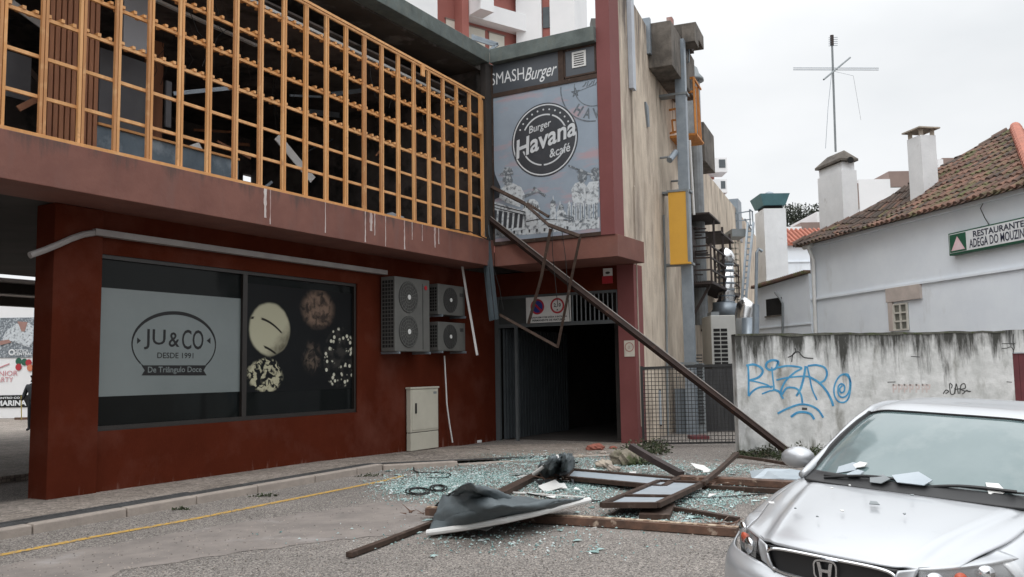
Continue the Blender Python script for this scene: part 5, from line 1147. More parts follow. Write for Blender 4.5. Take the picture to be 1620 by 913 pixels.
a = MB(); a.tube([D.Q(1549, 317, .01), D.Q(1555, 322, .02), D.Q(1551, 330, .01), D.Q(1558, 345, .01), D.Q(1565, 356, .1)], .01, 5); tag(a.build('sign_cable', cable_m), 'thin cable running down the white wall to the restaurant sign', 'cable')

# ---- annex left of it with tiled lean-to
an = thing('white_annex', at(1240, 560, 27.5), 'low white annex with scalloped tile edge and small dark window', 'house')
AX0 = at(1196, 500, 30.0); AX1 = D.P(.2, .06, 0); dv = Vector((AX1.x - AX0.x, AX1.y - AX0.y, 0)); La = dv.length
AF = Frame((AX0.x, AX0.y), math.degrees(math.atan2(dv.x, dv.y)))
zl = AF.px(1198, 457)[1]; zr = AF.px(1284, 432)[1]
MB().prism(AF, [(0, -.1), (La, -.1), (La, zr), (0, zl)], -3, 0).build('wall', white_wall, an)
n = 30; mb = MB()
for k in range(n):
    s0_, s1__ = La * k / n, La * (k + .9) / n; z = zl + (zr - zl) * k / n; mb.prism(AF, [(s0_, z + .01), (s1__, z + .012), (s1__, z + .05), ((s0_ + s1__) / 2, z + .12), (s0_, z + .05)], -.8, .16)
mb.build('roof', tile_m, an)
mb = MB(); x0_, z1 = AF.px(1212, 474); x1_, _ = AF.px(1237, 474); z0 = AF.px(1224, 499)[1]; mb.box(AF, x0_, x1_, .004, .012, z0, z1); wn = mb.build('window', black_m, an)
MB().box(AF, x0_ - .04, x1_ + .04, .004, .06, z0 - .05, z0 - .002).build('sill', concrete_d, wn)
MB().box(AF, 0.2, La, .004, .03, AF.px(1240, 492)[1] - .5, AF.px(1240, 492)[1] - .46).build('string_course', white_wall, an)
mb = MB(); mb.tube([AF.Q(1226, 463, .1), AF.Q(1234, 472, .12), AF.Q(1238, 480, .08), AF.Q(1238, 540, .08)], .035, 8); mb.build('pipe', grey_metal, an)
# chimney with teal cap, behind the annex
tcx = thing('teal_capped_chimney', at(1222, 450, 33), 'broad white chimney stack with a teal metal cap and grey cowl', 'chimney')
F_ = Z(33); x0_, zt_ = F_.px(1208, 330); x1_, _ = F_.px(1243, 330); zb = F_.px(1222, 600)[1]
MB().box(F_, x0_, x1_, -1.2, 0, -.1, zt_).build('stack', white_old, tcx)
MB().box(F_, x0_ - .03, x1_ + .1, -1.25, .04, F_.px(1222, 444)[1], F_.px(1222, 441)[1]).build('string_course', white_old, tcx)
MB().box(F_, x0_ + .1, x1_ - .1, -1.1, -.1, zt_ + .001, zt_ + .13).build('throat', black_m, tcx)
mb = MB(); za, zb2 = zt_ + .13, F_.px(1222, 307)[1]; g0, g1 = .0, .14
vs = [F_.P(x0_ - g0, .0, za), F_.P(x1_ + g0, .0, za), F_.P(x1_ + g0, -1.2, za), F_.P(x0_ - g0, -1.2, za), F_.P(x0_ - g1, g1, zb2), F_.P(x1_ + g1, g1, zb2), F_.P(x1_ + g1, -1.2 - g1, zb2), F_.P(x0_ - g1, -1.2 - g1, zb2)]
mb.add(vs, [(0, 1, 2, 3), (4, 5, 6, 7), (0, 1, 5, 4), (1, 2, 6, 5), (2, 3, 7, 6), (3, 0, 4, 7)]); mb.build('cap', teal_m, tcx)
cc = F_.P((x0_ + x1_) / 2, -.6, zb2 + .002); MB().tube([cc, cc + Vector((0, 0, .08)), cc + Vector((0, 0, .17)), cc + Vector((0, 0, .21))], [.24, .22, .14, .04], 16).build('cowl', galv, tcx, smooth=True)
# white house behind with orange roof
t = thing('white_back_house', at(1270, 400, 45), 'white house with a small orange tiled roof behind the annex', 'house')
F_ = Z(45); x0_, z1 = F_.px(1243, 387); x1_ = F_.px(1320, 387)[0]
MB().box(F_, x0_, x1_, -5, 0, -.1, z1).build('wall', white_wall, t)
a = MB(); zt_ = F_.px(1260, 371)[1]
vs = [F_.P(x0_ - .1, .2, z1), F_.P(x1_, .2, z1), F_.P(x1_, -2.0, zt_ + .55), F_.P(x0_ + .0, -2.0, zt_ + .55)]; a.add(vs + [v - Vector((0, 0, .08)) for v in vs], [(0, 1, 2, 3), (7, 6, 5, 4), (0, 4, 5, 1), (1, 5, 6, 2), (2, 6, 7, 3), (3, 7, 4, 0)]); rf = a.build('roof', tile_new, t)
a = MB(); k = x0_
while k < x1_: a.tube([F_.P(k, .22, z1 + .03), F_.P(k, -2, zt_ + .58)], .07, 6); k += .24
a.build('tile_roll', tile_new, rf)
MB().box(F_, x0_, x1_, .003, .06, F_.px(1260, 415)[1], F_.px(1260, 413.5)[1]).build('string_course', white_wall, t)

# ============================================================ ANTENNA
t = thing('tv_antenna', at(1322, 235, 25.9), 'thin tall television antenna with crossed arms on the left white chimney', 'antenna')
Ya = 27.4; MB().tube([at(1322, 240, Ya), at(1316, 58, Ya)], .035, 8).build('mast', grey_metal, t)
for dy in (107.5, 110.5): MB().tube([at(1255, dy, Ya), at(1390, dy + .3, Ya)], .012, 6).build('dipole', galv, t)
a = MB(); a.tube([at(1303, 126, Ya - .6), at(1345, 91, Ya + .6)], .028, 6); a.build('boom', grey_metal, t)
for k in range(5):
    MB().tube([at(1311, 60 + k * 3.2, Ya - .1), at(1325, 59 + k * 3.2, Ya + .1)], .010, 5).build('director', galv, t)
MB().tube([at(1316, 56, Ya), at(1316.3, 72, Ya)], .06, 8).build('head', dark_metal, t)
a = MB(); a.tube([at(1316, 112, Ya), at(1310, 170, Ya), at(1306, 235, Ya)], .007, 4); a.tube([at(1316, 112, Ya), at(1350, 120, Ya), at(1362, 190, Ya + 2)], .005, 4); a.build('guy_wire', galv, t)

# ============================================================ BACKGROUND BLOCKS
TF = Frame((at(775, 50, 55).x, at(775, 50, 55).y), 53)
tw = thing('rose_apartment_tower', at(780, 500, 56), 'white and rose apartment tower with balconies rising behind the roof', 'apartment building')
def tpx(X, Y, d=0): return TF.px(640 + X / 5.06, Y / 5.06, d)
def tb(x0, x1, y0, y1, d0, d1, name, mat, parent=None):
    a_ = tpx(x0, (y0 + y1) / 2, d1); b_ = tpx(x1, (y0 + y1) / 2, d1); zt_ = tpx((x0 + x1) / 2, y0, d1)[1]; zb_ = tpx((x0 + x1) / 2, y1, d1)[1]
    return MB().box(TF, a_[0], b_[0], d0, d1, zb_, zt_).build(name, mat, parent or tw)
sA, sB = tpx(180, 200)[0], tpx(450, 200)[0]; sC = tpx(905, 200)[0]
MB().box(TF, tpx(-700, 0)[0], sA, -9, 1.2, 0, 60).build('wall', tower_white, tw)
MB().box(TF, sA + .01, sC, -9, 0, 0, 60).build('wall', tower_red, tw)
MB().box(TF, sB - .5, sB, 0.01, .9, 0, 60).build('wall', tower_red, tw)
for (x0, x1, y0, y1) in ((330, 415, 152, 262), (470, 640, 200, 420), (675, 795, 262, 420)):
    a_, zt_ = tpx(x0, y0, .02); b_, _ = tpx(x1, y0, .02); w_ = MB().box(TF, a_, b_, .012, .06, zt_ - 1.9, zt_).build('window', pane_m, tw); MB().box(TF, a_ - .08, b_ + .08, .005, .10, zt_ + .003, zt_ + .08).build('frame', taupe, w_)
# balconies: white band projecting with bigger box
a_ = tpx(470, 60, .9)[0]; b_ = sC; zb1 = tpx(905, 232, .9)[1]; 
for kf in range(3):
    dz = kf * 3.0
    MB().box(TF, sB + .05, sC, .012, .9, zb1 + dz, zb1 + 1.1 + dz).build('balcony', tower_white, tw)
    q0 = tpx(470, 95, 2.2)[0]; q1 = tpx(745, 130, 2.2)[0]
    bb = MB().box(TF, sB + .05, q1 - .2, .9, 2.1, zb1 + .05 + dz, zb1 + 1.2 + dz).build('balcony', tower_white, tw)
    a = MB()
    for k in range(8): a.box(TF, q1 - 2.2 + k * .14, q1 - 2.17 + k * .14, 2.1, 2.14, zb1 + .6 + dz, zb1 + 1.6 + dz)
    a.build('railing', dark_metal, bb)
# right white wing, strip with window
WF = Frame((TF.P(sC, 0, 0).x, TF.P(sC, 0, 0).y), 100)
def wpx(X, Y, d=0): return WF.px(640 + X / 5.06, Y / 5.06, d)
w0, w1_, w2, w3 = 0, wpx(1105, 150)[0], wpx(1172, 150)[0], wpx(1368, 100)[0]
MB().box(WF, w0, w1_, -9, 0.6, 0, 60).build('wall', tower_white, tw); MB().box(WF, w1_ + .01, w2 - .01, -9, .2, 0, 60).build('wall', tower_red, tw); MB().box(WF, w2, w3, -9, .6, 0, 60).build('wall', tower_white, tw)
zt_, zb_ = wpx(1138, 70)[1], wpx(1138, 235)[1]
for kf in range(3): MB().box(WF, w1_ + .05, w2 - .05, .21, .27, zb_ + kf * 3, zt_ + kf * 3).build('window', win_dark, tw)
# bent metal bracket standing on our roof, and rooftop unit
a = MB(); F_ = Frame((at(770, 70, 23).x, at(770, 70, 23).y), 110)
for p, q in (((750, 58), (788, 70)), ((788, 70), (772, 82)), ((750, 62), (783, 72)), ((748, 70), (748, 55))): a.bar(at(*p, 23.5), at(*q, 23.5), .07)
tag(a.build('roof_bracket', galv), 'bent pale metal bracket standing on the roof edge above the corner', 'bracket')
a = MB(); F_ = Z(24); x0_, zt_ = F_.px(935, 29); x1_, _ = F_.px(952, 29)
a.box(F_, x0_, x1_, -.4, 0, 9.27, zt_); ro_ = tag(a.build('rooftop_unit', acwhite), 'small white ventilation unit standing on the roof behind the fascia', 'vent unit')
# far tower right of stucco wall
t = thing('far_apartment_tower', at(1130, 600, 75), 'white and rose apartment block far beyond the stucco wall', 'apartment building')
F_ = Frame((at(1118, 300, 75).x, at(1118, 300, 75).y), 70)
MB().box(F_, -6, .8, -8, 0, 0, F_.px(1118, 262)[1]).build('wall', tower_red, t)
MB().box(F_, .5, 1.6, -8, -.5, 0, F_.px(1135, 285)[1] - .3).build('wall', tower_white, t)
for yt_, yb_ in ((250, 272), (284, 305)):
    G2 = Z(73); x0_, z1 = G2.px(1121 if yt_ < 260 else 1128, yt_); x1_, _ = G2.px(1150, yt_); z0 = G2.px(1140, yb_)[1]
    bq = MB().box(G2, x0_, x1_, -2.0, 0, z0, z1).build('balcony', tower_white, t); MB().box(G2, x0_ + (x1_ - x0_) * .55, x1_ - .15, .002, .03, z0 + .35, z1 - .15).build('opening', win_dark, bq)
# white and taupe blocks behind the roof
def far_block(label, segs, Y, name='far_white_block'):
    t = thing(name, at(segs[0][0], 590, Y), label, 'building')
    for i, (x0, x1, yt0, yb0, mt) in enumerate(segs):
        F_ = Z(Y + .01 * i); a_, z1 = F_.px(x0, yt0); b_, _ = F_.px(x1, yt0); z0 = F_.px(x0, yb0)[1]; MB().box(F_, a_, b_, -6, .0, z0, z1).build('wall' if mt is not taupe else 'panel', mt, t)
far_block('white block with taupe panels stepping up behind the mossy roof', [(1358, 1408, 284, 600, tower_white), (1408, 1440, 297, 600, tower_white), (1406, 1441, 271, 296, taupe), (1484, 1492, 252, 600, tower_white), (1491, 1530, 250, 300, taupe), (1484, 1530, 258, 600, tower_white), (1355, 1358, 290, 330, taupe)], 60)
far_block('white and taupe low block seen left of the first chimney', [(1243, 1268, 359, 600, tower_white), (1267, 1300, 352, 372, taupe), (1292, 1300, 335, 600, tower_white), (1268, 1300, 370, 600, tower_white)], 62)
# hill of trees
def foliage(name, cx_, cy_, Y, rx, rz, n, size, label, seed, cols):
    rg = random.Random(seed); c = at(cx_, cy_, Y); mb = MB()
    for _ in range(n):
        a = rg.uniform(0, 6.28); b_ = rg.uniform(-1, 1); q = rg.random() ** .4
        p = c + Vector((rx * q * math.cos(a) * math.sqrt(1 - b_ * b_), rx * .4 * q * math.sin(a), rz * q * b_))
        p.z += .5 * math.sin(p.x * 1.3 + seed) * rz * .3
        d1 = Vector((rg.uniform(-1, 1), rg.uniform(-1, 1), rg.uniform(-1, 1))).normalized() * size; d2 = Vector((rg.uniform(-1, 1), rg.uniform(-1, 1), rg.uniform(-1, 1))).normalized() * size
        mb.add([p, p + d1, p + d1 + d2, p + d2], [(0, 1, 2, 3)], rg.randrange(len(cols)))
    return mb
leafm = [pm('far_leaf_%s' % k, c, None, 3, .9) for k, c in (('a', (.045, .055, .04)), ('b', (.065, .075, .05)), ('c', (.03, .035, .03)))]
mb = foliage('tree_line', 1275, 352, 90, 4.2, 1.9, 5200, .16, '', 3, leafm)
for k in range(16):
    x = 1242 + k * 4.2; mb.tube([at(x, 360, 90), at(x + random.uniform(-1, 1), 322 + random.uniform(-3, 5), 90)], .04, 4)
tag(mb.build('distant_woodland', leafm), 'dark distant trees showing between the teal capped chimney and the white chimney', 'trees', kind='stuff')
#PART3
# ============================================================ ARCADE, PASSAGE AND HOARDING AT THE LEFT
t = bl
a = MB(); a.box(A, -60, -12.3, -14, -1.0, 4.06, 4.12); a.box(A, -12.298, 2, -14, -9.5, 4.06, 4.12); a.build('arcade_ceiling', pm('arcade_ceiling_panels', (.66, .62, .61), (.55, .52, .52), 1.5, .35), bl)
a = MB()
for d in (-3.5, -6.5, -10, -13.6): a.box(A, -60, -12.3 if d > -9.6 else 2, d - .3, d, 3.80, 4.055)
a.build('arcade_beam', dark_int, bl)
a = MB(); a.box(A, -60, -24.2, -3, .93, 4.13, 9.3); a.build('end_wing', red_ledge, bl)
hd = thing('hoarding', at(20, 660, 36), 'white hoarding with advertising posters seen through the passage left of the red pillar', 'hoarding')
F_ = Z(36)
def hx(X, Y): return F_.px(X / 4.35, 490 + Y / 4.35)
def hb(x0, x1, y0, y1, d, name, mat, parent=hd):
    a_ = hx(x0, y0)[0]; b_ = hx(x1, y0)[0]; return MB().box(F_, a_, b_, d - .02, d, hx((x0 + x1) / 2, y1)[1], hx((x0 + x1) / 2, y0)[1]).build(name, mat, parent)
hb(-900, 330, -120, 752, -.05, 'board', tower_white)
hb(-60, 245, 55, 330, -.02, 'poster', pmd)
a = MB(); PPh = lambda pts, d: a.prism(F_, [hx(*p) for p in pts], d - .01, d)
PPh([(20, 190), (40, 150), (110, 95), (200, 90), (235, 120), (240, 200), (200, 260), (120, 230), (70, 215), (20, 225)], .0); a.build('white_shirt', plt, hd)
a = MB(); PPh([(120, 80), (190, 85), (170, 150), (150, 150)], .01); psk = pm('poster_skin', (.35, .2, .17), None, 3, .6); a.build('bare_neck', psk, hd); a = MB(); PPh([(0, 215), (60, 205), (80, 225), (0, 245)], .012); a.build('bare_arm', psk, hd)
a = MB(); text(a, 'OPTICA', F_, hx(108, 0)[0], hx(205, 0)[0], hx(150, 292)[1], hx(150, 272)[1], -.0, bold=.01); text(a, 'CENTRAL', F_, hx(108, 0)[0], hx(232, 0)[0], hx(150, 314)[1], hx(150, 294)[1], -.0, bold=.03)
c_ = hx(80, 293); a.disc(F_, c_[0], c_[1], .13, -.01, .0, 20, r_in=.075); a.build('poster_lettering', white_p, hd)
a = MB(); text(a, 'SNIOR', F_, hx(-20, 0)[0], hx(135, 0)[0], hx(60, 455)[1], hx(60, 420)[1], -.02); text(a, 'PARTY', F_, hx(-30, 0)[0], hx(105, 0)[0], hx(60, 498)[1], hx(60, 464)[1], -.02)
a.line(F_, [hx(-10, 400), hx(60, 372)], .04, -.03, -.02); a.build('pink_lettering', pm('pink_ink', (.6, .25, .28), None, 3, .6), hd)
for i, (x, y, mt) in enumerate(((125, 355, green_p), (165, 360, green_p), (125, 395, sign_red), (195, 365, sign_red), (205, 400, pm('balloon_orange', (.6, .2, .1), None, 3, .5)))):
    c_ = hx(x, y); a = MB(); a.disc(F_, c_[0], c_[1], .12, -.04 + .004 * i, -.02 + .004 * i, 16, ry=.14); a.build('balloon', mt, hd)
hb(-60, 245, 588, 672, -.02, 'black_band', black_p)
a = MB(); text(a, 'CENTRO CO', F_, hx(-5, 0)[0], hx(158, 0)[0], hx(60, 614)[1], hx(60, 600)[1], -.0, bold=.03); text(a, 'MARINA', F_, hx(0, 0)[0], hx(205, 0)[0], hx(60, 662)[1], hx(60, 624)[1], -.0, bold=.04); a.build('band_lettering', white_p, hd)

# ---- person sweeping, half hidden by the pillar
def skin_fig(name, verts, edges, mat, parent=None, sub=1, base=(0, 0, 0)):
    me = bpy.data.meshes.new(name); me.from_pydata([v[0] for v in verts], edges, []); o = bpy.data.objects.new(name, me); COL.objects.link(o)
    sk = o.modifiers.new('skin', 'SKIN'); sk.use_smooth_shade = True; me.materials.append(mat)
    for i, v in enumerate(verts):
        r = v[1] if isinstance(v[1], tuple) else (v[1], v[1]); me.skin_vertices[0].data[i].radius = r
    me.skin_vertices[0].data[0].use_root = True
    s_ = o.modifiers.new('sub', 'SUBSURF'); s_.levels = sub; s_.render_levels = sub
    dg = bpy.context.evaluated_depsgraph_get(); dg.update(); m2 = bpy.data.meshes.new_from_object(o.evaluated_get(dg)); o.modifiers.clear(); o.data = m2
    for p in m2.polygons: p.use_smooth = True
    if parent: o.parent = parent
    else: o.location = base
    WO[o.name] = Vector(base); return o
pb = gpt(52, 682, .1)
per = thing('person', pb, 'person in dark clothes half hidden behind the red pillar, holding a broom', 'person')
skinm = pm('skin_tone', (.38, .22, .16), None, 3, .6); coatm = pm('dark_coat', (.02, .025, .03), None, 3, .8); trm = pm('dark_trousers', (.015, .017, .022), None, 3, .8)
V = [((0, 0, .92), .14), ((0, 0, 1.15), .14), ((.0, 0, 1.38), .15), ((0, 0, 1.48), .06), ((0, .0, 1.58), .085), ((0, -.01, 1.66), .085),
     ((-.19, 0, 1.38), .065), ((-.28, -.03, 1.12), .05), ((-.27, -.2, .95), .038), ((.19, 0, 1.38), .065), ((.26, -.05, 1.12), .05), ((.1, -.25, 1.05), .038),
     ((-.1, 0, .86), .095), ((-.12, .0, .48), .065), ((-.13, .03, .08), .05), ((-.13, -.13, .04), .04), ((.1, 0, .86), .095), ((.12, -.1, .48), .065), ((.14, -.08, .08), .05), ((.15, -.24, .04), .04)]
Eg = [(0, 1), (1, 2), (2, 3), (3, 4), (4, 5), (2, 6), (6, 7), (7, 8), (2, 9), (9, 10), (10, 11), (0, 12), (12, 13), (13, 14), (14, 15), (0, 16), (16, 17), (17, 18), (18, 19)]
skin_fig('body', V, Eg, trm, per, base=pb)
V2 = [((0, 0, .86), .18), ((0, 0, 1.12), .17), ((0, 0, 1.36), .175), ((-.2, 0, 1.38), .085), ((-.285, -.03, 1.12), .065), ((-.275, -.16, .99), .052), ((.2, 0, 1.38), .085), ((.265, -.05, 1.12), .065), ((.15, -.2, 1.07), .052)]
skin_fig('coat', V2, [(0, 1), (1, 2), (2, 3), (3, 4), (4, 5), (2, 6), (6, 7), (7, 8)], coatm, per, base=pb)
V3 = [((0, -.015, 1.49), .055), ((0, -.02, 1.57), .088), ((0, -.02, 1.63), .09), ((0, -.02, 1.67), .07)]
skin_fig('head', V3, [(0, 1), (1, 2), (2, 3)], skinm, per, base=pb)
for sx in (-1, 1): MB().tube([pb + Vector((.035 * sx, -.10, 1.61)), pb + Vector((.035 * sx, -.115, 1.61))], .012, 6).build('eye', black_m, per)
MB().tube([pb + Vector((0, -.10, 1.61)), pb + Vector((0, -.125, 1.575))], [.01, .018], 6).build('nose', skinm, per)
V4 = [((0, .01, 1.62), .095), ((0, .0, 1.69), .085), ((0, .03, 1.55), .06)]
skin_fig('hair', V4, [(0, 1), (0, 2)], black_m, per, base=pb)
a = MB()
h0 = gpt(34, 664, .1); h1 = pb + Vector((-.27, -.22, 1.0)); a.tube([h0, h1 + (h1 - h0) * .1], .018, 6)
br = tag(a.build('broom', pm('yellow_handle', (.6, .5, .06), None, 3, .5)), 'yellow handled broom held by the person behind the pillar', 'broom')
MB().box(Frame((h0.x, h0.y), 90), -.25, .25, -.06, .06, h0.z - .0, h0.z + .09).build('bristles', rust_wood, br)

# ============================================================ WRECKAGE ON THE GROUND
def gb(name, label, pts, w_, h_, mat, cat='metal rail', group=None, zs=None, m2=None):
    a = MB(); P_ = [gpt(x, y, (zs[i] if zs else h_ / 2 + .01)) for i, (x, y) in enumerate(pts)]
    for p, q in zip(P_, P_[1:]):
        a.bar(p, q, w_, h_)
        if m2: a.bar(p + Vector((0, 0, h_ / 2 + .004)), q + Vector((0, 0, h_ / 2 + .004)), w_ * .45, .01, m=1)
    return tag(a.build(name, [mat] + ([m2] if m2 else []), bevel=.004), label, cat, group)
gb('timber_beam', 'long brown timber beam with scuffed pale top lying nearest the silver car', [(676, 808), (820, 818), (990, 828), (1168, 841)], .17, .085, rust_wood, 'beam', zs=[.10, .05, .05, .05], m2=pm('pale_scuff', (.45, .36, .27), (.18, .11, .07), 14, .8, lo=.42, hi=.55))
gb('dark_track', 'thin dark metal track lying left of the torn grey banner', [(552, 878), (620, 853), (690, 826)], .07, .05, brown_frame)
gb('dark_track', 'dark metal track lying under the crumpled grey cloth', [(790, 782), (830, 762), (872, 740)], .16, .08, brown_frame)
gb('dark_track', 'blackened bar sloping from the foot of the red garage column', [(998, 706), (1035, 728), (1078, 751)], .12, .10, dark_metal, zs=[.45, .25, .08])
gb('bent_bar', 'long thin bent bar sloping from the graffiti wall onto the broken window frame', [(1166, 718), (1140, 742), (1112, 765)], .07, .06, brown_frame, zs=[.30, .2, .12])
gb('bent_bar', 'short thin pale curved bar beside the blackened bar', [(1086, 748), (1100, 755), (1108, 765)], .03, .03, grey_metal)
gb('frame_rail', 'upper of the two long brown rails running behind the silver car bonnet', [(1075, 757), (1160, 761), (1262, 767)], .22, .09, rust_wood)
gb('frame_rail', 'lower of the two long brown rails running behind the silver car bonnet', [(1112, 770), (1180, 774), (1235, 777)], .10, .06, brown_frame)
gb('frame_rail', 'brown rail running right from the corner of the broken window frame', [(1036, 800), (1100, 810), (1168, 822)], .07, .05, brown_frame)
gb('frame_rail', 'thin brown rail lying against the foot of the graffiti wall', [(1168, 722), (1210, 728), (1262, 737)], .06, .05, brown_frame, zs=[.12, .08, .04])
gb('white_strip', 'thin white plastic strip lying across the glass behind the torn banner', [(775, 777), (840, 781), (925, 787)], .035, .02, white_pl, 'strip')
gb('white_scrap', 'short white plastic scrap at the foot of the red wall beside the garage', [(737, 700), (760, 698)], .10, .06, white_pl, 'scrap')
gb('grey_block', 'flat brown plate propping the broken window frame', [(1035, 818), (1045, 800)], .35, .06, brown_frame, 'plate')
def splinters(par_name, label, x, y, seed, n=7, L_=.3):
    rg = random.Random(seed); c = gpt(x, y, .06); a = MB()
    for k in range(n):
        an = rg.uniform(0, 6.28); d = Vector((math.cos(an), math.sin(an), rg.uniform(0, .35))) * rg.uniform(.3, 1) * L_; o_ = Vector((rg.uniform(-.2, .2), rg.uniform(-.15, .15), 0)); a.tube([c + o_, c + o_ + d], [rg.uniform(.006, .016), .002], 4)
    return tag(a.build(par_name, rust_wood), label, 'splinters', kind='stuff')
splinters('wood_splinters', 'brown wood splinters around the right end of the timber beam', 1150, 832, 1, 12, .3)
splinters('wood_splinters', 'brown wood splinters left of the torn banner', 668, 812, 2, 9, .25)
splinters('wood_splinters', 'brown wood splinters under the crumpled cloth', 880, 758, 3, 14, .4)
splinters('wood_splinters', 'brown wood splinters beside the bent bar and broken frame', 1110, 768, 4, 16, .45)
def panel_frame(name, label, corners, z, rails, panes, cat='window frame', zc=None, fw=.07):
    base = gpt(*corners[0], 0); t = thing(name, base, label, cat)
    zc = zc or [z] * len(corners); P_ = [gpt(x, y, zc[i]) for i, (x, y) in enumerate(corners)]
    for i in range(len(P_)):
        MB().bar(P_[i], P_[(i + 1) % len(P_)], fw, .06).build('rail', brown_frame, t)
    for (i, j, u_, v_) in rails:   # cross bars between side i->i+1 at u and side j->j+1 at v
        p = P_[i].lerp(P_[(i + 1) % 4], u_); q = P_[j].lerp(P_[(j + 1) % 4], v_); MB().bar(p, q, fw, .055).build('rail', brown_frame, t)
    for (t0, t1) in panes:
        a0_, a1_ = P_[0].lerp(P_[3], t0), P_[0].lerp(P_[3], t1); b0_, b1_ = P_[1].lerp(P_[2], t0), P_[1].lerp(P_[2], t1)
        d = Vector((0, 0, -.012)); MB().add([a0_, b0_, b1_, a1_, a0_ + d, b0_ + d, b1_ + d, a1_ + d], [(0, 1, 2, 3), (7, 6, 5, 4), (0, 4, 5, 1), (1, 5, 6, 2), (2, 6, 7, 3), (3, 7, 4, 0)]).build('pane', panel_w, t)
    return t
panel_frame('broken_window_frame', 'broken brown window frame with two pale panes lying on the glass', [(1043, 762), (1112, 765), (1040, 799), (953, 799)], .12, [(0 + 3, 1, .32, .68)], [(.0, .66), (.70, 1.0)], zc=[.08, .10, .16, .14])
panel_frame('framed_strip_panel', 'long narrow brown framed white panel lying beside the crumpled grey cloth', [(905, 744), (1072, 758), (1050, 771), (893, 756)], .08, [], [(0, 1)], cat='panel', fw=.09)
# flat grey sheet
a = MB(); P_ = [gpt(x, y, z) for x, y, z in ((1186, 745, .1), (1212, 741, .16), (1252, 742, .14), (1290, 748, .1), (1290, 760, .08), (1240, 757, .12), (1190, 758, .06))]
a.add(P_ + [p - Vector((0, 0, .02)) for p in P_], [tuple(range(7)), tuple(range(13, 6, -1))] + [(i, i + 7, (i + 1) % 7 + 7, (i + 1) % 7) for i in range(7)])
tag(a.build('plastic_sheet', panel_w), 'flat pale blue grey plastic sheet lying between the graffiti wall and the car', 'sheet')
# torn banner: draped cloth built as a grid between a straight edge tube and a rumpled ridge
def cloth(name, label, rows, mats, cat='cloth', n=8, jit=.0, seed=1, parent=None, crease=0.0):
    """rows of (px, py, z) control points, smoothly interpolated both ways"""
    def cr_(P_, n):
        o = []; Q_ = [P_[0]] + P_ + [P_[-1]]
        for i in range(1, len(Q_) - 2):
            for k in range(n):
                t = k / n; t2, t3 = t * t, t ** 3; o.append(.5 * (2 * Q_[i] + (Q_[i + 1] - Q_[i - 1]) * t + (2 * Q_[i - 1] - 5 * Q_[i] + 4 * Q_[i + 1] - Q_[i + 2]) * t2 + (3 * Q_[i] - Q_[i - 1] - 3 * Q_[i + 1] + Q_[i + 2]) * t3))
        o.append(P_[-1]); return o
    R_ = [cr_([gpt(x, y, z) for x, y, z in r], n) for r in rows]; cols = [cr_([r[i] for r in R_], n) for i in range(len(R_[0]))]
    rg = random.Random(seed); nv = len(cols[0]); vs = []
    for ci, c in enumerate(cols):
        for k, v in enumerate(c):
            uu, vv = ci / len(cols), k / len(c); cz = crease * (abs(math.sin(9 * uu + 6 * vv + 1)) + .7 * abs(math.sin(17 * vv - 7 * uu)) + .5 * abs(math.sin(23 * uu + 11 * vv * vv)) - 1.1) * min(1, 5 * vv) * min(1, 6 * (1 - uu) + .2)
            vs.append(v + Vector((0, -cz * .6, cz)) + Vector((rg.uniform(-1, 1), rg.uniform(-1, 1), rg.uniform(-1, 1))) * jit)
    fs = [(i * nv + j, i * nv + j + 1, (i + 1) * nv + j + 1, (i + 1) * nv + j) for i in range(len(cols) - 1) for j in range(nv - 1)]
    o = MB().add(vs, fs).build(name, mats, parent, smooth=True)
    sm = o.modifiers.new('s', 'SOLIDIFY'); sm.thickness = .012
    return tag(o, label, cat) if label else o
bn = thing('torn_banner', gpt(720, 830, 0), 'torn dark grey banner cloth with a white edge tube draped over the timber beam', 'banner')
cloth('cloth', None, [
    [(679, 842, .05), (740, 832, .12), (800, 821, .18), (850, 810, .20), (930, 791, .20)],
    [(685, 826, .09), (735, 820, .24), (790, 813, .26), (850, 805, .26), (925, 791, .22)],
    [(692, 806, .20), (727, 804, .32), (775, 803, .36), (840, 799, .32), (918, 791, .22)],
    [(700, 788, .10), (728, 782, .42), (770, 786, .42), (830, 796, .24), (900, 793, .12)],
    [(705, 792, .10), (735, 771, .62), (762, 773, .55), (800, 785, .34), (860, 795, .14)],
    [(712, 800, .02), (742, 776, .40), (770, 780, .30), (805, 792, .15), (850, 800, .05)]], tarp_m, parent=bn, jit=.003, n=11, crease=.035)
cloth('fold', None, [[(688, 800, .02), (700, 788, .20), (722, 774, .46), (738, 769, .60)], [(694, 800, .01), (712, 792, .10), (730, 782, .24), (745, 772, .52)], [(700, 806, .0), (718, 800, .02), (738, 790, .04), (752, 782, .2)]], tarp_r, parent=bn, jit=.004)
a = MB(); a.tube([gpt(676, 843, .05), gpt(740, 834, .13), gpt(800, 823, .19), gpt(850, 812, .21), gpt(932, 791, .21)], .033, 8); a.build('edge_tube', white_pl, bn)
cb_ = thing('crumpled_cloth', gpt(872, 745, 0), 'crumpled dark grey cloth bundle with a short white tube beside the garage', 'cloth')
rg = random.Random(11); rows = []
cloth('cloth', None, [
    [(845, 752, .02), (860, 755, .05), (880, 757, .04), (900, 752, .03), (908, 745, .02)],
    [(848, 748, .08), (862, 748, .15), (880, 750, .12), (897, 747, .14), (908, 741, .06)],
    [(852, 742, .14), (868, 738, .34), (884, 741, .22), (897, 737, .32), (908, 735, .10)],
    [(858, 736, .18), (873, 729, .44), (887, 729, .34), (899, 726, .42), (908, 729, .15)],
    [(866, 733, .10), (878, 724, .34), (890, 722, .40), (900, 721, .36), (907, 726, .05)]], tarp_m, parent=cb_, jit=.012, n=9, crease=.06)
a = MB(); a.tube([gpt(844, 750, .15), gpt(882, 722, .45)], .03, 8); a.build('edge_tube', white_pl, cb_)
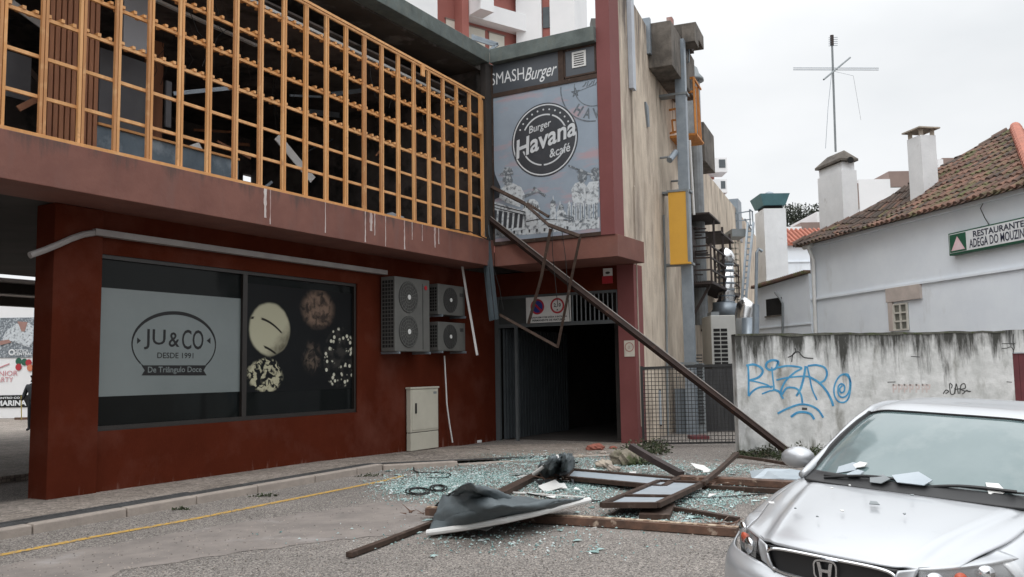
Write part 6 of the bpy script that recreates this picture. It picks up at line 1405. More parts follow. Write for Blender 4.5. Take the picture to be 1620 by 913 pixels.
a = MB(); rg = random.Random(5)
for k in range(16):
    p = gpt(rg.uniform(845, 908), rg.uniform(724, 752), rg.uniform(.05, .25)); d1 = Vector((rg.uniform(-1, 1), rg.uniform(-1, 1), rg.uniform(-.2, .2))).normalized() * .2; d2 = Vector((rg.uniform(-1, 1), rg.uniform(-1, 1), rg.uniform(-1, 1))).normalized() * .1
    p.z *= .6; a.add([p, p + d1, p + d1 * .6 + d2], [(0, 1, 2)])
a.build('torn_strips', tarp_r, cb_)
# cables on the ground
def coil(name, label, cx_, cy_, rx, ry, turns, seed):
    rg = random.Random(seed); pts = []
    for k in range(int(turns * 22)):
        an = 2 * math.pi * k / 22; q = 1 + .25 * math.sin(an * .31 + seed) - .02 * k / 22
        pts.append(gpt(cx_ + rx * q * math.cos(an) + rg.uniform(-.4, .4), cy_ + ry * q * math.sin(an) + rg.uniform(-.15, .15), .02 + .004 * (k / 22)))
    return tag(MB().tube(pts, .008, 5).build(name, cable_m), label, 'cable')
coil('cable_coil', 'left of the two small black cable coils on the crushed glass', 662, 777, 17, 5, 4, 1)
coil('cable_coil', 'right of the two small black cable coils on the crushed glass', 693, 772, 12, 4.5, 5, 2)
def gcable(label, pts): return tag(MB().tube([gpt(x, y, .02) for x, y in spline(pts, 8)], .012, 5).build('loose_cable', cable_m), label, 'cable')
gcable('black cable looping over the low kerb behind the cable coils', [(668, 728), (655, 738), (660, 747), (690, 748), (712, 750), (705, 756), (675, 756)])
gcable('black cable running across the glass under the broken window frame', [(935, 768), (1000, 776), (1080, 787), (1140, 787), (1210, 781)])
gcable('black cable wound over the road beside the thin white strip', [(830, 780), (870, 788), (905, 793), (950, 792)])
gcable('thin cable lying along the foot of the red wall by the drain pipe', [(560, 726), (610, 718), (680, 716), (740, 708), (775, 712)])
# stones, bricks, kerb chunk
def chunk(name, label, x, y, r, mat, cat, seed, sq=.6, z=0, group=None):
    rg = random.Random(seed); bm = bmesh.new(); bmesh.ops.create_icosphere(bm, subdivisions=3, radius=1)
    c = gpt(x, y, z); vs = []; fs = []
    for v in bm.verts:
        k = 1 + .28 * math.sin(v.co.x * 3 + seed) * math.cos(v.co.y * 2.3 + seed * 2) + .10 * math.sin(v.co.x * 9 + v.co.z * 7 + seed) + rg.uniform(-.05, .05); vs.append(c + Vector((v.co.x * r * k, v.co.y * r * k * .8, max(-.02, v.co.z * r * sq * k + r * sq * .7))))
    for f in bm.faces: fs.append([v.index for v in f.verts])
    bm.free(); return tag(MB().add(vs, fs).build(name, mat), label, cat, group)
chunk('concrete_chunk', 'mossy broken concrete kerb chunk at the foot of the red garage column', 990, 736, .24, pm('mossy_concrete', (.26, .23, .18), (.16, .14, .11), 6, .95, bump=.6, c3=(.05, .07, .02), s3=4, l3=.46, h3=.6), 'rubble', 1, .7)
chunk('concrete_chunk', 'small pale concrete lump left of the mossy kerb chunk', 955, 741, .13, beige_cap, 'rubble', 2, .7)
chunk('concrete_chunk', 'flat pale concrete lump in front of the mossy kerb chunk', 972, 746, .12, kerb_m, 'rubble', 3, .5)
chunk('broken_brick', 'larger red brick fragment lying on the cobbles before the garage', 942, 713, .19, brick_m, 'brick', 4, .45)
chunk('broken_brick', 'smaller red brick fragment right of the larger one before the garage', 970, 711, .10, brick_m, 'brick', 5, .4)
for k in range(9): chunk('small_rubble', 'small grey brown rubble piece scattered on the cobbles near the garage', random.uniform(900, 1000), random.uniform(716, 742), random.uniform(.04, .09), random.choice([beige_cap, brick_m, kerb_m]), 'rubble', 20 + k, .6, group='small rubble before the garage')
# white fragments (plaster, sheet)
def shard(x, y, r, label, seed, z=.02, mat=white_pl, group='white broken fragments on the ground', tilt=.3):
    rg = random.Random(seed); c = gpt(x, y, z); n = rg.choice((3, 4, 4, 5)); a0 = rg.uniform(0, 6); tx_, ty_ = rg.uniform(-tilt, tilt), rg.uniform(-tilt, tilt)
    P_ = []
    for k in range(n): an = a0 + 2 * math.pi * k / n; q = r * rg.uniform(.6, 1.2); X_, Y_ = q * math.cos(an), q * math.sin(an); P_.append(c + Vector((X_, Y_, .02 + tx_ * X_ + ty_ * Y_ + abs(tilt) * r * .4)))
    a = MB(); a.add(P_ + [p - Vector((0, 0, .008)) for p in P_], [tuple(range(n)), tuple(range(2 * n - 1, n - 1, -1))] + [(i, i + n, (i + 1) % n + n, (i + 1) % n) for i in range(n)])
    return tag(a.build('white_fragment', mat), label, 'fragment', group)
FLAB = ["white fragment in front of the torn banner's white tube", 'white fragment on the glass between the banner and the crumpled cloth, the larger of two', 'smaller white fragment touching the larger one behind the banner', 'large white plaster fragment in front of the crumpled cloth', 'white fragment just right of the large plaster fragment before the crumpled cloth', 'white chip between the framed strip panel and the crumpled cloth', 'white chip resting beside the thin white strip behind the banner', "white chip above the banner's peak near the low kerb", 'white chip near the left end of the framed strip panel', 'white fragment lying against the left end of the framed strip panel', 'white fragment beside the foot of the blackened bar', 'large white fragment behind the two brown rails, right of the blackened bar', 'white fragment in front of the large one behind the brown rails', 'white chip left of the pale blue plastic sheet', "white fragment just above the broken window frame's left corner", 'white chip right of the broken window frame beside its long rail', 'white chip on the glass under the lower brown rail', "white chip right of the broken window frame's middle", 'white fragment above the framed strip panel', 'white chip at the foot of the graffiti wall under the fallen beam', 'white fragment between the graffiti wall and the plastic sheet', "tiny white chip on bare road below the timber beam's middle", 'tiny white chip lowest on the road below the torn banner', "tiny white chip under the left end of the banner's tube", 'tiny white chip at the right end of the timber beam']
for i, (x, y, r) in enumerate(((764, 838, .10), (822, 752, .16), (826, 756, .09), (870, 774, .2), (886, 773, .15), (912, 776, .08), (875, 789, .08), (731, 744, .07), (938, 745, .08), (928, 752, .1), (1070, 745, .12), (1110, 744, .2), (1118, 748, .1), (1160, 745, .09), (900, 762, .14), (1062, 804, .06), (1125, 786, .07), (1085, 790, .06), (1000, 752, .1), (1200, 715, .07), (1215, 738, .1), (940, 838, .04), (890, 850, .03), (735, 842, .03), (1075, 827, .05))):
    shard(x, y, r, FLAB[i], 50 + i)
# crushed glass: uncountable
rg = random.Random(99); mb = MB()
blobs = [(690, 768, 70, 14, 3200), (760, 755, 120, 16, 4200), (640, 775, 45, 8, 600), (900, 765, 90, 18, 3600), (860, 730, 110, 10, 2200), (1000, 740, 110, 14, 1800), (1130, 790, 70, 18, 1500), (1150, 745, 60, 8, 700), (1050, 820, 110, 14, 700), (800, 850, 220, 30, 500), (700, 790, 90, 10, 600), (950, 790, 120, 12, 900)]
for bx, by, rx, ry, n in blobs:
    for _ in range(n):
        x, y = rg.gauss(bx, rx * .55), rg.gauss(by, ry * .55)
        if y < 704 or y > 912: continue
        if x > 1165 and y > 800: continue
        if y < 760 and x < 600: continue
        p = gpt(x, y, .0); s_, d_ = A.sd(p); z = .03 if (s_ > -4.5 and d_ < 3.5) else (.115 if (d_ < 1.5 and s_ < -6.3) else .008)
        if d_ < .1 and s_ < 0: continue
        p.z = z; r = rg.choice((.006, .009, .013, .018)) * rg.uniform(.8, 1.3) * (rg.uniform(2, 4.5) if rg.random() < .035 else 1); an = rg.uniform(0, 6.28)
        P_ = [p + Vector((r * math.cos(an + k * 2.09 + rg.uniform(-.4, .4)), r * math.sin(an + k * 2.09), rg.uniform(0, .012))) for k in range(3)]
        mb.add(P_ + [(P_[0] + P_[1] + P_[2]) / 3 + Vector((0, 0, .012))], [(0, 1, 3), (1, 2, 3), (2, 0, 3)], rg.choice((0, 0, 0, 0, 1, 1, 2, 2, 3)))
tag(mb.build('crushed_glass', glass_teal), 'crushed pale green safety glass spread over the road and driveway', 'glass', kind='stuff')
# loose gravel on the road
rg = random.Random(7); mb = MB()
for _ in range(2500):
    x, y = rg.uniform(0, 1200), rg.uniform(760, 912) ** 1.0; p = gpt(x, y, .004); s_, d_ = A.sd(p)
    if d_ < kd(s_) + .1 and s_ < -6: continue
    r = rg.uniform(.004, .011); mb.add([p + Vector((-r, -r * .7, 0)), p + Vector((r, -r * .5, 0)), p + Vector((r * .3, r, 0)), p + Vector((0, 0, r))], [(0, 1, 3), (1, 2, 3), (2, 0, 3)], rg.choice((0, 1)))
tag(mb.build('road_grit', [kerb_m, concrete_d]), 'loose grit scattered over the asphalt', 'grit', kind='stuff')

# ============================================================ SILVER CAR
CARX, CARY, CARH = 1.63, 4.825, R(45)
CARB = Vector((CARX, CARY, -.025)); CROLL = .05; CFw = Vector((math.sin(CARH), math.cos(CARH), 0)); CLt = Vector((-math.cos(CARH), math.sin(CARH), 0))
def cp_(b, l, z): return CARB + CFw * b + CLt * l + Vector((0, 0, z + CROLL * l + .011 * (b - 1.5)))      # back from nose, to the car's right side (picture left), up
car = thing('parked_car', CARB, 'silver saloon car parked at the right, its bonnet and windscreen littered with fragments', 'car')
paint = pm('silver_car_paint', (.46, .475, .495), (.445, .46, .48), 1.5, .36, metal=.5, coat=.5, c3=(.38, .395, .42), s3=9, l3=.62, h3=.9)
trim = pm('car_black_trim', (.012, .012, .013), None, 5, .5); chrome = pm('chrome', (.75, .76, .78), None, 5, .12, metal=1)
def crs(P_, n):
    o = []; Q_ = [2 * P_[0] - P_[1]] + P_ + [2 * P_[-1] - P_[-2]]
    for i in range(1, len(Q_) - 2):
        for k in range(n):
            t = k / n; t2, t3 = t * t, t ** 3; o.append(.5 * (2 * Q_[i] + (Q_[i + 1] - Q_[i - 1]) * t + (2 * Q_[i - 1] - 5 * Q_[i] + 4 * Q_[i + 1] - Q_[i + 2]) * t2 + (3 * Q_[i] - Q_[i - 1] - 3 * Q_[i + 1] + Q_[i + 2]) * t3))
    o.append(P_[-1]); return o
def patch(rows, mirror=False, n=6, both=False, sgs=(1,)):
    """rows: list of rows of (b, l, z). mirror: rows start on the centre line and are mirrored to a full width surface. both: make the patch twice, left and right"""
    if mirror: rows = [[(b, -l, z) for b, l, z in r[:0:-1]] + list(r) for r in rows]
    out_ = MB()
    for sg in sgs:
        R_ = [crs([Vector((b, l * sg, z)) for b, l, z in r], n) for r in rows]; Cs = [crs([r[i] for r in R_], n) for i in range(len(R_[0]))]
        nv = len(Cs[0]); vs = [cp_(*v) for c in Cs for v in c]
        out_.add(vs, [(i * nv + j, i * nv + j + 1, (i + 1) * nv + j + 1, (i + 1) * nv + j) for i in range(len(Cs) - 1) for j in range(nv - 1)])
    return out_
def cpart(name, mb, mat, th=.012, smooth=True, parent=None, **k):
    o = mb.build(name, mat, parent or car, smooth=smooth, **k)
    if th: s_ = o.modifiers.new('s', 'SOLIDIFY'); s_.thickness = th; s_.offset = -1
    return o
hood_rows = []
for (b0_, bq, zc_, lc, zl, le, be, ze) in ((.06, .03, .745, .385, .742, .600, .262, .766), (.14, .035, .795, .405, .790, .632, .45, .796), (.38, .03, .858, .455, .852, .708, .73, .842), (.78, .03, .918, .54, .910, .735, 1.0, .893), (1.12, .05, .960, .61, .948, .752, 1.29, .935)):
    f_ = lambda l: b0_ + (be - b0_) * (l / le) ** 2.6 + bq * (l / le) * .2
    hood_rows.append([(b0_, 0, zc_), (f_(lc * .5), lc * .5, zc_ - .001), (f_(lc - .06), lc - .06, zc_ - .005), (f_(lc - .015), lc - .015, zl + .004), (f_(lc + .02), lc + .02, zl), (f_(lc + .06), lc + .06, zl - .012 if b0_ > .1 else zl), (f_((lc + .06 + le) / 2), (lc + .06 + le) / 2, (zl - .012 + ze) / 2 + .004), (be, le, ze)])
cpart('bonnet', patch(hood_rows, mirror=True, n=4), paint)
for sg in (1, -1): cpart('lamp_brow', patch([[(.268, .606, .768), (.40, .632, .783), (.515, .648, .792), (.60, .672, .812)], [(.266, .606, .764), (.40, .668, .780), (.515, .705, .788), (.60, .735, .797)], [(.262, .603, .762), (.42, .70, .776), (.545, .750, .786), (.61, .775, .780)]], sgs=(sg,), n=4), paint)
# fenders, doors, rear quarter: side skin with wheel arches
XW1, XW2, RW = .93, 3.62, .325
def arch(b):
    z = .22
    for xw in (XW1, XW2):
        if abs(b - xw) < .38: z = max(z, .31 + math.sqrt(.38 ** 2 - (b - xw) ** 2))
    return z
side = [ # b, top (l, z), shoulder (l,z), widest (l,z)
 (.51, (.644, .790), (.74, .745), (.80, .66)), (.60, (.670, .811), (.775, .775), (.835, .67)), (.76, (.712, .843), (.80, .80), (.862, .68)), (1.0, (.741, .888), (.825, .845), (.882, .70)), (1.3, (.758, .932), (.84, .885), (.885, .70)),
 (1.7, (.765, .955), (.845, .91), (.885, .70)), (2.3, (.77, .965), (.85, .92), (.888, .70)), (3.0, (.765, .975), (.85, .93), (.888, .70)), (3.6, (.75, .985), (.845, .93), (.885, .70)), (4.2, (.70, .99), (.80, .93), (.85, .70)), (4.55, (.60, .97), (.72, .9), (.78, .70))]
def sidept(b, j):
    for a_, c_ in zip(side, side[1:]):
        if a_[0] <= b <= c_[0]:
            t = (b - a_[0]) / (c_[0] - a_[0]); return tuple(a_[j][k] * (1 - t) + c_[j][k] * t for k in (0, 1))
    return side[-1][j]
def side_mb(b0, b1, sd1):
    mb = MB()
    for sg in (sd1,):
        N = max(4, int((b1 - b0) / .05)); cols = []
        for i in range(N + 1):
            b = b0 + (b1 - b0) * i / N; tp_, sh, wd_ = sidept(b, 1), sidept(b, 2), sidept(b, 3); zb = arch(b); pts = [Vector((b, tp_[0], tp_[1])), Vector((b, sh[0], sh[1])), Vector((b, wd_[0], max(wd_[1], zb + .005))), Vector((b, wd_[0] - .01, max(zb, .0) if zb > .55 else .5)), Vector((b, wd_[0] - .045, zb))]
            pts = [p if p.z >= zb else Vector((b, p.y, zb)) for p in pts]; c = crs(pts, 4); cols.append([Vector((q.x, q.y * sg, max(q.z, zb))) for q in c])
        n = len(cols[0]); mb.add([cp_(*v) for c in cols for v in c], [(i * n + j, i * n + j + 1, (i + 1) * n + j + 1, (i + 1) * n + j) for i in range(N) for j in range(n - 1)])
    return mb
for sg in (1, -1): cpart('front_wing', side_mb(.515, 1.42, sg), paint); cpart('rear_quarter', side_mb(3.408, 4.55, sg), paint) 
for b0, b1, sg in ((1.428, 2.50, 1), (2.508, 3.40, 1), (1.428, 2.50, -1), (2.508, 3.40, -1)):
    d_ = cpart('door', side_mb(b0, b1, sg), paint)
    MB().bar(cp_(b1 - .25, .895 * sg, .80), cp_(b1 - .07, .895 * sg, .81), .03).build('handle', paint, d_)
# bumper front
cpart('front_bumper', patch([
 [(.04, 0, .595), (.05, .22, .597), (.075, .36, .62), (.11, .47, .635), (.28, .70, .645), (.52, .815, .675)],
 [(-.01, 0, .55), (.0, .25, .55), (.03, .42, .555), (.10, .58, .57), (.28, .755, .59), (.53, .845, .62)],
 [(-.02, 0, .47), (-.01, .28, .47), (.04, .46, .47), (.12, .62, .48), (.30, .79, .49), (.57, .87, .50)],
 [(.0, 0, .36), (.01, .28, .36), (.06, .46, .36), (.14, .63, .36), (.32, .80, .36), (.56, .865, .38)],
 [(.06, 0, .20), (.07, .28, .20), (.11, .46, .20), (.19, .62, .21), (.36, .78, .22), (.58, .84, .26)]], mirror=True), paint)
# strip between grille and lamp
for sg in (1, -1): cpart('grille_surround', patch([[(.045, .315, .60), (.07, .365, .625), (.085, .41, .64)], [(.04, .345, .67), (.075, .385, .69), (.10, .435, .70)], [(.065, .37, .735), (.09, .40, .74), (.13, .45, .752)]], sgs=(sg,), n=4), paint)
gl = cpart('grille', patch([[(.055, 0, .735), (.065, .2, .735), (.09, .365, .735)], [(.06, 0, .67), (.07, .2, .67), (.09, .345, .67)], [(.055, 0, .60), (.065, .2, .60), (.085, .31, .605)]], mirror=True), trim)
mb = MB()
for k in range(5):
    z = .625 + k * .024; hw = .32 + .04 * (k / 4); mb.tube([cp_(.055 + .035 * abs(x) ** 1.5 / .2, x * hw / .36, z) for x in [-.36 + .72 * i / 12 for i in range(13)]], .0035, 5)
mb.build('grille_bar', trim, gl)
mb = MB(); ring = []
for k in range(49):
    an = 2 * math.pi * k / 48; c, s_ = math.cos(an), math.sin(an); hh = .37 if s_ > 0 else .325
    x = (abs(c) ** .45) * (1 if c > 0 else -1) * (.355 + .02 * s_); z = .668 + .068 * (abs(s_) ** .5) * (1 if s_ > 0 else -1); ring.append(cp_(.038 + .16 * x * x, x, z))
mb.tube(ring, .009, 6, caps=False); mb.build('chrome_ring', chrome, gl)
# emblem: rounded ring with the H shape
NF = Frame(cp_(-.0, 0, 0)[:2], 0); NF.u = -CLt; NF.n = -CFw; NF.o = cp_(.035, 0, 0)
mb = MB(); EZ = .672
rr = []
for k in range(33):
    an = 2 * math.pi * k / 32; c, s_ = math.cos(an), math.sin(an); rr.append(((abs(c) ** .55) * (1 if c > 0 else -1) * .062 * (1 + .08 * s_), EZ + (abs(s_) ** .55) * (1 if s_ > 0 else -1) * .052))
mb.line(NF, rr, .009, .0, .016)
for sg in (-1, 1): mb.prism(NF, [(sg * .030, EZ - .042), (sg * .018, EZ - .042), (sg * .016, EZ), (sg * .026, EZ + .042), (sg * .044, EZ + .042), (sg * .036, EZ)][::sg], .0, .018)
mb.prism(NF, [(-.018, EZ - .010), (.018, EZ - .010), (.018, EZ + .006), (-.018, EZ + .006)], .0, .017)
mb.build('emblem', chrome, gl)
# lower intake, plate
cpart('lower_intake', patch([[(-.008, 0, .37), (.0, .25, .37), (.045, .42, .36)], [(.02, 0, .27), (.03, .25, .27), (.07, .40, .28)]], mirror=True), trim)
MB().box(NF, -.26, .26, .052, .064, .44, .55).build('number_plate', white_pl, car)
# headlights
for sg in (1, -1):
    def hp(b, l, z): return (b, l * sg, z)
    rows = [[hp(.125, .455, .748), hp(.26, .60, .762), hp(.42, .70, .775), hp(.56, .752, .790)], [hp(.10, .45, .69), hp(.24, .615, .70), hp(.42, .745, .715), hp(.56, .795, .74)], [hp(.095, .455, .64), hp(.25, .635, .65), hp(.43, .765, .672), hp(.555, .815, .70)]]
    hl = cpart('headlight', patch([[tuple((b + .035, l - .02 * sg, z)) for b, l, z in r] for r in rows], n=5), pm('lamp_housing_%d' % (sg + 1), (.13, .135, .14), (.09, .09, .1), 3, .25, metal=.6))
    for (b, l, z, rr_, mt, nm) in ((.145, .515, .697, .046, chrome, 'reflector'), (.245, .605, .712, .031, pm('lamp_orange_%d' % (sg + 1), (.55, .10, .05), None, 4, .35), 'indicator'), (.37, .685, .728, .044, chrome, 'reflector')):
        c = cp_(b, l * sg, z); nv = (-CFw * .8 + CLt * .5 * sg).normalized()
        MB().tube([c + nv * .012, c + nv * .004, c - nv * .02, c - nv * .03], [rr_, rr_ * .96, rr_ * .6, rr_ * .2], 18).build(nm, mt, hl, smooth=True)
    gm_ = MATS.get('lamp_glass')
    if not gm_:
        gm_ = bpy.data.materials.new('lamp_glass'); gm_.use_nodes = True; b_ = gm_.node_tree.nodes['Principled BSDF']; b_.inputs['Roughness'].default_value = .03; b_.inputs['Alpha'].default_value = .16; b_.inputs['Base Color'].default_value = (.9, .9, .9, 1); b_.inputs['Specular IOR Level'].default_value = .8; MATS['lamp_glass'] = gm_
    cpart('cover', patch(rows, n=5), gm_, th=0, parent=hl)
# greenhouse
def glassmat(name, col, rough, alpha):
    m = bpy.data.materials.new(name); m.use_nodes = True; b_ = m.node_tree.nodes['Principled BSDF']; b_.inputs['Base Color'].default_value = (*col, 1); b_.inputs['Roughness'].default_value = rough; b_.inputs['Alpha'].default_value = alpha; b_.inputs['Specular IOR Level'].default_value = .7; b_.inputs['Coat Weight'].default_value = .5
    return m
ws_m = pm('dusty_windscreen', (.12, .17, .175), (.155, .205, .21), 1.4, .10, coat=.35, c3=(.22, .26, .26), s3=2, l3=.5, h3=.8)
wr = [[(1.10, 0, .965), (1.13, .30, .968), (1.20, .55, .965), (1.36, .735, .955)],
      [(1.42, 0, 1.145), (1.44, .29, 1.145), (1.50, .52, 1.14), (1.62, .685, 1.12)],
      [(1.72, 0, 1.30), (1.74, .27, 1.30), (1.79, .48, 1.29), (1.88, .63, 1.265)],
      [(1.93, 0, 1.385), (1.95, .26, 1.383), (1.99, .45, 1.375), (2.06, .585, 1.345)]]
ws = cpart('windscreen', patch(wr, mirror=True), ws_m, th=.006)
# black band top, pillar trims
mb = MB(); 
for sg in (1, -1):
    pl = crs([Vector((b + .005, (l + .008) * sg, z + .004)) for b, l, z in [r[3] for r in wr]], 6); mb.tube([cp_(*p) for p in pl], .022, 6)
tl = crs([Vector(p) for p in [(1.935, .0, 1.392), (1.955, .26, 1.39), (1.995, .45, 1.382), (2.06, .59, 1.352)]], 5); mb.tube([cp_(p.x, -p.y, p.z) for p in tl[::-1]] + [cp_(*p) for p in tl[1:]], .007, 5)
mb.build('windscreen_seal', trim, ws)
a = MB(); a.box(Frame((0, 0), 0), 0, .001, 0, .001, 0, .001)
cpart('cowl', patch([[(1.075, 0, .955), (1.085, .32, .955), (1.13, .60, .950), (1.27, .745, .930)], [(1.12, 0, .978), (1.14, .30, .980), (1.205, .55, .977), (1.36, .74, .965)], [(1.17, 0, 1.006), (1.19, .30, 1.008), (1.25, .54, 1.002), (1.40, .725, .985)]], mirror=True), trim)
roof_rows = [[(1.945, 0, 1.395), (1.965, .26, 1.393), (2.005, .46, 1.385), (2.08, .60, 1.35)], [(2.15, 0, 1.435), (2.16, .28, 1.432), (2.19, .48, 1.42), (2.25, .63, 1.375)], [(2.6, 0, 1.455), (2.6, .3, 1.452), (2.62, .50, 1.437), (2.65, .65, 1.385)], [(3.05, 0, 1.44), (3.05, .3, 1.437), (3.06, .49, 1.42), (3.08, .63, 1.36)], [(3.4, 0, 1.375), (3.4, .28, 1.37), (3.41, .46, 1.355), (3.42, .585, 1.30)]]
cpart('roof', patch(roof_rows, mirror=True), paint)
# A pillars, roof rails
mb = MB()
for sg in (1, -1):
    P_ = [(1.30, .765, .945), (1.62, .715, 1.11), (1.90, .655, 1.27), (2.10, .615, 1.352), (2.3, .645, 1.375), (2.65, .665, 1.385), (3.08, .645, 1.36), (3.42, .60, 1.30), (3.8, .655, 1.10), (4.05, .68, 1.0)]
    mb.tube([cp_(p.x, p.y * sg, p.z) for p in crs([Vector(p) for p in P_], 5)], .03, 8)
cpart('pillar', mb, paint, th=0)
sg_m = pm('tinted_side_glass', (.02, .03, .032), None, 2, .06, spec=.7)
for sg in (1, -1): cpart('side_window', patch([[(1.36, .745, .965), (1.9, .765, .965), (2.48, .77, .975)], [(1.68, .700, 1.12), (2.0, .71, 1.14), (2.48, .72, 1.16)], [(2.05, .625, 1.325), (2.25, .65, 1.355), (2.48, .665, 1.37)]], sgs=(sg,)), sg_m, th=.005)
for sg in (1, -1): cpart('side_window', patch([[(2.54, .77, .975), (3.0, .765, .985), (3.55, .75, .995)], [(2.54, .72, 1.16), (3.0, .71, 1.17), (3.5, .69, 1.15)], [(2.54, .665, 1.37), (3.0, .65, 1.355), (3.42, .60, 1.28)]], sgs=(sg,)), sg_m, th=.005)
cpart('rear_window', patch([[(3.41, 0, 1.37), (3.42, .3, 1.36), (3.43, .58, 1.295)], [(3.7, 0, 1.20), (3.7, .32, 1.19), (3.7, .63, 1.15)], [(3.98, 0, 1.03), (3.98, .34, 1.03), (3.96, .66, 1.01)]], mirror=True), sg_m, th=.005)
bt_ = cpart('boot', patch([[(3.97, 0, 1.04), (3.97, .34, 1.035), (3.97, .70, .99)], [(4.3, 0, 1.06), (4.3, .34, 1.055), (4.28, .68, .99)], [(4.58, 0, 1.04), (4.58, .32, 1.03), (4.52, .62, .97)], [(4.64, 0, .85), (4.63, .4, .85), (4.55, .72, .85)], [(4.66, 0, .55), (4.65, .4, .55), (4.55, .78, .6)], [(4.6, 0, .25), (4.6, .4, .25), (4.5, .76, .27)]], mirror=True), paint)
for sg in (1, -1): cpart('tail_lamp', patch([[(4.60, .42 * sg, .95), (4.54, .68 * sg, .94)], [(4.655, .42 * sg, .80), (4.575, .715 * sg, .80)]], n=3), sign_red, th=.01)
# mirrors
for sg in (1, -1):
    c = cp_(1.66, .985 * sg, 1.015); mb = MB(); mb.tube([c - CFw * .075, c - CFw * .062, c - CFw * .03, c + CFw * .03, c + CFw * .06], [.02, .055, .085, .095, .08], 16)
    mm = cpart('wing_mirror', mb, paint, th=0)
    for v in mm.data.vertices:
        rel = v.co + WO[car.name] - c; la = rel.dot(CLt); bb_ = rel.dot(CFw); v.co = c + CLt * la * 1.35 + CFw * bb_ + Vector((0, 0, rel.z * .86)) - WO[car.name]
    MB().bar(cp_(1.66, .86 * sg, .965), cp_(1.66, .93 * sg, .985), .06, .05).build('stalk', trim, mm)
# wipers
for (b0, l0, b1, l1, z0, z1) in ((1.17, .54, 1.20, -.05, .975, .995), (1.16, -.02, 1.27, -.60, .98, 1.0)):
    mb = MB(); zf = .035; P_ = [Vector((b0, l0, z0)), Vector(((b0 + b1) / 2 - .02, (l0 + l1) / 2, (z0 + z1) / 2 + .035)), Vector((b1, l1, z1 + .02))]
    mb.tube([cp_(*p) for p in crs(P_, 5)], .010, 6); wp = mb.build('wiper', trim, car)
    mb = MB(); P_ = [Vector((b0 + .04, l0 + .02, z0 + .01)), Vector(((b0 + b1) / 2 + .0, (l0 + l1) / 2, (z0 + z1) / 2 + .02)), Vector((b1 + .03, l1 - .06, z1 + .012))]
    mb.tube([cp_(*p) for p in crs(P_, 5)], .007, 5); mb.build('blade', rubber, wp)
# wheels
for xw in (XW1, XW2):
    for sg in (1, -1):
        c = cp_(xw, .77 * sg, .34); c.z = .315; o_ = CLt * sg
        ty = MB().tube([c - o_ * .11, c - o_ * .105, c + o_ * .085, c + o_ * .10], [.29, .315, .315, .28], 32).build('wheel', rubber, car, smooth=False)
        mb = MB(); mb.tube([c + o_ * .101, c + o_ * .104], .215, 28); 
        mb.build('rim', galv, ty); mb = MB()
        for k in range(10):
            an = 2 * math.pi * k / 10; dr = CFw * math.cos(an) + Vector((0, 0, math.sin(an))); mb.bar(c + o_ * .11 + dr * .03, c + o_ * .108 + dr * .2, .03, .015, up=o_)
        mb.build('spoke', chrome, ty)
# dark underside so nothing shows through the arches
MB().box(Frame(cp_(0, 0, 0)[:2], math.degrees(CARH)), .25, 4.45, -.62, .62, .16, .55).build('underbody', trim, car)
# things lying on the car
def on_car(label, pts, mat=panel_w, th=.006, name='sheet_fragment'):
    P_ = [cp_(*p) for p in pts]; n = len(P_); nrm = (P_[1] - P_[0]).cross(P_[2] - P_[0]).normalized(); nrm = nrm if nrm.z > 0 else -nrm
    a = MB(); a.add([p + nrm * th for p in P_] + P_, [tuple(range(n)), tuple(range(2 * n - 1, n - 1, -1))] + [(i, i + n, (i + 1) % n + n, (i + 1) % n) for i in range(n)]); return tag(a.build(name, mat), label, 'fragment')
def wsz(b, l):   # windscreen height at a point: plane through its control rows
    pts = sorted(((abs(r[0][0] + (r[3][0] - r[0][0]) * (abs(l) / .7) ** 2 - b), r[0][2]) for r in wr)); 
    lo = 1.10 + .26 * (abs(l) / .735) ** 2; hi = 1.93 + .13 * (abs(l) / .6) ** 2; t = (b - lo) / (hi - lo); return .968 + t * (1.383 - .968) + .03 * math.sin(math.pi * min(1, max(0, t))) + .008
def frag(label, l, t, w_, h_, seed, mat=panel_w):
    rg = random.Random(seed); lo = 1.10 + .26 * (abs(l) / .735) ** 2; b = lo + t * .8; P_ = []
    for k in range(5): an = 2 * math.pi * k / 5 + rg.uniform(-.3, .3) + .3; bb_, ll = b + h_ * math.sin(an), l + w_ * math.cos(an); P_.append((bb_, ll, wsz(bb_, ll) + .012))
    return on_car(label, P_, mat)
frag('largest pale sheet fragment lying at the foot of the car windscreen', -.03, .10, .125, .06, 1, panel_w)
frag('pale sheet fragment left of the largest one on the car windscreen', .42, .10, .085, .05, 2, panel_w)
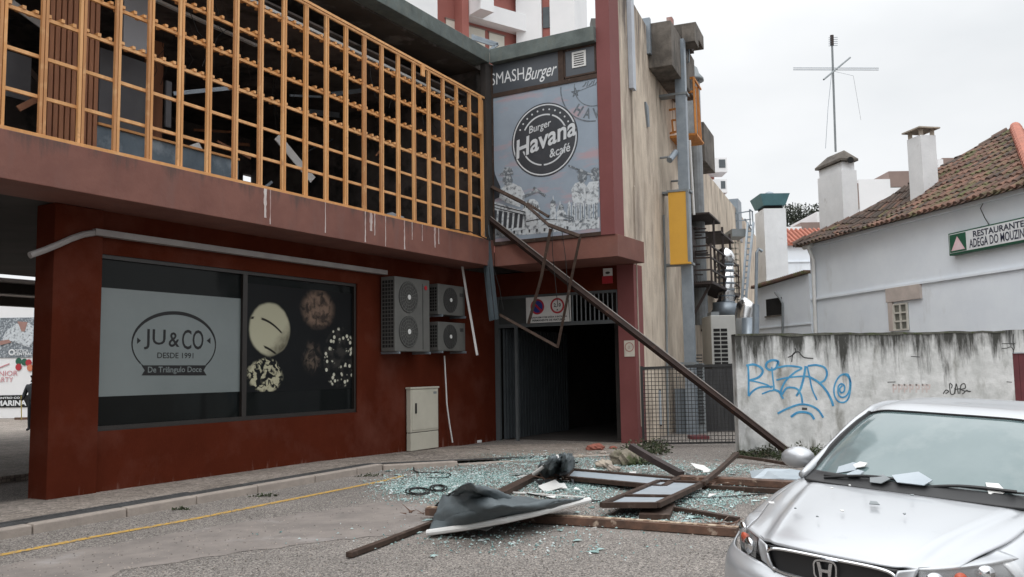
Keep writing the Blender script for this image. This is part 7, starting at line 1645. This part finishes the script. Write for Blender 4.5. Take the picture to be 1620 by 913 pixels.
frag('small pale fragment tucked behind the left car wiper', .34, .06, .06, .035, 3, panel_w)
frag('narrow pale fragment topmost at the left foot of the car windscreen', .34, .16, .05, .03, 4, white_pl)
frag('grey fragment touching the left edge of the largest sheet on the windscreen', .16, .045, .07, .04, 5, grey_metal)
frag('pale fragment resting on the right part of the windscreen foot', -.48, .06, .06, .05, 6, white_pl)
CLAB = ['flat chip in the middle of the silver bonnet, largest of those on it', 'small chip on the bonnet just left of its middle, in front of the flat chip', 'small chip on the bonnet just below the wipers, right of the middle', "pale chip on the bonnet's left edge above the left headlight", 'small chip on the left part of the bonnet between crease and centre', 'small chip on the bonnet left of the flat chip towards the wiper', 'small chip on the right half of the bonnet', 'tiny chip near the foot of the left wiper on the bonnet', 'tiny chip on the front of the bonnet above the grille']
for k, (b, l, r_) in enumerate(((.72, .02, .05), (.52, .12, .02), (.95, -.12, .018), (.50, .56, .03), (.45, .38, .015), (.88, .35, .015), (.62, -.2, .015), (.98, .28, .012), (.36, .2, .012))):
    rg = random.Random(k + 70); z = .862 + (b - .38) * .165 if b > .38 else .862; z = z + .016 - .015 * (abs(l) / .6) ** 4; P_ = [(b + r_ * .6 * math.sin(a_), l + r_ * math.cos(a_), z + r_ * .6 * math.sin(a_) * .15) for a_ in [0 + rg.random(), 1.7, 3.4 + rg.random(), 5]]
    tag(on_car('x', P_, white_pl if k % 2 else grey_metal, .005, 'debris_chip'), CLAB[k], 'fragment', 'debris chips on the car bonnet')

# ============================================================ STREET FRONT ACROSS THE ROAD (behind the viewer; it shades the street and shows in the shop windows)
op = thing('opposite_building', (10, -9, 0), 'grey rendered building across the street behind the viewer', 'building')
OF = Frame(A.P(0, 26, 0)[:2], 30)
MB().box(OF, -60, -14, .0, 8, 0, 9.3).build('wall', pm('dull_grey_render', (.20, .19, .18), (.16, .15, .145), 1, .9), op)
for k in range(9):
    for zf in (1.0, 4.6, 7.8):
        s0 = -56 + k * 4.4; MB().box(OF, s0, s0 + 2.2, -.02, -.003, zf, zf + 1.5).build('window', win_dark, op)
